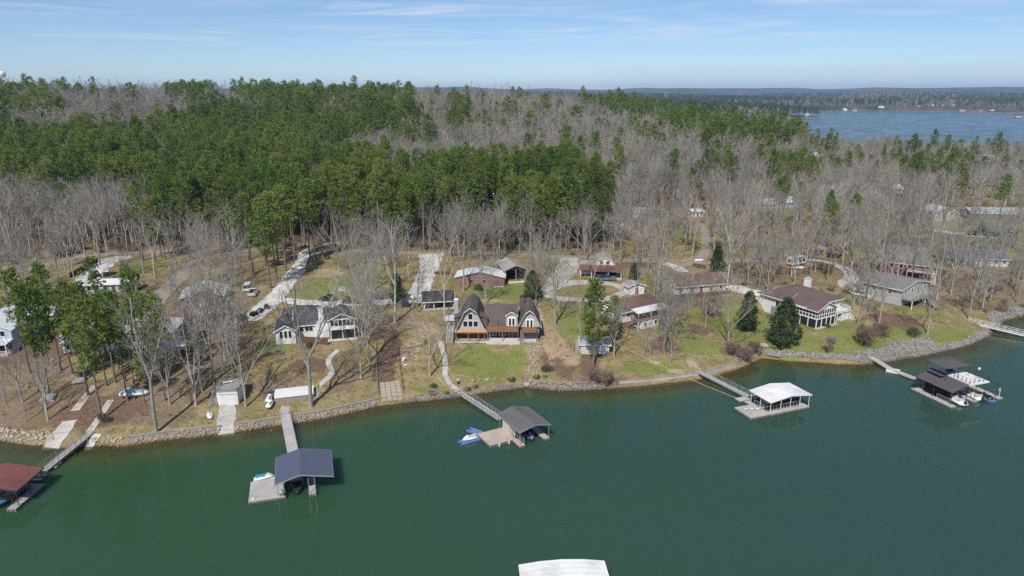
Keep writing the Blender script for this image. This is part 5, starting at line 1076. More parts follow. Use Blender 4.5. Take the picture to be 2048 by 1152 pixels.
    for a, b, d, wh, rs, rg_, wm, rm, lb in (
        ((1706, 335), (1746, 336), 9, 4.4, 1.6, 'y', M_SLATESIDE, M_GREYSH, 'dark grey two-storey house with white deck on the far right slope'),
        ((1662, 354), (1694, 353), 8, 2.6, 1.8, 'y', M_WHITE, M_WHITEROOF, 'bright white gable roof left of the dark grey house'),
        ((1768, 386), (1803, 386), 8, 2.6, 1.6, 'x', M_GREYSIDE, M_WHITEROOF, 'white-roofed cottage below the dark grey house among bare trees'),
        ((1869, 442), (1908, 441), 9, 4.2, 1.8, 'y', M_GREYSIDE, M_WHITEROOF, 'narrow grey two-storey house with white-edged gables near the right edge'),
        ((1942, 440), (2060, 441), 9, 3.2, 1.8, 'x', M_SLATESIDE, M_PALEROOF, 'long dark-walled house with pale grey roof at the right edge'),
        ((1530, 420), (1594, 414), 9, 2.8, 1.8, 'x', M_BLUESIDE, M_WHITEROOF, 'white-roofed house hidden among bare trees right of the gravel lane'),
        ((1598, 318), (1640, 318), 9, 2.8, 1.6, 'x', M_WHITE, M_WHITEROOF, 'small white house high on the slope below the far lake'),
        ((1266, 436), (1292, 436), 7, 2.6, 1.4, 'x', M_WHITE, M_PALEROOF, 'little white cottage behind the white trailers on the back lane'),
        ((1384, 434), (1406, 433), 5, 2.4, 0.7, 'x', M_WHITE, M_WHITEROOF, 'small white shed at the head of the back lane'),
        ((1935, 322), (1990, 322), 9, 2.8, 1.6, 'x', M_WHITE, M_PALEROOF, 'pale house in the trees near the far lake shore')):
        p, w = simple_house(a, b, d, wh, rs, rg_, wm, rm, 'far_house' if 'shed' not in lb else 'garden_shed', lb, 'house' if 'shed' not in lb else 'shed', wins=2)
        q = p.location.normalized()      # open yard on the lake side
        for k in (5, 11, 17, 23): TREE_BOXES.append((p.location.x - q.x * k, p.location.y - q.y * k, w * 0.42))
    p, w = simple_house((1972, 474), (2034, 475), 7, 2.5, 1.0, 'x', M_DARKIN, M_GREENROOF, 'green_roofed_carport', 'carport with green metal roof near the right edge', 'carport', wins=0, dr=False, sidewin=False, trim=None)
    p, w = simple_house((1311, 436), (1347, 433), 5, 2.3, 0.5, 'x', M_DKSTAIN, M_DARKSH, 'dark_shed', 'long dark low shed beside the little white cottage on the back lane', 'shed', wins=1, sidewin=False)
    p, w = simple_house((1209, 466), (1244, 468), 5.5, 3.2, 0.5, 'x', M_WHITE, M_WHITEROOF, 'white_trailer', 'white boxy trailer with a red roof end at the back lane', 'trailer', wins=2)
    MB().slab((-w / 2 + 1.2, 3.4, 4.6), (w / 2 - 1.0, 3.4, 4.6), (w / 2 - 1.0, 0.8, 3.75), (-w / 2 + 1.2, 0.8, 3.75), 0.15).build('red_roof_sheet', M_BARNRED, p)
    # small structures
    loc, rz, w = rect_on((1511, 606), (1549, 603), 1.2, pad=2); t = thing('cream_garden_wall', 'cream block wall on a brick footing behind the tall magnolias', 'wall', loc, rz)
    MB().box(-w / 2, w / 2, 0, 0.4, 0.4, 1.6).build('block_wall', M_CREAM, t); MB().box(-w / 2 - 0.1, w / 2 + 0.1, -0.1, 0.5, -0.6, 0.4).build('brick_footing', M_BRICK, t)
    for u in (-0.5, 0.9): MB().box(u - 0.15, u + 0.15, -0.03, 0.005, 0.9, 1.2).build('vent', M_DARKIN, t)
    loc, rz, w = rect_on((549, 806), (628, 797), 4.4, pad=1.5); t = thing('stone_storage_room', 'low stone storage room with white slab top on shore lawn', 'storage room', loc, rz)
    MB().box(-w / 2 + 0.15, w / 2 - 0.15, 0.15, 4.3, -0.6, 0.95).build('stone_base', M_STONE, t); MB().box(-w / 2, w / 2, 0, 4.4, 0.95, 1.08).build('slab_top', M_WHITE, t); MB().box(w / 2 - 0.5, w / 2 - 0.42, 0.02, 4.38, 1.082, 1.11).build('slab_joint', M_CONC, t)
# ------------------------------------------------------------------ boats, docks, gangways
M_HULLW = mat('white_hull', (0.72, 0.73, 0.74), rough=0.25, var=0.04, spec=0.5)
M_HULLB = mat('blue_hull', (0.035, 0.06, 0.16), rough=0.25, var=0.08, spec=0.5)
M_HULLK = mat('dark_hull', (0.03, 0.03, 0.035), rough=0.25, var=0.08, spec=0.5)
M_HULLR = mat('maroon_hull', (0.22, 0.06, 0.075), rough=0.35, var=0.08, spec=0.5)
M_VINYL = mat('cream_vinyl', (0.55, 0.51, 0.45), rough=0.6, var=0.06)
M_BLUEFLOAT = mat('blue_plastic_float', (0.13, 0.20, 0.46), rough=0.5, var=0.1)
M_TEAL = mat('teal_cover', (0.05, 0.26, 0.40), rough=0.6, var=0.15)
M_FOAM = mat('dock_foam', (0.13, 0.125, 0.12), rough=0.9, var=0.2)
M_PINKCOVER = mat('dusty_red_cover', (0.33, 0.12, 0.14), rough=0.7, var=0.1)
def loft(sections, m_, name, parent, cap=True):
    """rings of equal length joined in order"""
    V = [p for s in sections for p in s]; n = len(sections[0]); F = []
    for k in range(len(sections) - 1):
        for i in range(n): F.append((k * n + i, k * n + (i + 1) % n, (k + 1) * n + (i + 1) % n, (k + 1) * n + i))
    if cap: F += [tuple(range(n - 1, -1, -1)), tuple(range((len(sections) - 1) * n, len(sections) * n))]
    return MB().add(V, F).build(name, m_, parent, True)
def speedboat(loc, rz, L_, m_, label, deckm=None, tower=False):
    p = thing('motor_boat', label, 'boat', loc, rz); W = L_ * 0.34; S = []
    for t, bw, kz in ((0, 0.94, -0.05), (0.15, 1, -0.12), (0.5, 1, -0.15), (0.75, 0.80, -0.05), (0.92, 0.40, 0.22), (1.0, 0.05, 0.5)):
        x = -L_ / 2 + L_ * t; b = W / 2 * bw; top = 0.72 + 0.18 * t
        S.append([(x, -b, top), (x, -b * 0.93, 0.2 + kz * 0.5), (x, -b * 0.15, kz), (x, b * 0.15, kz), (x, b * 0.93, 0.2 + kz * 0.5), (x, b, top)])
    loft(S, m_, 'hull', p)
    MB().poly([(L_ * 0.08, -W * 0.46, 0.815), (L_ * 0.25, -W * 0.40, 0.855), (L_ * 0.42, -W * 0.2, 0.90), (L_ * 0.49, 0, 0.92), (L_ * 0.42, W * 0.2, 0.90), (L_ * 0.25, W * 0.40, 0.855), (L_ * 0.08, W * 0.46, 0.815)]).build('foredeck', deckm or M_HULLW, p)
    MB().box(-L_ * 0.42, L_ * 0.06, -W * 0.4, W * 0.4, 0.73, 0.80).build('cockpit', M_VINYL, p)
    for x in (-L_ * 0.36, -L_ * 0.1): MB().box(x - 0.3, x + 0.3, -W * 0.36, W * 0.36, 0.80, 1.05).box(x - 0.34, x - 0.22, -W * 0.36, W * 0.36, 1.05, 1.3).build('seat', M_VINYL, p)
    MB().slab((L_ * 0.12, -W * 0.42, 0.85), (L_ * 0.16, 0, 0.87), (L_ * 0.08, 0, 1.25), (L_ * 0.04, -W * 0.40, 1.22), 0.03).slab((L_ * 0.16, 0, 0.87), (L_ * 0.12, W * 0.42, 0.85), (L_ * 0.04, W * 0.40, 1.22), (L_ * 0.08, 0, 1.25), 0.03).build('windshield', M_GLASS, p)
    MB().box(-L_ * 0.5 - 0.5, -L_ * 0.5 + 0.05, -W * 0.34, W * 0.34, 0.28, 0.36).build('swim_platform', deckm or M_HULLW, p)
    MB().box(-L_ * 0.5 - 0.42, -L_ * 0.5 - 0.02, -0.2, 0.2, 0.36, 1.05).build('outboard', M_HULLK, p)
    return p
def jetski(loc, rz, m1, m2, label, group=None):
    p = thing('jet_ski', label, 'jet ski', loc, rz, group); S = []
    for t, b, top in ((0, 0.5, 0.42), (0.3, 0.58, 0.5), (0.6, 0.56, 0.56), (0.85, 0.34, 0.55), (1, 0.06, 0.5)):
        x = -1.55 + 3.1 * t; S.append([(x, -b, top), (x, -b * 0.8, 0.1 + 0.2 * t * t), (x, b * 0.8, 0.1 + 0.2 * t * t), (x, b, top)])
    loft(S, m1, 'hull', p)
    MB().prism([(-1.3, 0.5), (0.2, 0.55), (0.1, 0.95), (-0.3, 0.88), (-1.2, 0.92)], -0.2, 0.2, 'y').build('seat', m2, p)
    MB().prism([(0.1, 0.55), (1.3, 0.54), (0.9, 0.8), (0.3, 1.05)], -0.3, 0.3, 'y').build('bow_cowl', m1, p)
    MB().tube((0.35, -0.42, 1.08), (0.35, 0.42, 1.08), 0.035).box(0.28, 0.42, -0.06, 0.06, 0.95, 1.1).build('handlebar', M_HULLK, p)
    return p
def gangway(A, B, w, m_, label, rail=0.95, rails=(1, 1), railm=None, truss=True, deckm=None):
    A, B = Vector(A), Vector(B); d = B - A; L_ = math.hypot(d.x, d.y); rz = math.atan2(d.y, d.x); dz = d.z
    p = thing('gangway', label, 'gangway', A, rz)
    Z = lambda x: dz * x / L_
    MB().slab((0, -w / 2, 0), (L_, -w / 2, dz), (L_, w / 2, dz), (0, w / 2, 0), 0.10).build('deck', deckm or m_, p)
    MB().slab((0, -w / 2 - 0.06, 0.03), (L_, -w / 2 - 0.06, dz + 0.03), (L_, -w / 2, dz + 0.03), (0, -w / 2, 0.03), 0.26).slab((0, w / 2, 0.03), (L_, w / 2, dz + 0.03), (L_, w / 2 + 0.06, dz + 0.03), (0, w / 2 + 0.06, 0.03), 0.26).build('side_beam', railm or m_, p)
    for s, on in ((-1, rails[0]), (1, rails[1])):
        if not on: continue
        y = s * (w / 2 + 0.03); n = max(2, int(L_ / 1.3)); mb = MB(); mb.tube((0, y, rail), (L_, y, dz + rail), 0.045, n=5); mb.tube((0, y, rail * 0.5), (L_, y, dz + rail * 0.5), 0.028, n=4)
        for i in range(n + 1):
            x = L_ * i / n; mb.tube((x, y, Z(x)), (x, y, Z(x) + rail), 0.035, n=4)
            if truss and i < n: x2 = L_ * (i + 1) / n; mb.tube((x, y, Z(x)), (x2, y, Z(x2) + rail), 0.025, n=4) if i % 2 else mb.tube((x, y, Z(x) + rail), (x2, y, Z(x2)), 0.025, n=4)
        mb.build('railing', railm or m_, p)
    return p
def deck_slab(p, x0, x1, y0, y1, m_, z=0.5, name='deck'):
    d = MB().box(x0, x1, y0, y1, z - 0.12, z).build(name, m_, p)
    MB().box(x0 + 0.04, x1 - 0.04, y0 + 0.04, y1 - 0.04, -0.3, z - 0.125).build('float', M_FOAM, d)
    sk = MB()
    for i in range(max(2, int((x1 - x0) / 1.2)) + 1): c = x0 + (x1 - x0 - 0.1) * i / max(2, int((x1 - x0) / 1.2)); sk.box(c, c + 0.1, y0 - 0.035, y0 - 0.002, 0.02, z - 0.02)
    sk.build('rub_strip', M_ALU, d); return d
def dock_roof(p, W, D, eave, rise, m_, ridge_at=0.5, over=0.15, trim=M_ALU, ribs=0.0, x0=0.0, y0=0.0):
    return shell(p, [(x0, eave), (x0 + W * ridge_at, eave + rise), (x0 + W, eave)], y0, y0 + D, 'y', m_, m_, wall=False, over=over, end=over, t=0.10, trim=trim, trim_w=0.16, ribs=ribs)
def dock_posts(p, pts, z1, m_=None, r=0.06):
    for q in pts: MB().tube((q[0], q[1], 0.3), (q[0], q[1], z1), r, n=6).build('post', m_ or M_ALU, p)
def lounge_chair(loc, rz, m_, label, group=None):
    t = thing('deck_chair', label, 'deck chair', loc, rz, group)
    MB().box(-0.28, 0.28, -0.3, 0.3, 0.34, 0.41).build('seat', m_, t); MB().slab((-0.28, 0.3, 0.36), (0.28, 0.3, 0.36), (0.28, 0.62, 0.95), (-0.28, 0.62, 0.95), 0.05).build('backrest', m_, t)
    posts(t, [(-0.25, -0.26), (0.25, -0.26), (-0.25, 0.26), (0.25, 0.26)], 0, 0.34, 0.05, m_, 'leg'); return t
def loc2(p, x, y, z):
    a = p.rotation_euler[2]; return Vector((p.location.x + x * math.cos(a) - y * math.sin(a), p.location.y + x * math.sin(a) + y * math.cos(a), z))
def build_docks():
    # dock 0: red roof at the left edge
    p = thing('red_roofed_dock', 'floating boat dock with red-brown roof cut by the left edge', 'dock', (-87.2, 91.9, 0), R(2))
    dock_roof(p, 11.0, 6.4, 3.2, 1.0, M_DOCKRED, trim=M_DKMETAL, ribs=0.8)
    deck_slab(p, 9.6, 11.0, -0.9, 6.3, M_DECKGREY); deck_slab(p, 0.0, 1.4, -0.9, 6.3, M_DECKGREY); deck_slab(p, 1.42, 9.58, 4.9, 6.3, M_DECKGREY); deck_slab(p, 5.0, 6.0, -0.7, 4.88, M_DECKGREY)
    dock_posts(p, [(10.8, 0.1), (10.8, 3.1), (10.8, 6.2), (5.5, 0.1), (5.5, 6.2), (0.2, 0.1), (0.2, 6.2)], 3.25, M_DKMETAL)
    railing(p, [(9.7, 0.4), (9.7, 4.8)], 0.5, 0.9, M_DKMETAL, 0.4)
    speedboat(loc2(p, 7.8, 2.3, 0.05), R(-88), 5.6, M_HULLK, 'dark motor boat moored under the red-brown roof', M_TEAL)
    gangway(at(176, 868, 1.25), at(86, 941, 0.55), 1.4, M_GREYWOOD, 'long grey footbridge from left bank to red-roofed dock', rails=(1, 1), railm=M_GREYWOOD, truss=False)
    for px, py in ((108, 930), (78, 955)):
        q = at(px, py, 0.3); t = thing('float_step', 'small pale float beside footbridge, %s' % ('halfway along it' if px > 100 else 'at corner of red-roofed dock'), 'float', (q.x, q.y, 0), R(5))
        MB().box(-0.8, 0.8, -0.9, 0.9, -0.2, 0.3).build('float_body', M_FOAM, t); MB().box(-0.82, 0.82, 0.4, 0.9, 0.3, 0.36).box(-0.82, 0.82, -0.9, -0.4, 0.3, 0.36).build('tread', M_DECKPALE, t)
    # dock 1: slate-blue roof
    p = thing('blue_roofed_dock', 'floating boat dock with slate-blue ribbed metal roof', 'dock', (-36.9, 94.0, 0), R(17))
    dock_roof(p, 8.6, 8.3, 3.2, 1.05, M_BLUEROOF, ridge_at=0.43, ribs=0.75)
    deck_slab(p, -4.3, 1.2, 0.5, 6.5, M_DECKPALE); deck_slab(p, 1.22, 8.4, 7.0, 8.3, M_DECKPALE); deck_slab(p, 4.75, 5.9, 0.0, 6.98, M_DECKPALE); deck_slab(p, 0.0, 1.2, 6.52, 8.3, M_DECKPALE)
    dock_posts(p, [(0.15, 0.7), (1.1, 0.7), (4.85, 0.15), (5.8, 0.15), (0.15, 8.1), (5.3, 8.1), (8.3, 8.1), (8.3, 7.2), (0.15, 4.4)], 3.25)
    railing(p, [(1.1, 0.6), (1.1, 6.4)], 0.5, 0.9, M_DKMETAL, 0.5)
    speedboat(loc2(p, 3.0, 3.6, 0.05), R(17 - 90), 6.0, M_HULLK, 'dark motor boat with pale stern under the slate-blue roof', M_HULLK)
    deck_slab(p, -3.9, -0.2, 6.52, 7.9, M_HULLW, 0.32, 'lift_float')
    jetski(loc2(p, -2.2, 7.2, 0.26), R(17), M_HULLW, M_TEAL, 'white jet ski with teal cover behind the blue-roofed dock platform')
    for i, (x, y) in enumerate(((0.45, 1.0), (0.8, 1.9))): lounge_chair(loc2(p, x + 0.1, y - 0.1, 0.5), R(200), M_WHITE, 'white deck chair by the slip of the blue-roofed dock', 'deck chairs on the blue-roofed dock')
    MB().tube((-3.6, 0.9, 0.5), (-3.6, 1.1, 0.62), 0.25, n=8).build('cleat_coil', M_WHITE, p)
    gangway(at(570, 828, 1.2), at(586, 907, 0.6), 1.75, M_DECKPALE, 'wide pale footbridge straight to the blue-roofed dock', rails=(0, 1), railm=M_ALU, deckm=M_DECKPALE)
    st = thing('timber_steps', 'pale timber steps at the head of wide footbridge', 'steps', at(567, 826, 1.3), R(4))
    for i in range(4): MB().box(-0.9, 0.9, 0.1 + i * 0.55, 0.55 + i * 0.55, -0.3 + i * 0.14, 0.0 + i * 0.14).build('tread', M_DECKPALE, st)
    # dock 2: dark grey roof with tan deck
    p = thing('grey_roofed_dock', 'floating dock with dark grey roof and tan swim deck', 'dock', (1.44, 111.0, 0), R(29))
    dock_roof(p, 6.3, 8.3, 3.2, 0.75, M_DOCKGREY, ribs=0.9)
    deck_slab(p, -4.9, 0.6, 2.4, 7.5, M_DECKTAN, 0.62); deck_slab(p, -0.2, 0.95, -0.2, 2.38, M_DECKTAN); deck_slab(p, 5.1, 6.3, 0.0, 8.2, M_DECKTAN); deck_slab(p, 0.97, 5.08, 6.9, 8.2, M_DECKTAN)
    dock_posts(p, [(0.1, 0.15), (0.1, 2.9), (0.1, 5.6), (0.1, 8.0), (6.2, 0.15), (6.2, 4.2), (6.2, 8.0), (3.1, 8.0)], 3.25)
    MB().box(0.05, 0.8, 4.4, 6.8, 0.62, 2.6).build('locker', M_VINYL, p); MB().box(0.7, 0.78, 3.2, 3.3, 0.6, 2.0).box(0.7, 0.78, 3.7, 3.8, 0.6, 2.0).box(0.7, 0.78, 3.2, 3.8, 0.9, 0.96).box(0.7, 0.78, 3.2, 3.8, 1.3, 1.36).build('ladder', M_WHITE, p)
    posts(p, [(-3.0, 2.3), (-1.0, 2.3)], -0.5, 0.6, 0.22, M_WHITE, 'bumper_pile')
    railing(p, [(1.0, 0.2), (1.0, 6.8)], 0.62, 0.9, M_ALU, 0.6)
    speedboat(loc2(p, 3.0, 3.4, 0.1), R(29 - 90), 6.0, M_HULLB, 'blue motor boat with dusty red cover under the grey roof', M_PINKCOVER)
    for nm, a, b, lb in (('float', (918, 886), (962, 873), 'blue drive-on jet ski float beside the tan deck'), ('float', (935, 857), (966, 868), 'blue plastic ramp float behind the tan deck')):
        A, B = at(*a, 0.2), at(*b, 0.2); d = B - A; t = thing('drive_on_float', lb, 'float', ((A.x + B.x) / 2, (A.y + B.y) / 2, 0), math.atan2(d.y, d.x)); L_ = d.length
        MB().prism([(-L_ / 2, -0.6), (-L_ / 2 + 0.8, -0.8), (L_ / 2, -0.8), (L_ / 2, 0.8), (-L_ / 2 + 0.8, 0.8), (-L_ / 2, 0.6), (-L_ / 2 + 0.9, 0.15), (-L_ / 2 + 0.9, -0.15)], -0.15, 0.24, 'z').build('float_body', M_BLUEFLOAT, t)
        if 'jet ski' in lb: jetski(Vector((t.location.x, t.location.y, 0.18)), t.rotation_euler[2] + math.pi, M_HULLW, M_VINYL, 'white jet ski parked on the blue float')
    gangway(at(919, 784, 1.1), at(1002, 838, 0.62), 1.25, M_ALU, 'aluminium truss gangway from centre path to grey-roofed dock', deckm=M_DECKPALE)
    # dock 3: white roof
    p = thing('white_roofed_dock', 'floating dock with white gable roof and pale deck', 'dock', (51.2, 123.5, 0), R(21))
    dock_roof(p, 10.1, 6.0, 3.1, 0.65, M_DOCKWHITE, trim=M_WHITE, ribs=0.85)
    deck_slab(p, -4.7, 0.4, -0.1, 4.9, M_DECKPALE, 0.55); deck_slab(p, 0.42, 9.9, -0.2, 1.1, M_DECKPALE, 0.55); deck_slab(p, 8.8, 9.9, 1.12, 5.6, M_DECKPALE); deck_slab(p, -0.8, 0.4, 4.92, 6.6, M_DECKPALE)
    dock_posts(p, [(0.15, 0.1), (2.6, 0.0), (5.0, 0.0), (7.4, 0.0), (9.8, 0.0), (0.15, 5.8), (9.8, 5.8), (0.15, 3.0)], 3.15, M_WHITE)
    railing(p, [(0.2, 4.8), (0.2, 1.2), (8.7, 1.2)], 0.55, 1.0, M_ALU, 0.8); MB().box(0.9, 8.6, 1.28, 1.33, 0.9, 2.2).build('screen_panel', M_DARKIN, p)
    for i in range(3): lounge_chair(loc2(p, -3.4 + 1.1 * i, 2.8 - 0.35 * i, 0.55), R(200 + 10 * i), M_WHITE, 'white sun lounger on the deck of the white-roofed dock', 'loungers on the white-roofed dock')
    speedboat(loc2(p, 4.6, 3.6, 0.05), R(21), 6.4, M_HULLB, 'blue motor boat moored under the white roof', M_HULLW)
    gangway(at(1399, 743, 1.3), at(1500, 794, 0.6), 1.3, M_DECKGREY, 'grey timber gangway with truss rails to white-roofed dock', rails=(0, 1), railm=M_ALU)
    q = at(1492, 797, 0.4); t = thing('landing_float', 'small pale float at the foot of gangway left of white-roofed dock', 'float', (q.x, q.y, 0), R(21)); deck_slab(t, -2.2, 3.4, -0.7, 0.9, M_DECKPALE, 0.45)
    # dock 4: two-level dock with charcoal roof
    p = thing('two_level_dock', 'two-level boat dock with charcoal roof, white sun deck and upper canopy', 'dock', (89.6, 127.7, 0), R(18))
    MB().slab((-0.3, -0.3, 3.3), (-0.3, 8.6, 3.3), (4.1, 8.6, 4.55), (4.1, -0.3, 4.55), 0.1).build('roof', M_DOCKCHAR, p)
    MB().slab((9.3, -0.3, 4.45), (9.3, 8.6, 4.45), (9.36, 8.6, 4.44), (9.36, -0.3, 4.44), 0.1).build('roof_edge', M_WHITE, p)
    fr = MB()
    for y in (-0.3, 2.6, 5.6, 8.5): fr.tube((9.3, y, 4.4), (12.7, y, 3.3), 0.05, n=5)
    fr.tube((12.7, -0.3, 3.3), (12.7, 8.5, 3.3), 0.06, n=5); fr.build('roof_frame', M_DKMETAL, p)
    MB().box(4.1, 9.28, -0.35, 8.6, 4.5, 4.64).build('sun_deck', M_DOCKWHITE, p); MB().box(4.0, 9.4, -0.42, -0.36, 4.3, 4.66).box(3.95, 4.09, -0.4, 8.6, 4.45, 4.72).build('deck_edge', M_WHITE, p)
    MB().box(2.1, 4.08, 4.6, 8.5, 4.62, 4.74).build('canopy_deck', M_DOCKCHAR, p)
    rl = MB()
    for a, b in (((4.2, -0.2), (9.2, -0.2)), ((4.2, -0.2), (4.2, 3.4)), ((9.2, -0.2), (9.2, 8.4))):
        for z in (5.1, 5.6): rl.tube((*a, z), (*b, z), 0.025, n=4)
        for i in range(5): t_ = i / 4; rl.box(a[0] + (b[0] - a[0]) * t_ - 0.04, a[0] + (b[0] - a[0]) * t_ + 0.04, a[1] + (b[1] - a[1]) * t_ - 0.04, a[1] + (b[1] - a[1]) * t_ + 0.04, 4.64, 5.64)
    rl.build('deck_railing', M_DKMETAL, p)
    cn = MB(); a_, b_, c_, d_, ap = (1.7, 3.0, 7.0), (8.1, 3.0, 7.0), (8.1, 8.3, 7.0), (1.7, 8.3, 7.0), (4.9, 5.6, 7.6)
    cn.add([a_, b_, c_, d_, ap], [(0, 1, 4), (1, 2, 4), (2, 3, 4), (3, 0, 4), (3, 2, 1, 0)]); cn.build('upper_canopy', M_DOCKCHAR, p)
    for q in ((1.9, 3.2), (7.9, 3.2), (7.9, 8.1), (1.9, 8.1), (4.9, 3.2)): MB().tube((*q, 4.6), (*q, 7.0), 0.05, n=6).build('canopy_post', M_DKMETAL, p)
    deck_slab(p, -0.7, 0.7, -0.9, 8.8, M_DECKPALE); deck_slab(p, 12.2, 13.6, -0.9, 7.4, M_DECKPALE); deck_slab(p, 0.72, 12.18, 7.4, 8.7, M_DECKPALE); deck_slab(p, 6.0, 7.1, -0.4, 7.38, M_DECKPALE)
    dock_posts(p, [(0.1, 0), (0.1, 4.2), (0.1, 8.4)], 3.4, M_DKMETAL); dock_posts(p, [(4.2, 0), (6.5, 0), (6.6, 4.2), (9.2, 0), (9.2, 8.4), (4.2, 8.4)], 4.5, M_DKMETAL); dock_posts(p, [(12.6, 0), (12.6, 8.4)], 3.35, M_DKMETAL)
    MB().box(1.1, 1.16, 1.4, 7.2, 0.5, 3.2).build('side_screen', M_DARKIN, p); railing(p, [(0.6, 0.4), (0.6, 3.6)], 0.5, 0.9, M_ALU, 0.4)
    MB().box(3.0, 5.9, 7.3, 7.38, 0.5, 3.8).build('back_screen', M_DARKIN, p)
    t = thing('deck_chair', 'dark lounge seat on the upper deck beneath the canopy', 'deck chair', loc2(p, 5.6, 5.4, 4.64), R(18)); MB().box(-0.9, 0.9, -0.35, 0.35, 0.3, 0.45).box(-0.9, 0.9, 0.3, 0.42, 0.45, 0.9).build('seat', M_DKMETAL, t); posts(t, [(-0.8, -0.3), (0.8, -0.3), (-0.8, 0.3), (0.8, 0.3)], 0, 0.3, 0.06, M_DKMETAL, 'leg')
    t = thing('umbrella_pole', 'slim pole with white and red top on the sun deck', 'pole', loc2(p, 8.5, 1.6, 4.64), 0); MB().tube((0, 0, 0), (0, 0, 2.0), 0.03).build('pole', M_DKMETAL, t); MB().lathe([(0.02, 1.85), (0.24, 1.95), (0.22, 2.25), (0.03, 2.4)]).build('white_top', M_WHITE, t); MB().lathe([(0.05, 1.7), (0.2, 1.72), (0.2, 1.85), (0.05, 1.86)]).build('red_band', M_BARNRED, t)
    speedboat(loc2(p, 3.3, 2.6, 0.05), R(18 + 90), 6.2, M_HULLW, 'white motor boat under the charcoal roof', M_HULLW); speedboat(loc2(p, 8.6, 2.9, 0.05), R(18 + 90), 6.0, M_HULLW, 'white motor boat in the middle slip of two-level dock', M_HULLK)
    t = thing('drive_on_float', 'blue plastic float in the right slip of two-level dock', 'float', loc2(p, 10.8, 0.6, 0), R(108)); MB().box(-1.7, 1.7, -0.8, 0.8, -0.15, 0.25).build('float_body', M_BLUEFLOAT, t); jetski(loc2(p, 10.8, 0.9, 0.18), R(108), M_HULLK, M_HULLK, 'dark jet ski on the blue float of two-level dock')
    MB().tube((12.9, -0.5, 0.5), (12.9, -0.5, 2.6), 0.05).box(12.4, 12.9, -0.55, -0.45, 2.1, 2.2).box(12.4, 12.9, -0.55, -0.45, 2.5, 2.6).build('lamp_bracket', M_WHITE, p)
    gangway(at(1721, 701, 1.4), at(1784, 739, 0.5), 1.3, M_CONC, 'pale plank gangway from the rip-rap bank right of the cove', rails=(0, 0), deckm=M_DECKPALE)
    q = at(1786, 741, 0.4); t = thing('landing_float', 'white float midway along the gangway to two-level dock', 'float', (q.x, q.y, 0), R(-30)); deck_slab(t, -1.4, 1.4, -1.4, 1.4, M_HULLW, 0.42)
    gangway(at(1787, 740, 0.55), at(1832, 757, 0.55), 1.2, M_CONC, 'second pale plank span out to the two-level dock', rails=(0, 0), deckm=M_DECKPALE)
    gangway(at(1937, 643, 1.5), at(2110, 684, 0.7), 1.5, M_ALU, 'long white truss gangway leaving by the right edge', railm=M_WHITE, deckm=M_DECKPALE)
    # the roof in the foreground
    p = thing('foreground_dock', 'white roof of a boat dock cut by the bottom edge', 'dock', (1.9, 66.0, 0), R(4))
    shell(p, [(-0.3, 3.5), (2.4, 3.86), (5.2, 4.0), (8.0, 3.86), (10.6, 3.5)], 0, 8.6, 'y', M_WHITE, M_DOCKWHITE, wall=False, over=0.1, end=0.1, trim=M_WHITE, ribs=0.9)
    deck_slab(p, -0.2, 1.2, 0, 8.6, M_DECKPALE); deck_slab(p, 9.2, 10.6, 0, 8.6, M_DECKPALE); deck_slab(p, 1.22, 9.18, 0, 1.4, M_DECKPALE); dock_posts(p, [(0, 0.2), (0, 4.3), (0, 8.4), (10.4, 0.2), (10.4, 4.3), (10.4, 8.4)], 3.5)
# ------------------------------------------------------------------ vehicles, yard things, shore works, yard trees
M_CARK = mat('black_car_paint', (0.018, 0.018, 0.02), rough=0.2, var=0.05, spec=0.6)
M_CARW = mat('white_car_paint', (0.72, 0.72, 0.72), rough=0.25, var=0.03, spec=0.5)
M_CARB = mat('blue_grey_car_paint', (0.13, 0.17, 0.22), rough=0.25, var=0.05, spec=0.5)
M_RED = mat('red_paint', (0.38, 0.035, 0.03), rough=0.4, var=0.08)
M_ROCKS = mat('rip_rap_stone', (0.345, 0.325, 0.305), rough=0.95, col2=(0.135, 0.125, 0.115), scale=0.9, spec=0.15, wet=True)
M_ROCKP = mat('pale_shore_stone', (0.52, 0.46, 0.38), rough=0.95, col2=(0.28, 0.24, 0.19), scale=0.9, spec=0.15, wet=True)
M_ROCKR = mat('rust_shore_stone', (0.44, 0.385, 0.345), rough=0.95, col2=(0.22, 0.165, 0.14), scale=0.9, spec=0.15, wet=True)
M_GRASS = mat('ornamental_grass', (0.48, 0.42, 0.22), rough=0.9, col2=(0.27, 0.28, 0.10), scale=2.0)
M_LIGHT = mat('headlight_glass', (0.6, 0.6, 0.58), rough=0.1, var=0.02, spec=0.6)
M_TAIL = mat('tail_light', (0.35, 0.02, 0.02), rough=0.2, var=0.02)
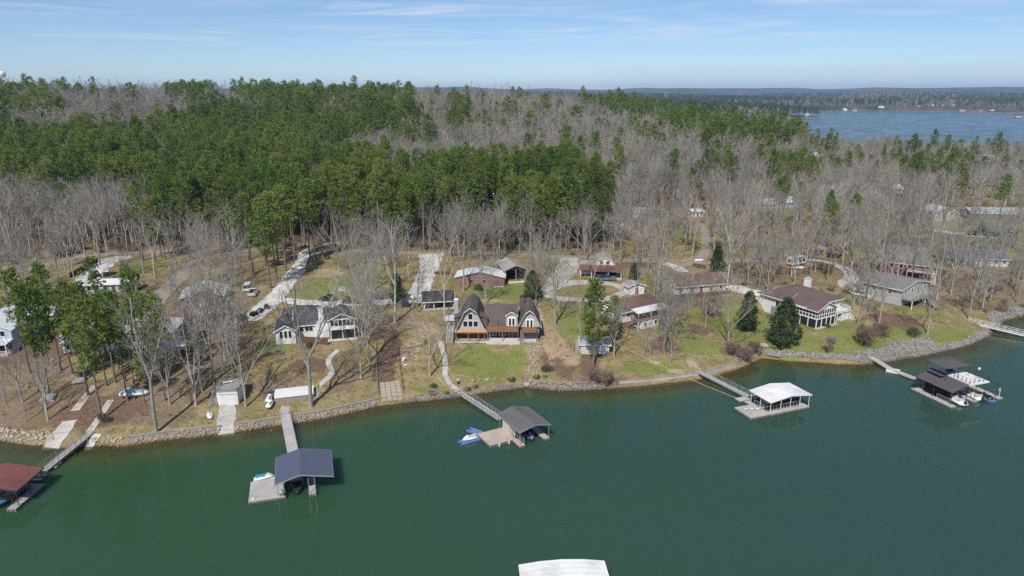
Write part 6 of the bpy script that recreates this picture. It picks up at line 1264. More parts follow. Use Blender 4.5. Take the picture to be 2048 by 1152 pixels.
def vehicle(loc, rz, kind, m_, label, name, cat):
    p = thing(name, label, cat, loc, rz)
    L_, W, zc, zr = {'suv': (4.7, 1.9, 1.0, 1.72), 'car': (4.6, 1.82, 0.88, 1.42), 'pickup': (5.4, 1.95, 1.05, 1.8), 'van': (5.0, 1.95, 1.1, 2.1)}[kind]; l = L_ / 2
    MB().prism([(-l, 0.38), (l, 0.38), (l, zc - 0.28), (l - 0.15, zc - 0.1), (l * 0.45, zc), (-l * 0.92, zc), (-l, zc - 0.15)], -W / 2, W / 2, 'y').build('body', m_, p)
    cab = {'suv': (-l * 0.94, l * 0.38, -l * 0.86, l * 0.10), 'car': (-l * 0.78, l * 0.42, -l * 0.40, l * 0.06), 'pickup': (-l * 0.22, l * 0.45, -l * 0.16, l * 0.18), 'van': (-l * 0.97, l * 0.72, -l * 0.93, l * 0.45)}[kind]
    w0, w1 = W / 2 - 0.06, W / 2 - 0.24; gl = MB(); V = [(cab[0], -w0, zc), (cab[1], -w0, zc), (cab[1], w0, zc), (cab[0], w0, zc), (cab[2], -w1, zr - 0.07), (cab[3], -w1, zr - 0.07), (cab[3], w1, zr - 0.07), (cab[2], w1, zr - 0.07)]
    gl.add(V, [(0, 1, 5, 4), (1, 2, 6, 5), (2, 3, 7, 6), (3, 0, 4, 7)]); gl.build('windows', M_GLASS, p)
    MB().box(cab[2] - 0.03, cab[3] + 0.05, -w1 - 0.03, w1 + 0.03, zr - 0.08, zr).build('roof', m_, p)
    if kind == 'pickup': MB().box(-l * 0.93, -l * 0.26, -W / 2 + 0.12, W / 2 - 0.12, zc + 0.002, zc + 0.02).build('bed', M_RUBBER, p)
    for x in (-l * 0.62, l * 0.62):
        for s in (-1, 1):
            y = s * (W / 2 - 0.08); wh = MB().tube((x, y - 0.12, 0.36), (x, y + 0.12, 0.36), 0.36, n=14).build('wheel', M_RUBBER, p); MB().tube((x, y + s * 0.121, 0.36), (x, y + s * 0.135, 0.36), 0.2, n=10).build('rim', M_ALU, wh)
    for s in (-1, 1):
        y = s * (W / 2 - 0.32); MB().box(l - 0.06, l + 0.02, y - 0.2, y + 0.2, zc - 0.38, zc - 0.22).build('headlight', M_LIGHT, p); MB().box(-l - 0.02, -l + 0.05, y - 0.14, y + 0.14, zc - 0.4, zc - 0.18).build('tail_light', M_TAIL, p)
    return p
def on(px, py, dz=0.0):
    g = G(px, py); return Vector((g.x, g.y, hz(g.x, g.y) + dz))
def rocks(name, spots, m_, label, smin, smax, seed=1):
    """loose stones, each its own faceted lump, joined into one scatter"""
    rg = np.random.default_rng(seed)
    base = np.array([(0, 0, 1), (0.94, 0, 0.3), (0.3, 0.9, 0.35), (-0.8, 0.55, 0.25), (-0.75, -0.6, 0.3), (0.35, -0.92, 0.3), (0.5, 0.3, -0.6), (-0.6, 0.1, -0.6), (0.1, -0.6, -0.6)], float)
    F = np.array([(0, 1, 2), (0, 2, 3), (0, 3, 4), (0, 4, 5), (0, 5, 1), (1, 6, 2), (2, 6, 7), (2, 7, 3), (3, 7, 4), (4, 7, 8), (4, 8, 5), (5, 8, 1), (1, 8, 6)])
    n = len(spots); sc = (smin + (smax - smin) * rg.random((n, 1, 1)) ** 2.8) * 0.95 * rg.uniform(0.7, 1.3, (n, 1, 3)); V = (base[None] + rg.normal(0, 0.14, (n, 9, 3))) * sc * np.array([1, 1, 0.75])
    a = rg.uniform(0, 6.28, n); ca, sa = np.cos(a)[:, None], np.sin(a)[:, None]; X = V[..., 0] * ca - V[..., 1] * sa; Y = V[..., 0] * sa + V[..., 1] * ca
    P = np.asarray(spots, float); Z = h(P[:, 0], P[:, 1]); V = np.stack([X + P[:, :1], Y + P[:, 1:2], V[..., 2] + Z[:, None] + sc[:, 0, :1] * 0.25], -1).reshape(-1, 3)
    Fa = (F[None] + (np.arange(n) * 9)[:, None, None]).reshape(-1, 3)
    return stuff(link(name, np_mesh(name, V, Fa, m_)), label, 'rocks')
def shore_spots(px0, px1, d0, d1, per_m, seed):
    rg = random.Random(seed); xa = at(px0, float(np.interp(px0, [p[0] for p in SHORE_PX], [p[1] for p in SHORE_PX]))).x; xb = at(px1, float(np.interp(px1, [p[0] for p in SHORE_PX], [p[1] for p in SHORE_PX]))).x; out = []
    for _ in range(int((xb - xa) * per_m)):
        x = rg.uniform(xa, xb); d = rg.uniform(d0, d1); out.append((x, shore_y(x, d)))
    return out
def shore_y(x, d):
    sl = (np.interp(x + 2, SX, SY) - np.interp(x - 2, SX, SY)) / 4.0; return float(np.interp(x, SX, SY) + d * math.sqrt(1 + min(1.2, abs(sl)) ** 2))
def seawall(px0, px1, label, m_, d=1.3, top=1.08, th=0.32):
    fx = lambda px: at(px, float(np.interp(px, [p[0] for p in SHORE_PX], [p[1] for p in SHORE_PX]))).x
    xs = np.linspace(fx(px0), fx(px1), max(3, int((fx(px1) - fx(px0)) / 2.5))); P = [Vector((x, shore_y(x, d), 0)) for x in xs]
    p = thing('seawall', label, 'seawall', (P[0].x, P[0].y, 0), 0); o = P[0]; w, c = MB(), MB()
    for a, b in zip(P[:-1], P[1:]):
        dd = b - a; mid = (a + b) / 2 - o; rz = math.atan2(dd.y, dd.x); w.cbox((mid.x, mid.y, -0.4), dd.length + 0.05, th, top + 0.4, rz); c.cbox((mid.x, mid.y, top + 0.002), dd.length + 0.06, th + 0.14, 0.09, rz)
    w.build('wall', m_, p); c.build('coping', mat('weathered_coping', (0.34, 0.315, 0.285), rough=0.95, var=0.15, stain=0.35), p)
def build_ways():
    def way(name, px, w, m_, lift=0.05, label=None): return ribbon(name, [tuple(G(*q))[:2] for q in px], w, m_, lift, label=label, joints=m_ in (M_CONC, M_CONCW))
    way('back_road', [(-60, 556), (60, 538), (150, 515), (300, 505), (420, 501), (520, 499), (620, 498), (740, 504), (850, 507), (960, 506), (1080, 513), (1200, 516), (1300, 523), (1400, 526), (1480, 522), (1560, 511), (1640, 497), (1720, 484), (1820, 474), (1930, 466), (2070, 470)], 4.2, M_DIRT, 0.07)
    way('back_lane', [(1400, 523), (1411, 495), (1410, 465), (1400, 448)], [4.0, 3.2, 2.8, 2.4], M_DIRT, 0.10)
    way('left_concrete_drive', [(262, 514), (215, 522), (196, 540), (178, 556), (160, 572)], [4, 8, 7, 7, 5], M_CONCW, 0.10)
    way('long_concrete_drive', [(612, 500), (603, 525), (585, 550), (560, 585), (530, 615), (496, 642)], [3.6, 3.8, 4.6, 5.2, 6.0, 5.0], M_CONCW, 0.10)
    way('ranch_parking_pad', [(560, 600), (610, 606), (660, 608), (720, 606), (790, 603), (812, 604)], [3, 4.6, 5.4, 5.0, 4.4, 4], M_CONCW, 0.13)
    way('left_dirt_lane', [(402, 505), (385, 530), (350, 565), (315, 600), (300, 640)], [4, 4.5, 5, 5, 5], M_DIRT, 0.10)
    way('barn_concrete_drive', [(862, 508), (860, 530), (848, 560), (838, 585), (826, 605)], [9, 6.5, 5.5, 6.0, 6.0], M_CONCW, 0.10)
    way('gravel_drive', [(1140, 516), (1132, 540), (1112, 565), (1096, 585), (1112, 596), (1150, 600), (1195, 604)], [5.5, 7.0, 6.0, 4.2, 3.6, 3.6, 3.4], M_GRAVEL, 0.10)
    way('gravel_loop', [(1196, 603), (1235, 592), (1250, 580), (1225, 570), (1190, 566), (1140, 566), (1110, 572)], [3.2, 3.0, 3.0, 3.2, 4.0, 5.0, 4.5], M_GRAVEL, 0.13)
    way('cottage_apron', [(1330, 527), (1350, 535), (1368, 545)], [5, 5, 4], M_CONCW, 0.13)
    way('cottage_concrete_pad', [(1452, 577), (1475, 578), (1500, 584), (1545, 590)], [5, 6, 5, 5], M_CONCW, 0.10)
    way('lodge_drive', [(1590, 518), (1650, 524), (1690, 538), (1704, 555), (1690, 570), (1715, 585)], [3.4, 3.6, 4, 4.4, 4.4, 4], M_GRAVEL, 0.10)
    way('right_concrete_drive', [(1868, 462), (1905, 466), (1950, 472), (1990, 474)], [4, 5, 5, 5], M_CONCW, 0.14)
    way('curved_garden_path', [(676, 700), (660, 715), (657, 728), (664, 742), (655, 757), (640, 770), (632, 784), (630, 796)], 1.15, M_CONC, 0.06)
    way('centre_path', [(880, 682), (884, 698), (889, 715), (891, 733), (890, 748), (897, 763), (909, 776), (920, 786)], 1.15, M_CONC, 0.06)
    way('ramp_concrete', [(455, 811), (453, 838), (451, 870)], 3.2, M_CONC, 0.08)
    way('left_ramp', [(140, 842), (122, 866), (100, 898)], [3.0, 3.2, 3.2], M_CONC, 0.10)
    way('left_footpath', [(222, 800), (205, 826), (190, 848), (176, 868)], 1.2, M_CONC, 0.06)
    way('left_slab_path', [(190, 770), (172, 792), (150, 822)], [1.3, 1.5, 1.8], M_ROCKP, 0.06)
    way('gangway_apron', [(196, 868), (184, 884), (172, 898)], 1.5, M_CONCW, 0.05)
def build_yard():
    rg = random.Random(3)
    V = vehicle
    V(on(656, 602, 0.08), R(175), 'suv', M_CARK, 'black SUV left of the basketball hoop', 'parked_car', 'car'); V(on(702, 607, 0.08), R(3), 'car', M_CARK, 'low black car right of the basketball hoop', 'parked_car', 'car'); V(on(748, 598, 0.08), R(8), 'suv', M_CARB, 'dark car behind bare trees at the right end of parking pad', 'parked_car', 'car')
    V(on(1722, 586, 0.08), R(-38), 'pickup', M_CARW, 'white pickup truck right of the lodge', 'pickup_truck', 'pickup'); V(on(1946, 471, 0.12), R(-8), 'suv', M_CARK, 'black SUV on the concrete drive near the right edge', 'parked_car', 'car'); V(on(1214, 561, 0.05), R(4), 'pickup', M_CARB, 'blue-grey pickup under the rusty carport roof', 'pickup_truck', 'pickup')
    V(on(496, 580, 0.02), R(100), 'van', M_CARW, 'white van parked on grass beside long drive', 'parked_van', 'van'); V(on(507, 589, 0.02), R(100), 'pickup', M_CARW, 'white pickup in front of the white van', 'pickup_truck', 'pickup'); V(on(1668, 515, 0.02), R(20), 'suv', M_CARK, 'dark car under bare trees behind the lodge', 'parked_car', 'car')
    V(on(130, 514, 0.05), R(20), 'suv', M_CARK, 'dark car beside back road in the left woods', 'parked_car', 'car')
    # camper
    t = thing('camper_trailer', 'white camper trailer parked under trees behind the lodge', 'camper', on(1592, 530), R(28)); MB().prism([(-3.2, 0.55), (3.0, 0.55), (3.3, 1.4), (3.1, 2.9), (-3.0, 3.0), (-3.2, 2.6)], -1.2, 1.2, 'y').build('body', M_HULLW, t)
    for u in (-2.0, 0.2, 2.0): window(t, u, 1.5, 0.9, 0.7, -1.2, frame=M_DKMETAL)
    window(t, 0.0, 1.5, 1.1, 0.7, -3.2, side='l', frame=M_DKMETAL)
    for x in (-0.5, 0.5):
        for s in (-1, 1): MB().tube((x, s * 1.0 - 0.1, 0.36), (x, s * 1.0 + 0.1, 0.36), 0.36, n=12).build('wheel', M_RUBBER, t)
    MB().box(-3.0, 2.6, -1.35, -1.22, 2.7, 2.82).build('awning_roll', M_DKMETAL, t); MB().box(3.0, 4.4, -0.08, 0.08, 0.5, 0.62).build('hitch', M_DKMETAL, t)
    # basketball hoop
    q = on(686, 599); t = thing('basketball_hoop', 'basketball hoop with white backboard on black post', 'basketball hoop', q, R(-5)); MB().tube((0, 0, 0), (0, 0, 2.9), 0.09).build('post', M_DKMETAL, t); MB().box(-0.95, 0.95, -0.5, -0.44, 2.6, 3.75).build('backboard', M_WHITE, t); MB().box(-0.85, 0.85, -0.512, -0.503, 2.75, 3.6).build('board_panel', M_PALEROOF, t)
    MB().box(-0.32, 0.32, -0.525, -0.514, 2.85, 3.3).build('target_square', M_WHITE, t); r = MB()
    for i in range(12): a, b = 6.283 * i / 12, 6.283 * (i + 1) / 12; r.tube((0.23 * math.cos(a), -0.76 + 0.23 * math.sin(a), 2.95), (0.23 * math.cos(b), -0.76 + 0.23 * math.sin(b), 2.95), 0.02, n=4)
    r.build('rim', M_RED, t); MB().tube((0, 0, 2.9), (0, -0.45, 3.2), 0.06).build('arm', M_DKMETAL, t)
    # trailers of covered machines by the long drive
    for i, (px, py, lb) in enumerate(((508, 632, 'dark quad bike at the front of the pile by long drive'), (520, 625, 'dark quad bike in the middle of the pile by long drive'), (533, 617, 'dark quad bike at the back of the pile by long drive'))):
        t = thing('quad_bike', lb, 'quad bike', on(px, py, 0.1), R(60 + 25 * i)); MB().prism([(-1.0, 0.5), (1.0, 0.5), (1.1, 0.85), (0.4, 1.0), (-0.9, 0.95)], -0.45, 0.45, 'y').build('body', M_CARK if i != 1 else M_CARB, t); MB().box(-0.6, 0.2, -0.2, 0.2, 1.0, 1.15).build('seat', M_RUBBER, t); MB().tube((0.4, -0.45, 1.25), (0.4, 0.45, 1.25), 0.04).tube((0.55, 0, 0.9), (0.4, 0, 1.25), 0.04).build('handlebar', M_ALU, t)
        for x in (-0.65, 0.7):
            for s in (-1, 1): MB().tube((x, s * 0.5 - 0.12, 0.32), (x, s * 0.5 + 0.12, 0.32), 0.32, n=10).build('wheel', M_RUBBER, t)
    # red tractor in the left shelter
    t = thing('red_tractor', 'red lawn tractor in front of the small white shelter', 'tractor', on(193, 554, 0.05), R(190)); MB().prism([(0, 0.4), (1.3, 0.4), (1.35, 1.0), (0.1, 1.05)], -0.4, 0.4, 'y').build('hood', M_RED, t); MB().box(-0.9, 0.0, -0.5, 0.5, 0.5, 0.75).build('fender', M_RED, t); MB().box(-0.7, -0.2, -0.28, 0.28, 0.75, 0.9).box(-0.8, -0.7, -0.28, 0.28, 0.8, 1.3).build('seat', M_RUBBER, t)
    for x, r_ in ((-0.5, 0.42), (1.0, 0.28)):
        for s in (-1, 1): MB().tube((x, s * 0.55 - 0.12, r_), (x, s * 0.55 + 0.12, r_), r_, n=10).build('wheel', M_RUBBER, t)
    # covered boats and dinghies on land
    for px, py, rz, lb, ln in ((420, 832, -62, 'white overturned dinghy on leaves left of the ramp', 2.9), (1598, 536, -10, 'white overturned boat on grass below the camper', 3.4), (1398, 521, 10, 'white overturned skiff beside the back lane', 3.2)):
        t = thing('overturned_dinghy', lb, 'dinghy', on(px, py), R(rz)); S = []
        for u, b, z in ((-0.5, 0.42, 0.42), (-0.2, 0.52, 0.5), (0.2, 0.5, 0.5), (0.42, 0.3, 0.44), (0.5, 0.06, 0.36)): S.append([(u * ln, -b * ln * 0.42, 0.0), (u * ln, -b * ln * 0.3, z * 0.85), (u * ln, 0, z), (u * ln, b * ln * 0.3, z * 0.85), (u * ln, b * ln * 0.42, 0.0)])
        loft(S, M_HULLW, 'hull', t); MB().box(-0.45 * ln, 0.42 * ln, -0.04, 0.04, 0.46, 0.54).build('keel', M_ALU, t)
    jetski(on(539, 797, 0.15), R(95), M_HULLW, M_HULLW, 'white jet ski on the lawn at the left end of stone storage room'); jetski(on(541, 812, 0.15), R(92), M_HULLW, M_HULLW, 'second white jet ski in front of the first on the shore lawn')
    # stone patio at the water
    A = G(764, 806); t = thing('stone_patio', 'patio of square pale stone slabs at the water between two fences', 'patio', (A.x, A.y, 0), R(14)); d_ = 1.08
    me = MB().prism([(0.08, 0.03), (0.97, 0.0), (1.02, 0.9), (0.92, 1.02), (0.05, 0.98), (0.0, 0.12)], 0.0, 0.34, 'z').mesh('paving_stone')
    for i in range(4):
        for j in range(6):
            wx = A.x + (i * d_ + 0.5) * math.cos(R(14)) - (j * d_ + 0.5) * math.sin(R(14)); wy = A.y + (i * d_ + 0.5) * math.sin(R(14)) + (j * d_ + 0.5) * math.cos(R(14))
            o = link('paving_stone', me, M_ROCKP, t); o.location = (i * d_ + rg.uniform(-0.03, 0.03), j * d_ + rg.uniform(-0.03, 0.03), max(hz(wx, wy), 0.05) - 0.16 + rg.uniform(-0.03, 0.03)); o.rotation_euler = (0, 0, rg.uniform(-0.05, 0.05))
    # boundary fences down to the water
    for pts, lb, m_ in (([(752, 690), (753, 730), (755, 770), (757, 803)], 'thin pale post fence left of stone patio', M_GREYWOOD), ([(797, 700), (800, 735), (804, 765), (808, 790)], 'dark timber edging fence right of stone patio', M_DKSTAIN), ([(1113, 640), (1128, 668), (1145, 692), (1165, 715)], 'low grey wire fence between the bare bank and beige shed', M_GREYWOOD)):
        W = [on(*q) for q in pts]; t = thing('boundary_fence', lb, 'fence', W[0], 0); o = W[0]; rail = MB()
        for a, b in zip(W[:-1], W[1:]):
            n = max(2, int((b - a).length / 2.2))
            for i in range(n): q = a.lerp(b, i / n); zz = hz(q.x, q.y) - o.z; MB().box(q.x - o.x - 0.06, q.x - o.x + 0.06, q.y - o.y - 0.06, q.y - o.y + 0.06, zz - 0.3, zz + 0.9).build('post', m_, t)
            for i in range(n):
                q, r_ = a.lerp(b, i / n), a.lerp(b, (i + 1) / n)
                for z in (0.35, 0.8): rail.tube((q.x - o.x, q.y - o.y, hz(q.x, q.y) - o.z + z), (r_.x - o.x, r_.y - o.y, hz(r_.x, r_.y) - o.z + z), 0.035, n=4)
        rail.build('rail', m_, t)
    # plank fences
    for a, b, hh, m_, lb, nm in (((588, 686), (657, 692), 1.7, M_FENCE, 'brown board fence in front of the ranch house', 'board_fence'), ((1385, 534), (1412, 540), 1.3, M_FENCE, 'brown board fence beside the back road', 'board_fence'), ((868, 549), (905, 549), 1.0, M_DKSTAIN, 'low dark rail fence by barn drive', 'board_fence'), ((140, 556), (200, 522), 1.5, M_DKMETAL, 'dark board fence along the left concrete drive', 'board_fence')):
        A, B = on(*a), on(*b); d = B - A; rz = math.atan2(d.y, d.x); L_ = math.hypot(d.x, d.y); t = thing(nm, lb, 'fence', A, rz); n = max(4, int(L_ / 0.6)); me = MB().box(0, L_ / n - 0.03, -0.03, 0.03, -0.3, hh).mesh('board')
        for i in range(n): o = link('board', me, m_, t); x = L_ * i / n; o.location = (x, 0, hz(A.x + d.x * i / n, A.y + d.y * i / n) - A.z + 0.03 * (i % 2))
    # fire pits
    for px, py, lb in ((771, 657, 'round stone fire pit ring on the mulch left of the gambrel house'), (864, 785, 'round stone fire ring on lawn by the centre path'), (559, 705, 'pale stone fire ring below the ranch house')):
        q = on(px, py); t = thing('fire_ring', lb, 'fire pit', q, 0)
        me = MB().prism([(-0.22, -0.18), (0.24, -0.15), (0.2, 0.17), (-0.2, 0.2)], -0.1, 0.34, 'z').mesh('ring_stone')
        for i in range(11): a = 6.283 * i / 11; o = link('ring_stone', me, M_ROCKS, t); o.location = (math.cos(a) * 0.95, math.sin(a) * 0.95, rg.uniform(-0.04, 0.04)); o.rotation_euler = (0, 0, a + 0.2)
        MB().lathe([(0.72, 0.0), (0.72, 0.06)]).build('ash_bed', M_DARKIN, t)
    # boulders along the centre lawn
    for px, py, s_, lb in ((946, 762, 0.55, 'flat brown boulder nearest the centre path on lakeside lawn'), (959, 760, 0.45, 'second brown boulder from the centre path on lakeside lawn'), (974, 760, 0.6, 'third and largest boulder from the centre path on lakeside lawn'), (990, 758, 0.4, 'fourth small boulder from the centre path on lakeside lawn'), (1054, 770, 0.75, 'pale boulder at the water right of the centre lawn'), (1528, 693, 1.1, 'large pale boulder at head of the cove left of magnolia')):
        q = on(px, py, s_ * 0.25); t = MB().lathe([(0.25 * s_, -0.35 * s_), (0.95 * s_, -0.1 * s_), (0.85 * s_, 0.25 * s_), (0.4 * s_, 0.42 * s_)], n=7)
        t.v = [(v[0] * (1.2 + 0.25 * math.sin(v[1] * 5 + px)), v[1] * (0.9 + 0.2 * math.cos(v[0] * 4)), v[2] * (1 + 0.2 * math.sin(v[0] * 6 + py))) for v in t.v]
        o = t.build('boulder', M_ROCKP if 'pale' in lb else M_ROCKR); o.location = q; o.rotation_euler = (0.1, 0.05, px); tag(o, lb, 'boulder')
    # sunken plank by the cove, beached board float
    t = thing('beached_float', 'weathered dark board float beached in the cove', 'float', on(1545, 712, 0.15), R(-25)); MB().box(-1.6, 1.6, -0.45, 0.45, -0.1, 0.12).build('frame', M_FOAM, t)
    for i in range(4): MB().box(-1.62 + i * 0.82, -0.84 + i * 0.82, -0.47, 0.47, 0.12, 0.17).build('plank', M_GREYWOOD, t)
    # steps cut in the right lawn
    t = thing('garden_steps', 'pale stone steps down the lawn to white-roofed dock gangway', 'steps', on(1398, 743), R(0)); o0 = t.location.copy()
    for i in range(7): q = on(1398 - i * 3.2, 742 - i * 4.2); s_ = MB().box(-0.75, 0.75, -0.22, 0.22, -0.12, 0.08).build('step', M_ROCKP, t); s_.location = (q.x - o0.x, q.y - o0.y, q.z - o0.z); s_.rotation_euler = (0, 0, R(20))
    # cable from a bank tree to the white-roofed dock
    A, B = on(1233, 712, 3.0), at(1500, 806, 1.0); t = thing('power_cable', 'thin pale cable sagging over water to white-roofed dock', 'cable', A, 0); P = []
    for i in range(25): u = i / 24; q = A.lerp(B, u); P.append((q.x - A.x, q.y - A.y, q.z - A.z - 1.1 * 4 * u * (1 - u) * 0.6))
    MB().path(P, 0.035, 4).build('cable', mat('pale_cable', (0.55, 0.52, 0.36), rough=0.7), t)
    # utility poles along the back road
    for i, (px, py) in enumerate(((250, 506), (470, 500), (806, 506), (1062, 511), (1290, 522), (1520, 515))):
        q = on(px, py - 4); t = thing('utility_pole', 'wooden utility pole, number %s from the left along back road' % ('one', 'two', 'three', 'four', 'five', 'six')[i], 'utility pole', q, R(8)); MB().tube((0, 0, -0.5), (0, 0, 9.5), 0.16, 0.11, n=7).build('pole', M_WOODPOST, t); MB().box(-1.1, 1.1, -0.07, 0.07, 8.9, 9.05).build('crossarm', M_WOODPOST, t)
        for x in (-1.0, 0.0, 1.0): MB().tube((x, 0, 9.05), (x, 0, 9.25), 0.05, n=6).build('insulator', M_CONC, t)
    # garden chairs and tables
    for px, py, lb in ((806, 724, 'small white garden chair on lawn right of dark edging fence'), (812, 733, 'pale garden stool below the white garden chair'), (1940, 480, 'pale picnic seat on lawn below black SUV')): lounge_chair(on(px, py), R(rg.uniform(0, 360)), M_WHITE, lb)
    t = thing('dark_bin', 'dark lidded box beside the barn drive end', 'bin', on(810, 613), R(10)); MB().box(-1.0, 1.0, -0.8, 0.8, 0, 1.0).build('box', M_DKMETAL, t); MB().slab((-1.05, -0.85, 1.05), (1.05, -0.85, 1.05), (1.05, 0.85, 1.35), (-1.05, 0.85, 1.35), 0.08).build('lid', M_DKMETAL, t)
    t = thing('plank_stack', 'stack of pale planks leaning on bank among left pines', 'planks', on(158, 765), R(25))
    for i in range(5): MB().box(-1.2, 1.2, -0.9 + i * 0.36, -0.58 + i * 0.36, 0.3 + i * 0.1, 0.36 + i * 0.1).build('plank', M_DECKPALE, t)
    t = thing('tarp_covered_stack', 'pale tarp-covered stack among the pines on left bank', 'tarp', on(98, 800), R(10)); MB().prism([(-1.4, 0), (1.4, 0), (1.1, 0.8), (0.3, 1.15), (-0.6, 1.0), (-1.2, 0.6)], -0.9, 0.9, 'y').build('tarp', M_PALEROOF, t); MB().tube((-1.3, -0.95, 0.3), (1.3, -0.95, 0.5), 0.03, n=4).build('rope', M_DKMETAL, t)
    t = thing('pontoon_boat', 'blue-grey covered boat among pines left of the white boathouse', 'boat', on(270, 792), R(8)); loft([[(x, -b, 1.0), (x, -b * 0.8, 0.3), (x, b * 0.8, 0.3), (x, b, 1.0)] for x, b in ((-2.6, 0.9), (0, 1.05), (1.8, 0.8), (2.7, 0.1))], M_HULLW, 'hull', t); MB().prism([(-2.5, 1.0), (1.9, 1.0), (0.8, 1.6), (-1.8, 1.5)], -0.85, 0.85, 'y').build('cover', M_BLUESIDE, t)
    # figure by the path
    person(on(916, 770, 0.02), R(160))
    build_tower()
def person(loc, rz):
    t = thing('person', 'person in white top and dark trousers standing on lawn by centre path', 'person', loc, rz)
    def skin(name, pts, edges, m_):
        me = bpy.data.meshes.new(name); me.from_pydata([p[:3] for p in pts], edges, []); o = link(name, me, m_, t)
        md = o.modifiers.new('skin', 'SKIN'); me.skin_vertices[0].data.foreach_set('radius', [r for p in pts for r in (p[3], p[3])]); me.skin_vertices[0].data[0].use_root = True
        o.modifiers.new('smooth', 'SUBSURF').levels = 1; o.modifiers['smooth'].render_levels = 1; return o
    M_SKIN = mat('skin', (0.42, 0.27, 0.19), rough=0.6); M_TROUSER = mat('dark_trousers', (0.03, 0.032, 0.04), rough=0.9); M_SHIRT = mat('white_shirt', (0.68, 0.68, 0.67), rough=0.9); M_HAIR = mat('dark_hair', (0.03, 0.02, 0.015), rough=0.8)
    P = [(0, 0, 0.95, .14), (0, 0, 1.15, .13), (0, 0, 1.40, .15), (0, 0, 1.50, .06), (0, 0.02, 1.56, .055), (0, 0.03, 1.64, .095), (0, 0.02, 1.74, .085),
         (.18, 0, 1.42, .055), (.25, 0.02, 1.16, .042), (.27, 0.10, 0.93, .032), (.275, 0.13, 0.84, .028), (-.18, 0, 1.42, .055), (-.25, 0.02, 1.16, .042), (-.27, 0.10, 0.93, .032), (-.275, 0.13, 0.84, .028),
         (.10, 0, 0.88, .095), (.11, 0.02, 0.48, .065), (.12, 0, 0.09, .045), (.12, 0.14, 0.04, .035), (-.10, 0, 0.88, .095), (-.11, 0.02, 0.48, .065), (-.12, 0, 0.09, .045), (-.12, 0.14, 0.04, .035)]
    E = [(0, 1), (1, 2), (2, 3), (3, 4), (4, 5), (5, 6), (2, 7), (7, 8), (8, 9), (9, 10), (2, 11), (11, 12), (12, 13), (13, 14), (0, 15), (15, 16), (16, 17), (17, 18), (0, 19), (19, 20), (20, 21), (21, 22)]
    skin('body', P, E, M_SKIN)
    skin('shirt', [(0, 0, 0.98, .155), (0, 0, 1.15, .145), (0, 0, 1.40, .165), (.19, 0, 1.43, .068), (.245, 0.02, 1.2, .055), (-.19, 0, 1.43, .068), (-.245, 0.02, 1.2, .055)], [(0, 1), (1, 2), (2, 3), (3, 4), (2, 5), (5, 6)], M_SHIRT)
    skin('trousers', [(0, 0, 0.97, .152), (.10, 0, 0.87, .108), (.11, 0.02, 0.48, .08), (.12, 0, 0.12, .062), (-.10, 0, 0.87, .108), (-.11, 0.02, 0.48, .08), (-.12, 0, 0.12, .062)], [(0, 1), (1, 2), (2, 3), (0, 4), (4, 5), (5, 6)], M_TROUSER)
    MB().lathe([(0.06, 1.60), (0.105, 1.67), (0.11, 1.76), (0.07, 1.84), (0.02, 1.855)], n=10).build('hair', M_HAIR, t)
def build_tower():
    x, y = -642.0, 900.0; z = hz(x, y); t = thing('water_tower', 'white water tower on the skyline at the left edge', 'water tower', (x, y, z), 0); H = 88 - z
    MB().lathe([(0.1, H - 8), (3.0, H - 7.2), (4.2, H - 5), (4.2, H - 2.4), (3.0, H - 0.6), (0.2, H)], n=16).build('tank', M_WHITE, t)
    for i in range(6): a = 6.283 * i / 6; MB().tube((5.2 * math.cos(a), 5.2 * math.sin(a), -1), (3.4 * math.cos(a), 3.4 * math.sin(a), H - 6.4), 0.32, n=5).build('leg', M_WHITE, t)
    MB().tube((0, 0, 0), (0, 0, H - 7.8), 0.7, n=8).build('riser', M_WHITE, t)
    rl = MB()
    for i in range(16): a, b = 6.283 * i / 16, 6.283 * (i + 1) / 16; rl.tube((4.6 * math.cos(a), 4.6 * math.sin(a), H - 4.6), (4.6 * math.cos(b), 4.6 * math.sin(b), H - 4.6), 0.1, n=4)
    rl.build('catwalk', M_WHITE, t)
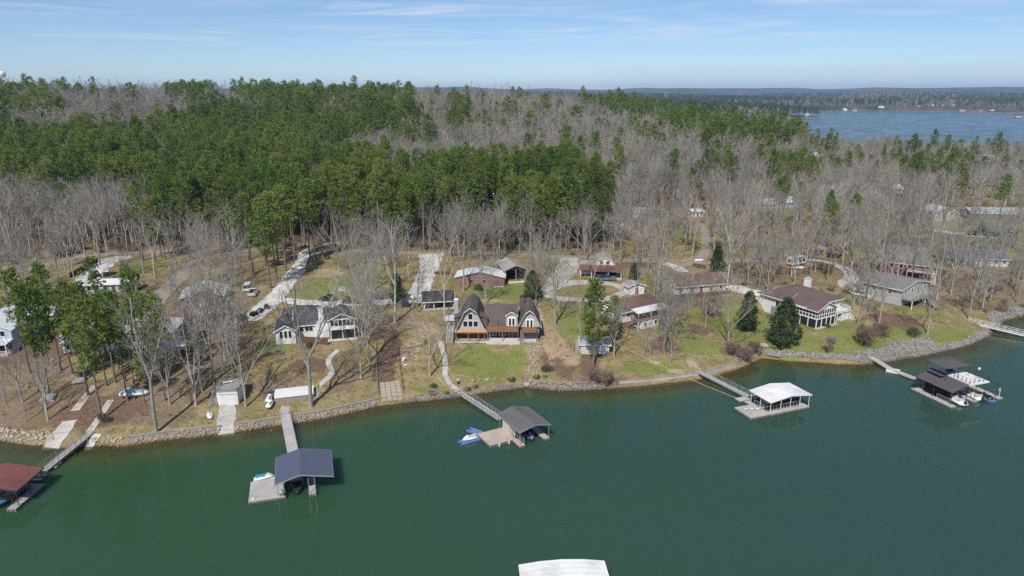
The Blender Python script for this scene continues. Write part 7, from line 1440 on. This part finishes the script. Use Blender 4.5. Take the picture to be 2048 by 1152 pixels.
def build_shore():
    seawall(247, 438, 'long low seawall between left footbridge and boat ramp', M_STONE); seawall(472, 566, 'stone seawall between boat ramp and wide footbridge', M_STONE); seawall(592, 752, 'stone seawall from wide footbridge to the stone patio', M_STONE); seawall(1240, 1400, 'concrete seawall below lawn left of white-roofed dock gangway', M_CONC, 0.9); seawall(1408, 1474, 'concrete seawall right of white-roofed dock gangway', M_CONC, 0.9)
    S = shore_spots
    rocks('rip_rap', S(247, 438, -0.35, 1.1, 26, 1) + S(472, 755, -0.35, 1.1, 26, 2), M_ROCKR, 'rust and grey rip-rap stones below the left seawalls', 0.14, 0.38, 1)
    rocks('rip_rap', S(-40, 100, -0.3, 2.6, 29, 3) + S(150, 245, -0.3, 1.6, 16, 30), M_ROCKP, 'pale broken stones on the shore at far left', 0.12, 0.4, 2)
    rocks('rip_rap', S(815, 1050, -0.5, 1.15, 34, 4), M_ROCKS, 'grey rip-rap stones along the centre lawn shore', 0.10, 0.34, 3)
    rocks('rip_rap', S(1050, 1195, -0.5, 1.5, 34, 5), M_ROCKS, 'grey rip-rap stones below the bare bank', 0.14, 0.44, 4)
    rocks('rip_rap', S(1195, 1250, -0.4, 1.0, 12, 6), M_ROCKR, 'few reddish stones on the shore by beige shed', 0.14, 0.4, 5)
    rocks('rip_rap', S(1535, 1725, 0.9, 2.9, 54, 7) + S(1476, 1530, 0.5, 3.0, 25, 8), M_ROCKS, 'grey rip-rap band around the cove', 0.18, 0.46, 6)
    rocks('rip_rap', S(1725, 1795, -0.4, 4.5, 71, 9) + S(1795, 1880, -0.4, 5.6, 109, 10) + S(1880, 1990, -0.4, 1.3, 42, 11), M_ROCKS, 'broad slope of pale grey rip-rap left of the right-hand gangway', 0.18, 0.44, 7)
    rocks('rip_rap', S(1992, 2150, -0.5, 3.5, 46, 12), M_ROCKS, 'rip-rap bank behind the white truss gangway', 0.2, 0.5, 8)
    rg = random.Random(77); sp = []
    for _ in range(420):
        g = G(rg.gauss(1068, 9) + rg.uniform(-6, 6), rg.uniform(688, 768)); sp.append((g.x, g.y))
    rocks('rip_rap', sp, M_ROCKP, 'scattered pale stones down the bank right of the gambrel house', 0.10, 0.30, 9)
INDIV = []
YARD_SEED = random.Random(21)
def tree_at(px, py, H, kind, name, label, group=None, tilt=0.0):
    lib = {'pine': (YARD_PINES, 21.0), 'densepine': (DENSE_PINE, 20.0), 'tallpine': (PINES, 24.5), 'bare': (BARES, 20.5), 'slim': (FOREST_BARES, 21.0), 'bud': (BUDDED, 15.5), 'redbud': (REDBUDS, 13.0)}[kind]
    q = on(px, py, -0.1); TREE_BOXES.append((q.x, q.y, 3.5)); k = YARD_SEED.randrange(len(lib[0])); s = H / lib[1]; INDIV.append('pine' if 'pine' in kind else 'bare')
    return plant(lib[0][k], name, label, 'tree', q, YARD_SEED.uniform(0, 6.28), s, group, tilt=tilt)
def build_yard_trees():
    rg = random.Random(9)
    for px, py, H in ((88, 800, 20), (101, 796, 21), (205, 838, 22), (232, 765, 18), (255, 802, 11), (285, 745, 17), (170, 760, 17), (120, 742, 18), (60, 745, 19), (250, 762, 16), (276, 732, 17), (302, 770, 15), (326, 747, 16), (212, 772, 15), (330, 802, 12), (178, 790, 17), (145, 748, 17), (216, 722, 18), (185, 735, 16), (290, 805, 9), (340, 762, 12), (238, 738, 16), (100, 735, 17), (150, 712, 16), (318, 735, 14), (268, 772, 14)):
        where = next(t for lim, t in ((75, 'at the far left of the bank'), (135, 'beside the tarp-covered stack on left bank'), (222, 'near the left footpath on the bank'), (260, 'around the covered boat on left bank'), (999, 'at the right end of left bank cluster')) if px < lim)
        t = tree_at(px, py, H * 1.2, 'pine', 'pine_tree', 'airy green pine ' + where, 'pines ' + where); t.scale = (t.scale[0] * 0.86, t.scale[1] * 0.86, t.scale[2])
    for px, py, H, lb in ((1185, 736, 20.5, 'tall dark green pine in front of beige shed'), (1226, 690, 13, 'shorter pine just behind beige shed')): tree_at(px, py, H, 'densepine', 'pine_tree', lb)
    for px, py, H in ((506, 548, 25), (540, 576, 26), (553, 566, 27), (571, 542, 27), (556, 530, 25), (530, 525, 26), (590, 520, 26), (500, 520, 25)): tree_at(px, py, H, 'tallpine', 'pine_tree', 'tall straight pine on the left side of long concrete drive', 'pines beside the long drive')
    for px, py, H in ((622, 524, 27), (631, 521, 26), (645, 515, 25)): tree_at(px, py, H, 'tallpine', 'pine_tree', 'tall straight pine on the right side of long concrete drive', 'pines right of the long drive')
    for px, py, H in ((322, 516, 25), (332, 520, 26), (287, 523, 24), (312, 524, 23), (380, 520, 24), (410, 515, 24), (440, 512, 25)): tree_at(px, py, H, 'tallpine', 'pine_tree', 'tall pine beside the left concrete drive and dirt lane', 'pines by the dirt lane')
    for px, py, H, lb in ((1984, 352, 27, 'tall lone pine against the far lake near right edge'), (1822, 330, 24, 'dark pine left of a pair below the far lake'), (1862, 332, 23, 'dark pine of the pair below the far lake, left one'), (1888, 330, 21, 'dark pine of the pair below the far lake, right one'), (1590, 372, 20, 'dense dark pine standing alone behind the white-roofed house'), (1440, 360, 19, 'lone green pine in the bare woods above back lane'), (1905, 372, 22, 'pine in front of the pair near the right edge'), (1935, 365, 20, 'pine right of the one in front of the pair'), (1650, 345, 22, 'pine left of the dark grey two-storey house'), (1340, 395, 14, 'slim young pine in the bare woods left of the lone one'), (1665, 330, 22, 'taller pine left of the dark grey two-storey house')):
        tree_at(px, py, H, 'tallpine', 'pine_tree', lb)
    T = [(313, 864, 27, 'tall grey trunk at the water left of long seawall'), (340, 809, 19, 'bare tree on leaf mulch left of the white boathouse'), (392, 812, 22, 'bare tree just left of the white boathouse'), (404, 783, 21, 'bare tree behind the one beside white boathouse'), (427, 763, 20, 'bare tree behind the white boathouse'), (450, 718, 20, 'bare tree on mulch above the white boathouse'), (492, 815, 20, 'leaning bare tree right of the boat ramp'),
         (622, 813, 25, 'tall bare tree in front of the stone storage room'), (722, 755, 20, 'bare tree right of the curved garden path'), (739, 724, 21, 'bare tree left of the thin pale post fence'), (860, 753, 18, 'bare tree on the lawn left of centre path'), (790, 645, 31, 'very tall pale bare tree left of the gambrel house'), (835, 625, 14, 'slim curved tree in front of dark garage'), (889, 637, 18, 'bare tree at the left corner of gambrel house'),
         (927, 582, 20, 'bare tree behind the gambrel roof'), (972, 607, 17, 'bare tree between gambrel house and weathered barn'), (1110, 651, 24, 'big bare tree right of the gambrel house'), (1161, 702, 15, 'bare tree at the left end of beige shed'), (1228, 716, 16, 'curved bare tree right of beige shed'), (1289, 712, 10, 'small bare tree on the lawn below awning house'), (1327, 703, 21, 'bare tree right of the awning house, nearer the lake'),
         (1341, 731, 12, 'low spreading bare tree on the lower right lawn'), (1308, 592, 22, 'tall bare tree behind the awning house'), (1315, 596, 20, 'bare tree beside the tall one behind awning house'), (1273, 591, 13, 'bare tree beside the tiny white shed'), (1187, 572, 14, 'bare tree in front of gambrel cottage'), (1453, 706, 20, 'big gnarled bare tree at the head of cove'), (1455, 563, 25, 'big pale bare tree right of the long cottage'),
         (1533, 591, 17, 'bare tree on the concrete pad left of lodge'), (1582, 553, 15, 'bare tree behind the lodge roof'), (1700, 556, 17, 'dark bare tree beside lodge drive'), (1619, 521, 17, 'bare tree beside the camper'), (1757, 653, 14, 'bare tree on slope right of the lodge'), (1855, 668, 18, 'large leaning bare tree above the broad rip-rap slope'), (1937, 637, 20, 'large bare tree at the head of white truss gangway'),
         (1965, 616, 17, 'bare tree behind the white truss gangway'), (2029, 579, 16, 'bare tree at right edge below blue-roofed house'), (1790, 580, 16, 'bare tree against the mottled grey roof'), (182, 571, 24, 'tall bare tree left of the long mobile home'), (202, 542, 22, 'bare tree behind the small white shelter'), (262, 553, 11, 'small dark forked tree on the left back lawn'), (1384, 505, 10, 'small fruit tree on grass beside back lane'), (1300, 716, 7, 'young sapling beside the small bare tree')]
    for px, py, H, lb in T: tree_at(px, py, H * (1.15 if 13 < H < 26 else 1.0), 'slim' if px in (313, 622, 790, 182, 202) else 'bare', 'bare_tree', lb)
    def clump(n, x0, x1, y0, y1, H0, H1, lb, gr, kind='bare', name='bare_tree'):
        k = 0; tries = 0
        while k < n and tries < 400:
            tries += 1; px, py = rg.uniform(x0, x1), rg.uniform(y0, y1); q = G(px, py)
            if blocked(q.x, q.y): continue
            tree_at(px, py, rg.uniform(H0, H1), kind, name, lb, gr); k += 1
    clump(9, 372, 480, 660, 770, 15, 21, 'grey bare tree in the thicket between brick house and ranch house', 'bare thicket left of the ranch house')
    clump(8, 10, 120, 800, 850, 9, 16, 'thin bare tree on the far left bank', 'thin trees on the far left bank', 'slim'); clump(10, 400, 480, 530, 600, 16, 21, 'bare tree between dirt lane and long drive', 'bare trees between dirt lane and long drive'); clump(8, 700, 752, 600, 700, 15, 20, 'bare tree in the group right of the ranch house', 'bare trees right of the ranch house')
    clump(12, 640, 820, 512, 585, 15, 20, 'bare tree on the back lawn above the parking pad', 'bare trees on the back lawn'); clump(12, 870, 1000, 510, 530, 16, 20, 'bare tree behind weathered barn', 'bare trees behind weathered barn'); clump(7, 1070, 1110, 520, 620, 12, 20, 'bare tree along left edge of gravel drive', 'bare trees along the gravel drive')
    clump(7, 1340, 1420, 600, 660, 8, 14, 'bare tree on slope below the long cottage', 'bare trees below the long cottage'); clump(20, 1725, 1870, 490, 600, 14, 20, 'bare tree around the mottled grey roof', 'bare trees around the grey roofed house'); clump(12, 1860, 2040, 540, 610, 13, 19, 'bare tree on the right-hand point', 'bare trees on the right-hand point')
    clump(10, 1470, 1690, 500, 550, 12, 18, 'bare tree in the yard behind the lodge', 'bare trees behind the lodge'); clump(8, 0, 180, 540, 620, 15, 20, 'bare tree in the far left back yards', 'bare trees in the left back yards'); clump(4, 1270, 1340, 455, 510, 11, 15, 'yellow-green budding tree left of back lane', 'budding trees by the back lane', 'bud', 'budding_tree')
    clump(3, 1395, 1440, 610, 655, 7, 9, 'olive budding tree on slope left of magnolias', 'budding trees left of the magnolias', 'bud', 'budding_tree'); clump(3, 880, 1000, 495, 505, 12, 14, 'reddish budding tree at road edge behind weathered barn', 'reddish trees at the road edge', 'redbud', 'budding_tree')
    clump(12, 1130, 1300, 505, 545, 15, 20, 'bare tree behind the gambrel cottage', 'bare trees behind the gambrel cottage'); clump(6, 1320, 1350, 600, 700, 12, 18, 'bare tree between awning house and the slope shrubs', 'bare trees right of the awning house'); clump(5, 1700, 1760, 600, 660, 10, 15, 'bare tree on the slope between lodge and grey roofed house', 'bare trees between lodge and grey roof'); clump(7, 990, 1070, 504, 515, 16, 20, 'bare tree behind the open pole barn', 'bare trees behind the pole barn')
    clump(14, 1880, 2045, 495, 550, 14, 19, 'bare tree in front of the slate-blue roofed house', 'bare trees before the blue roofed house'); clump(8, 1440, 1560, 520, 570, 13, 18, 'bare tree between long cottage and lodge', 'bare trees between long cottage and lodge')
    # evergreens
    mg = [make_broadleaf(1, 12.5, 4.6, 240, 22, 0.46), make_broadleaf(2, 10.5, 3.0, 190, 22, 0.44)]
    for k, px, py, s, lb in ((0, 1565, 694, 1.0, 'large dark glossy evergreen tree in front of the lodge'), (1, 1493, 662, 1.0, 'narrower dark evergreen left of the large one'), (1, 1433, 547, 0.85, 'dark evergreen tree behind the long cottage'), (1, 795, 606, 0.78, 'dark conical evergreen beside the barn drive'), (0, 1268, 562, 0.45, 'small round evergreen near gambrel cottage'), (0, 1065, 598, 0.66, 'leafy green tree right of the open pole barn'), (1, 1050, 612, 0.35, 'little green shrub behind gambrel house')):
        q = on(px, py, -0.1); TREE_BOXES.append((q.x, q.y, 4.0)); plant(mg[k], 'evergreen_tree', lb, 'tree', q, px, s)
    bush = make_broadleaf(5, 1.7, 1.5, 60, 16, 0.22, cone=0.25, base=0.05)
    for px, py, s, sx, lb in ((1826, 670, 1.0, 1.5, 'clipped green bush above the broad rip-rap slope'), (1093, 742, 0.7, 1.3, 'dark low evergreen bush on the bare bank'), (958, 580, 0.9, 1.2, 'round bush at the barn wall'), (1655, 652, 0.5, 1.2, 'low yellow-green bush at the porch corner'), (868, 775, 0.5, 1.0, 'small green bush by the centre path'), (620, 695, 0.6, 1.2, 'dark bush at the ranch house fence'), (485, 640, 0.8, 1.3, 'green bush along the long drive')):
        t = plant(bush, 'bush', lb, 'bush', on(px, py), px, s); t.scale = (s * sx, s, s)
    pink = make_bare(200, H=4.6, fork=0.15, spread=0.9, leaders=5, n2=5, n3=5, n4=5, twig=0.02, buds=PINK_BLOOM, bud_n=2, bud_size=0.2, trunk_r=0.09)
    plant(pink, 'blossom_tree', 'small pink blossoming tree on cove lawn below the lodge', 'tree', on(1657, 708), 0.3, 1.0)
    shrub = [make_bare(210 + i, H=4.2, fork=0.10, spread=0.8, leaders=5, n2=6, n3=6, n4=5, twig=0.02, trunk_r=0.05, multi=4, tmat=DARK_TWIG, bmat=DARK_TWIG) for i in range(2)]
    for px, py, s, lb in ((1730, 692, 1.3, 'big twiggy brown shrub above the plank gangway'), (1757, 676, 1.0, 'twiggy brown shrub right of the big one'), (1215, 770, 0.8, 'reddish twiggy shrub at the water below beige shed'), (1190, 765, 0.8, 'twiggy shrub left of the reddish one'), (1490, 724, 0.9, 'red-stemmed shrub at the cove corner'), (1505, 708, 0.8, 'rusty shrub left of large pale boulder'), (1462, 712, 0.9, 'brush at the foot of gnarled tree'), (1325, 660, 0.7, 'twiggy shrub right of awning house stairs'), (1420, 632, 0.8, 'brown shrub on the slope by the long cottage'), (205, 846, 0.5, 'dry shrub at the foot of tall left pine')):
        plant(shrub[int(px) % 2], 'twiggy_shrub', lb, 'shrub', on(px, py), px, s)
    gr = TB(); r2 = random.Random(4)
    for _ in range(520):
        a = r2.uniform(0, 6.28); t_ = r2.uniform(0.1, 1.0); d = Vector((math.cos(a), math.sin(a), 0)); o = d * r2.uniform(0, 0.35); e = o + d * t_ * 0.9 + Vector((0, 0, 1.5 - 0.7 * t_)); s_ = Vector((-d.y, d.x, 0)) * 0.035; gr.tri(o - s_, o + s_, e)
    gm = gr.mesh('blades', M_GRASS)
    for px, py, s, lb in ((935, 782, 1.0, 'ornamental grass clump right of centre gangway head'), (893, 788, 0.7, 'ornamental grass clump left of centre gangway head'), (1023, 763, 1.2, 'ornamental grass clump at right corner of centre lawn'), (1073, 758, 1.1, 'ornamental grass clump on the bare bank'), (950, 776, 0.8, 'second grass clump right of centre gangway head'), (1090, 755, 0.7, 'smaller grass clump right of the bare bank one')):
        t = plant([gm], 'ornamental_grass', lb, 'grass clump', on(px, py), px, s)
def build_far_houses():
    rg = random.Random(8)
    pts = [(1690, 219, 14), (1712, 220, 10), (1762, 219, 18), (1838, 218, 14), (1862, 217, 16), (1885, 217, 10), (1906, 217, 14), (1925, 220, 18), (1616, 232, 10), (1962, 222, 12), (1985, 222, 12), (2038, 232, 14), (1585, 208, 12), (1560, 206, 10)]
    kinds = [(M_WHITE, M_WHITEROOF), (M_CREAM, M_GREYSH), (M_WHITE, M_PALEROOF), (M_BEIGE, M_REDSH)]
    for i, (px, py, w) in enumerate(pts):
        q = at(px, py + 1.0, 2.5) if py > 212 else at(px, py, 12); x, y = q.x, q.y; z = max(1.0, hz(x, y)); wm, rm = kinds[i % 4]
        where = ('on the far lake shore, number %d from the left' % (i + 1)) if i < 8 else ('on the wooded point of the far lake' if i == 8 else ('on the far right spit' if i < 12 else 'in woods left of the far lake'))
        p = thing('far_shore_house', 'distant %s house %s' % (('white', 'cream', 'white', 'beige')[i % 4], where), 'house', (x, y, z), R(rg.uniform(-20, 20)), 'houses on the far lake shore')
        gable(p, -w / 2, w / 2, 0, 10, 5.0, 3.0, 'x' if i % 2 else 'y', wm, rm, over=0.8, trim=None)
        for u in (-w * 0.3, 0, w * 0.3): window(p, u, 2.4, 1.6, 1.6)
# ------------------------------------------------------------------ haze
def build_haze():
    m_ = bpy.data.materials.new('haze'); m_.use_nodes = True; nt = m_.node_tree; nt.nodes.remove(nt.nodes['Principled BSDF'])
    v = nt.nodes.new('ShaderNodeVolumePrincipled'); v.inputs['Color'].default_value = (0.44, 0.65, 1.0, 1); v.inputs['Density'].default_value = 0.000078; v.inputs['Anisotropy'].default_value = 0.0
    nt.links.new(v.outputs[0], nt.nodes['Material Output'].inputs['Volume'])
    o = MB().box(-9500, 10500, -700, 13500, -9, 190).build('haze', m_); o['kind'] = 'stuff'; o['label'] = 'pale blue air haze over the whole lake country'; o['category'] = 'haze'
    return o
# ------------------------------------------------------------------ assemble: structure first, then things, then small details
build_houses()
build_ground(); build_water(); build_ways()
build_docks(); build_yard(); build_shore()
build_yard_trees(); build_far_houses(); build_woods()
build_haze()
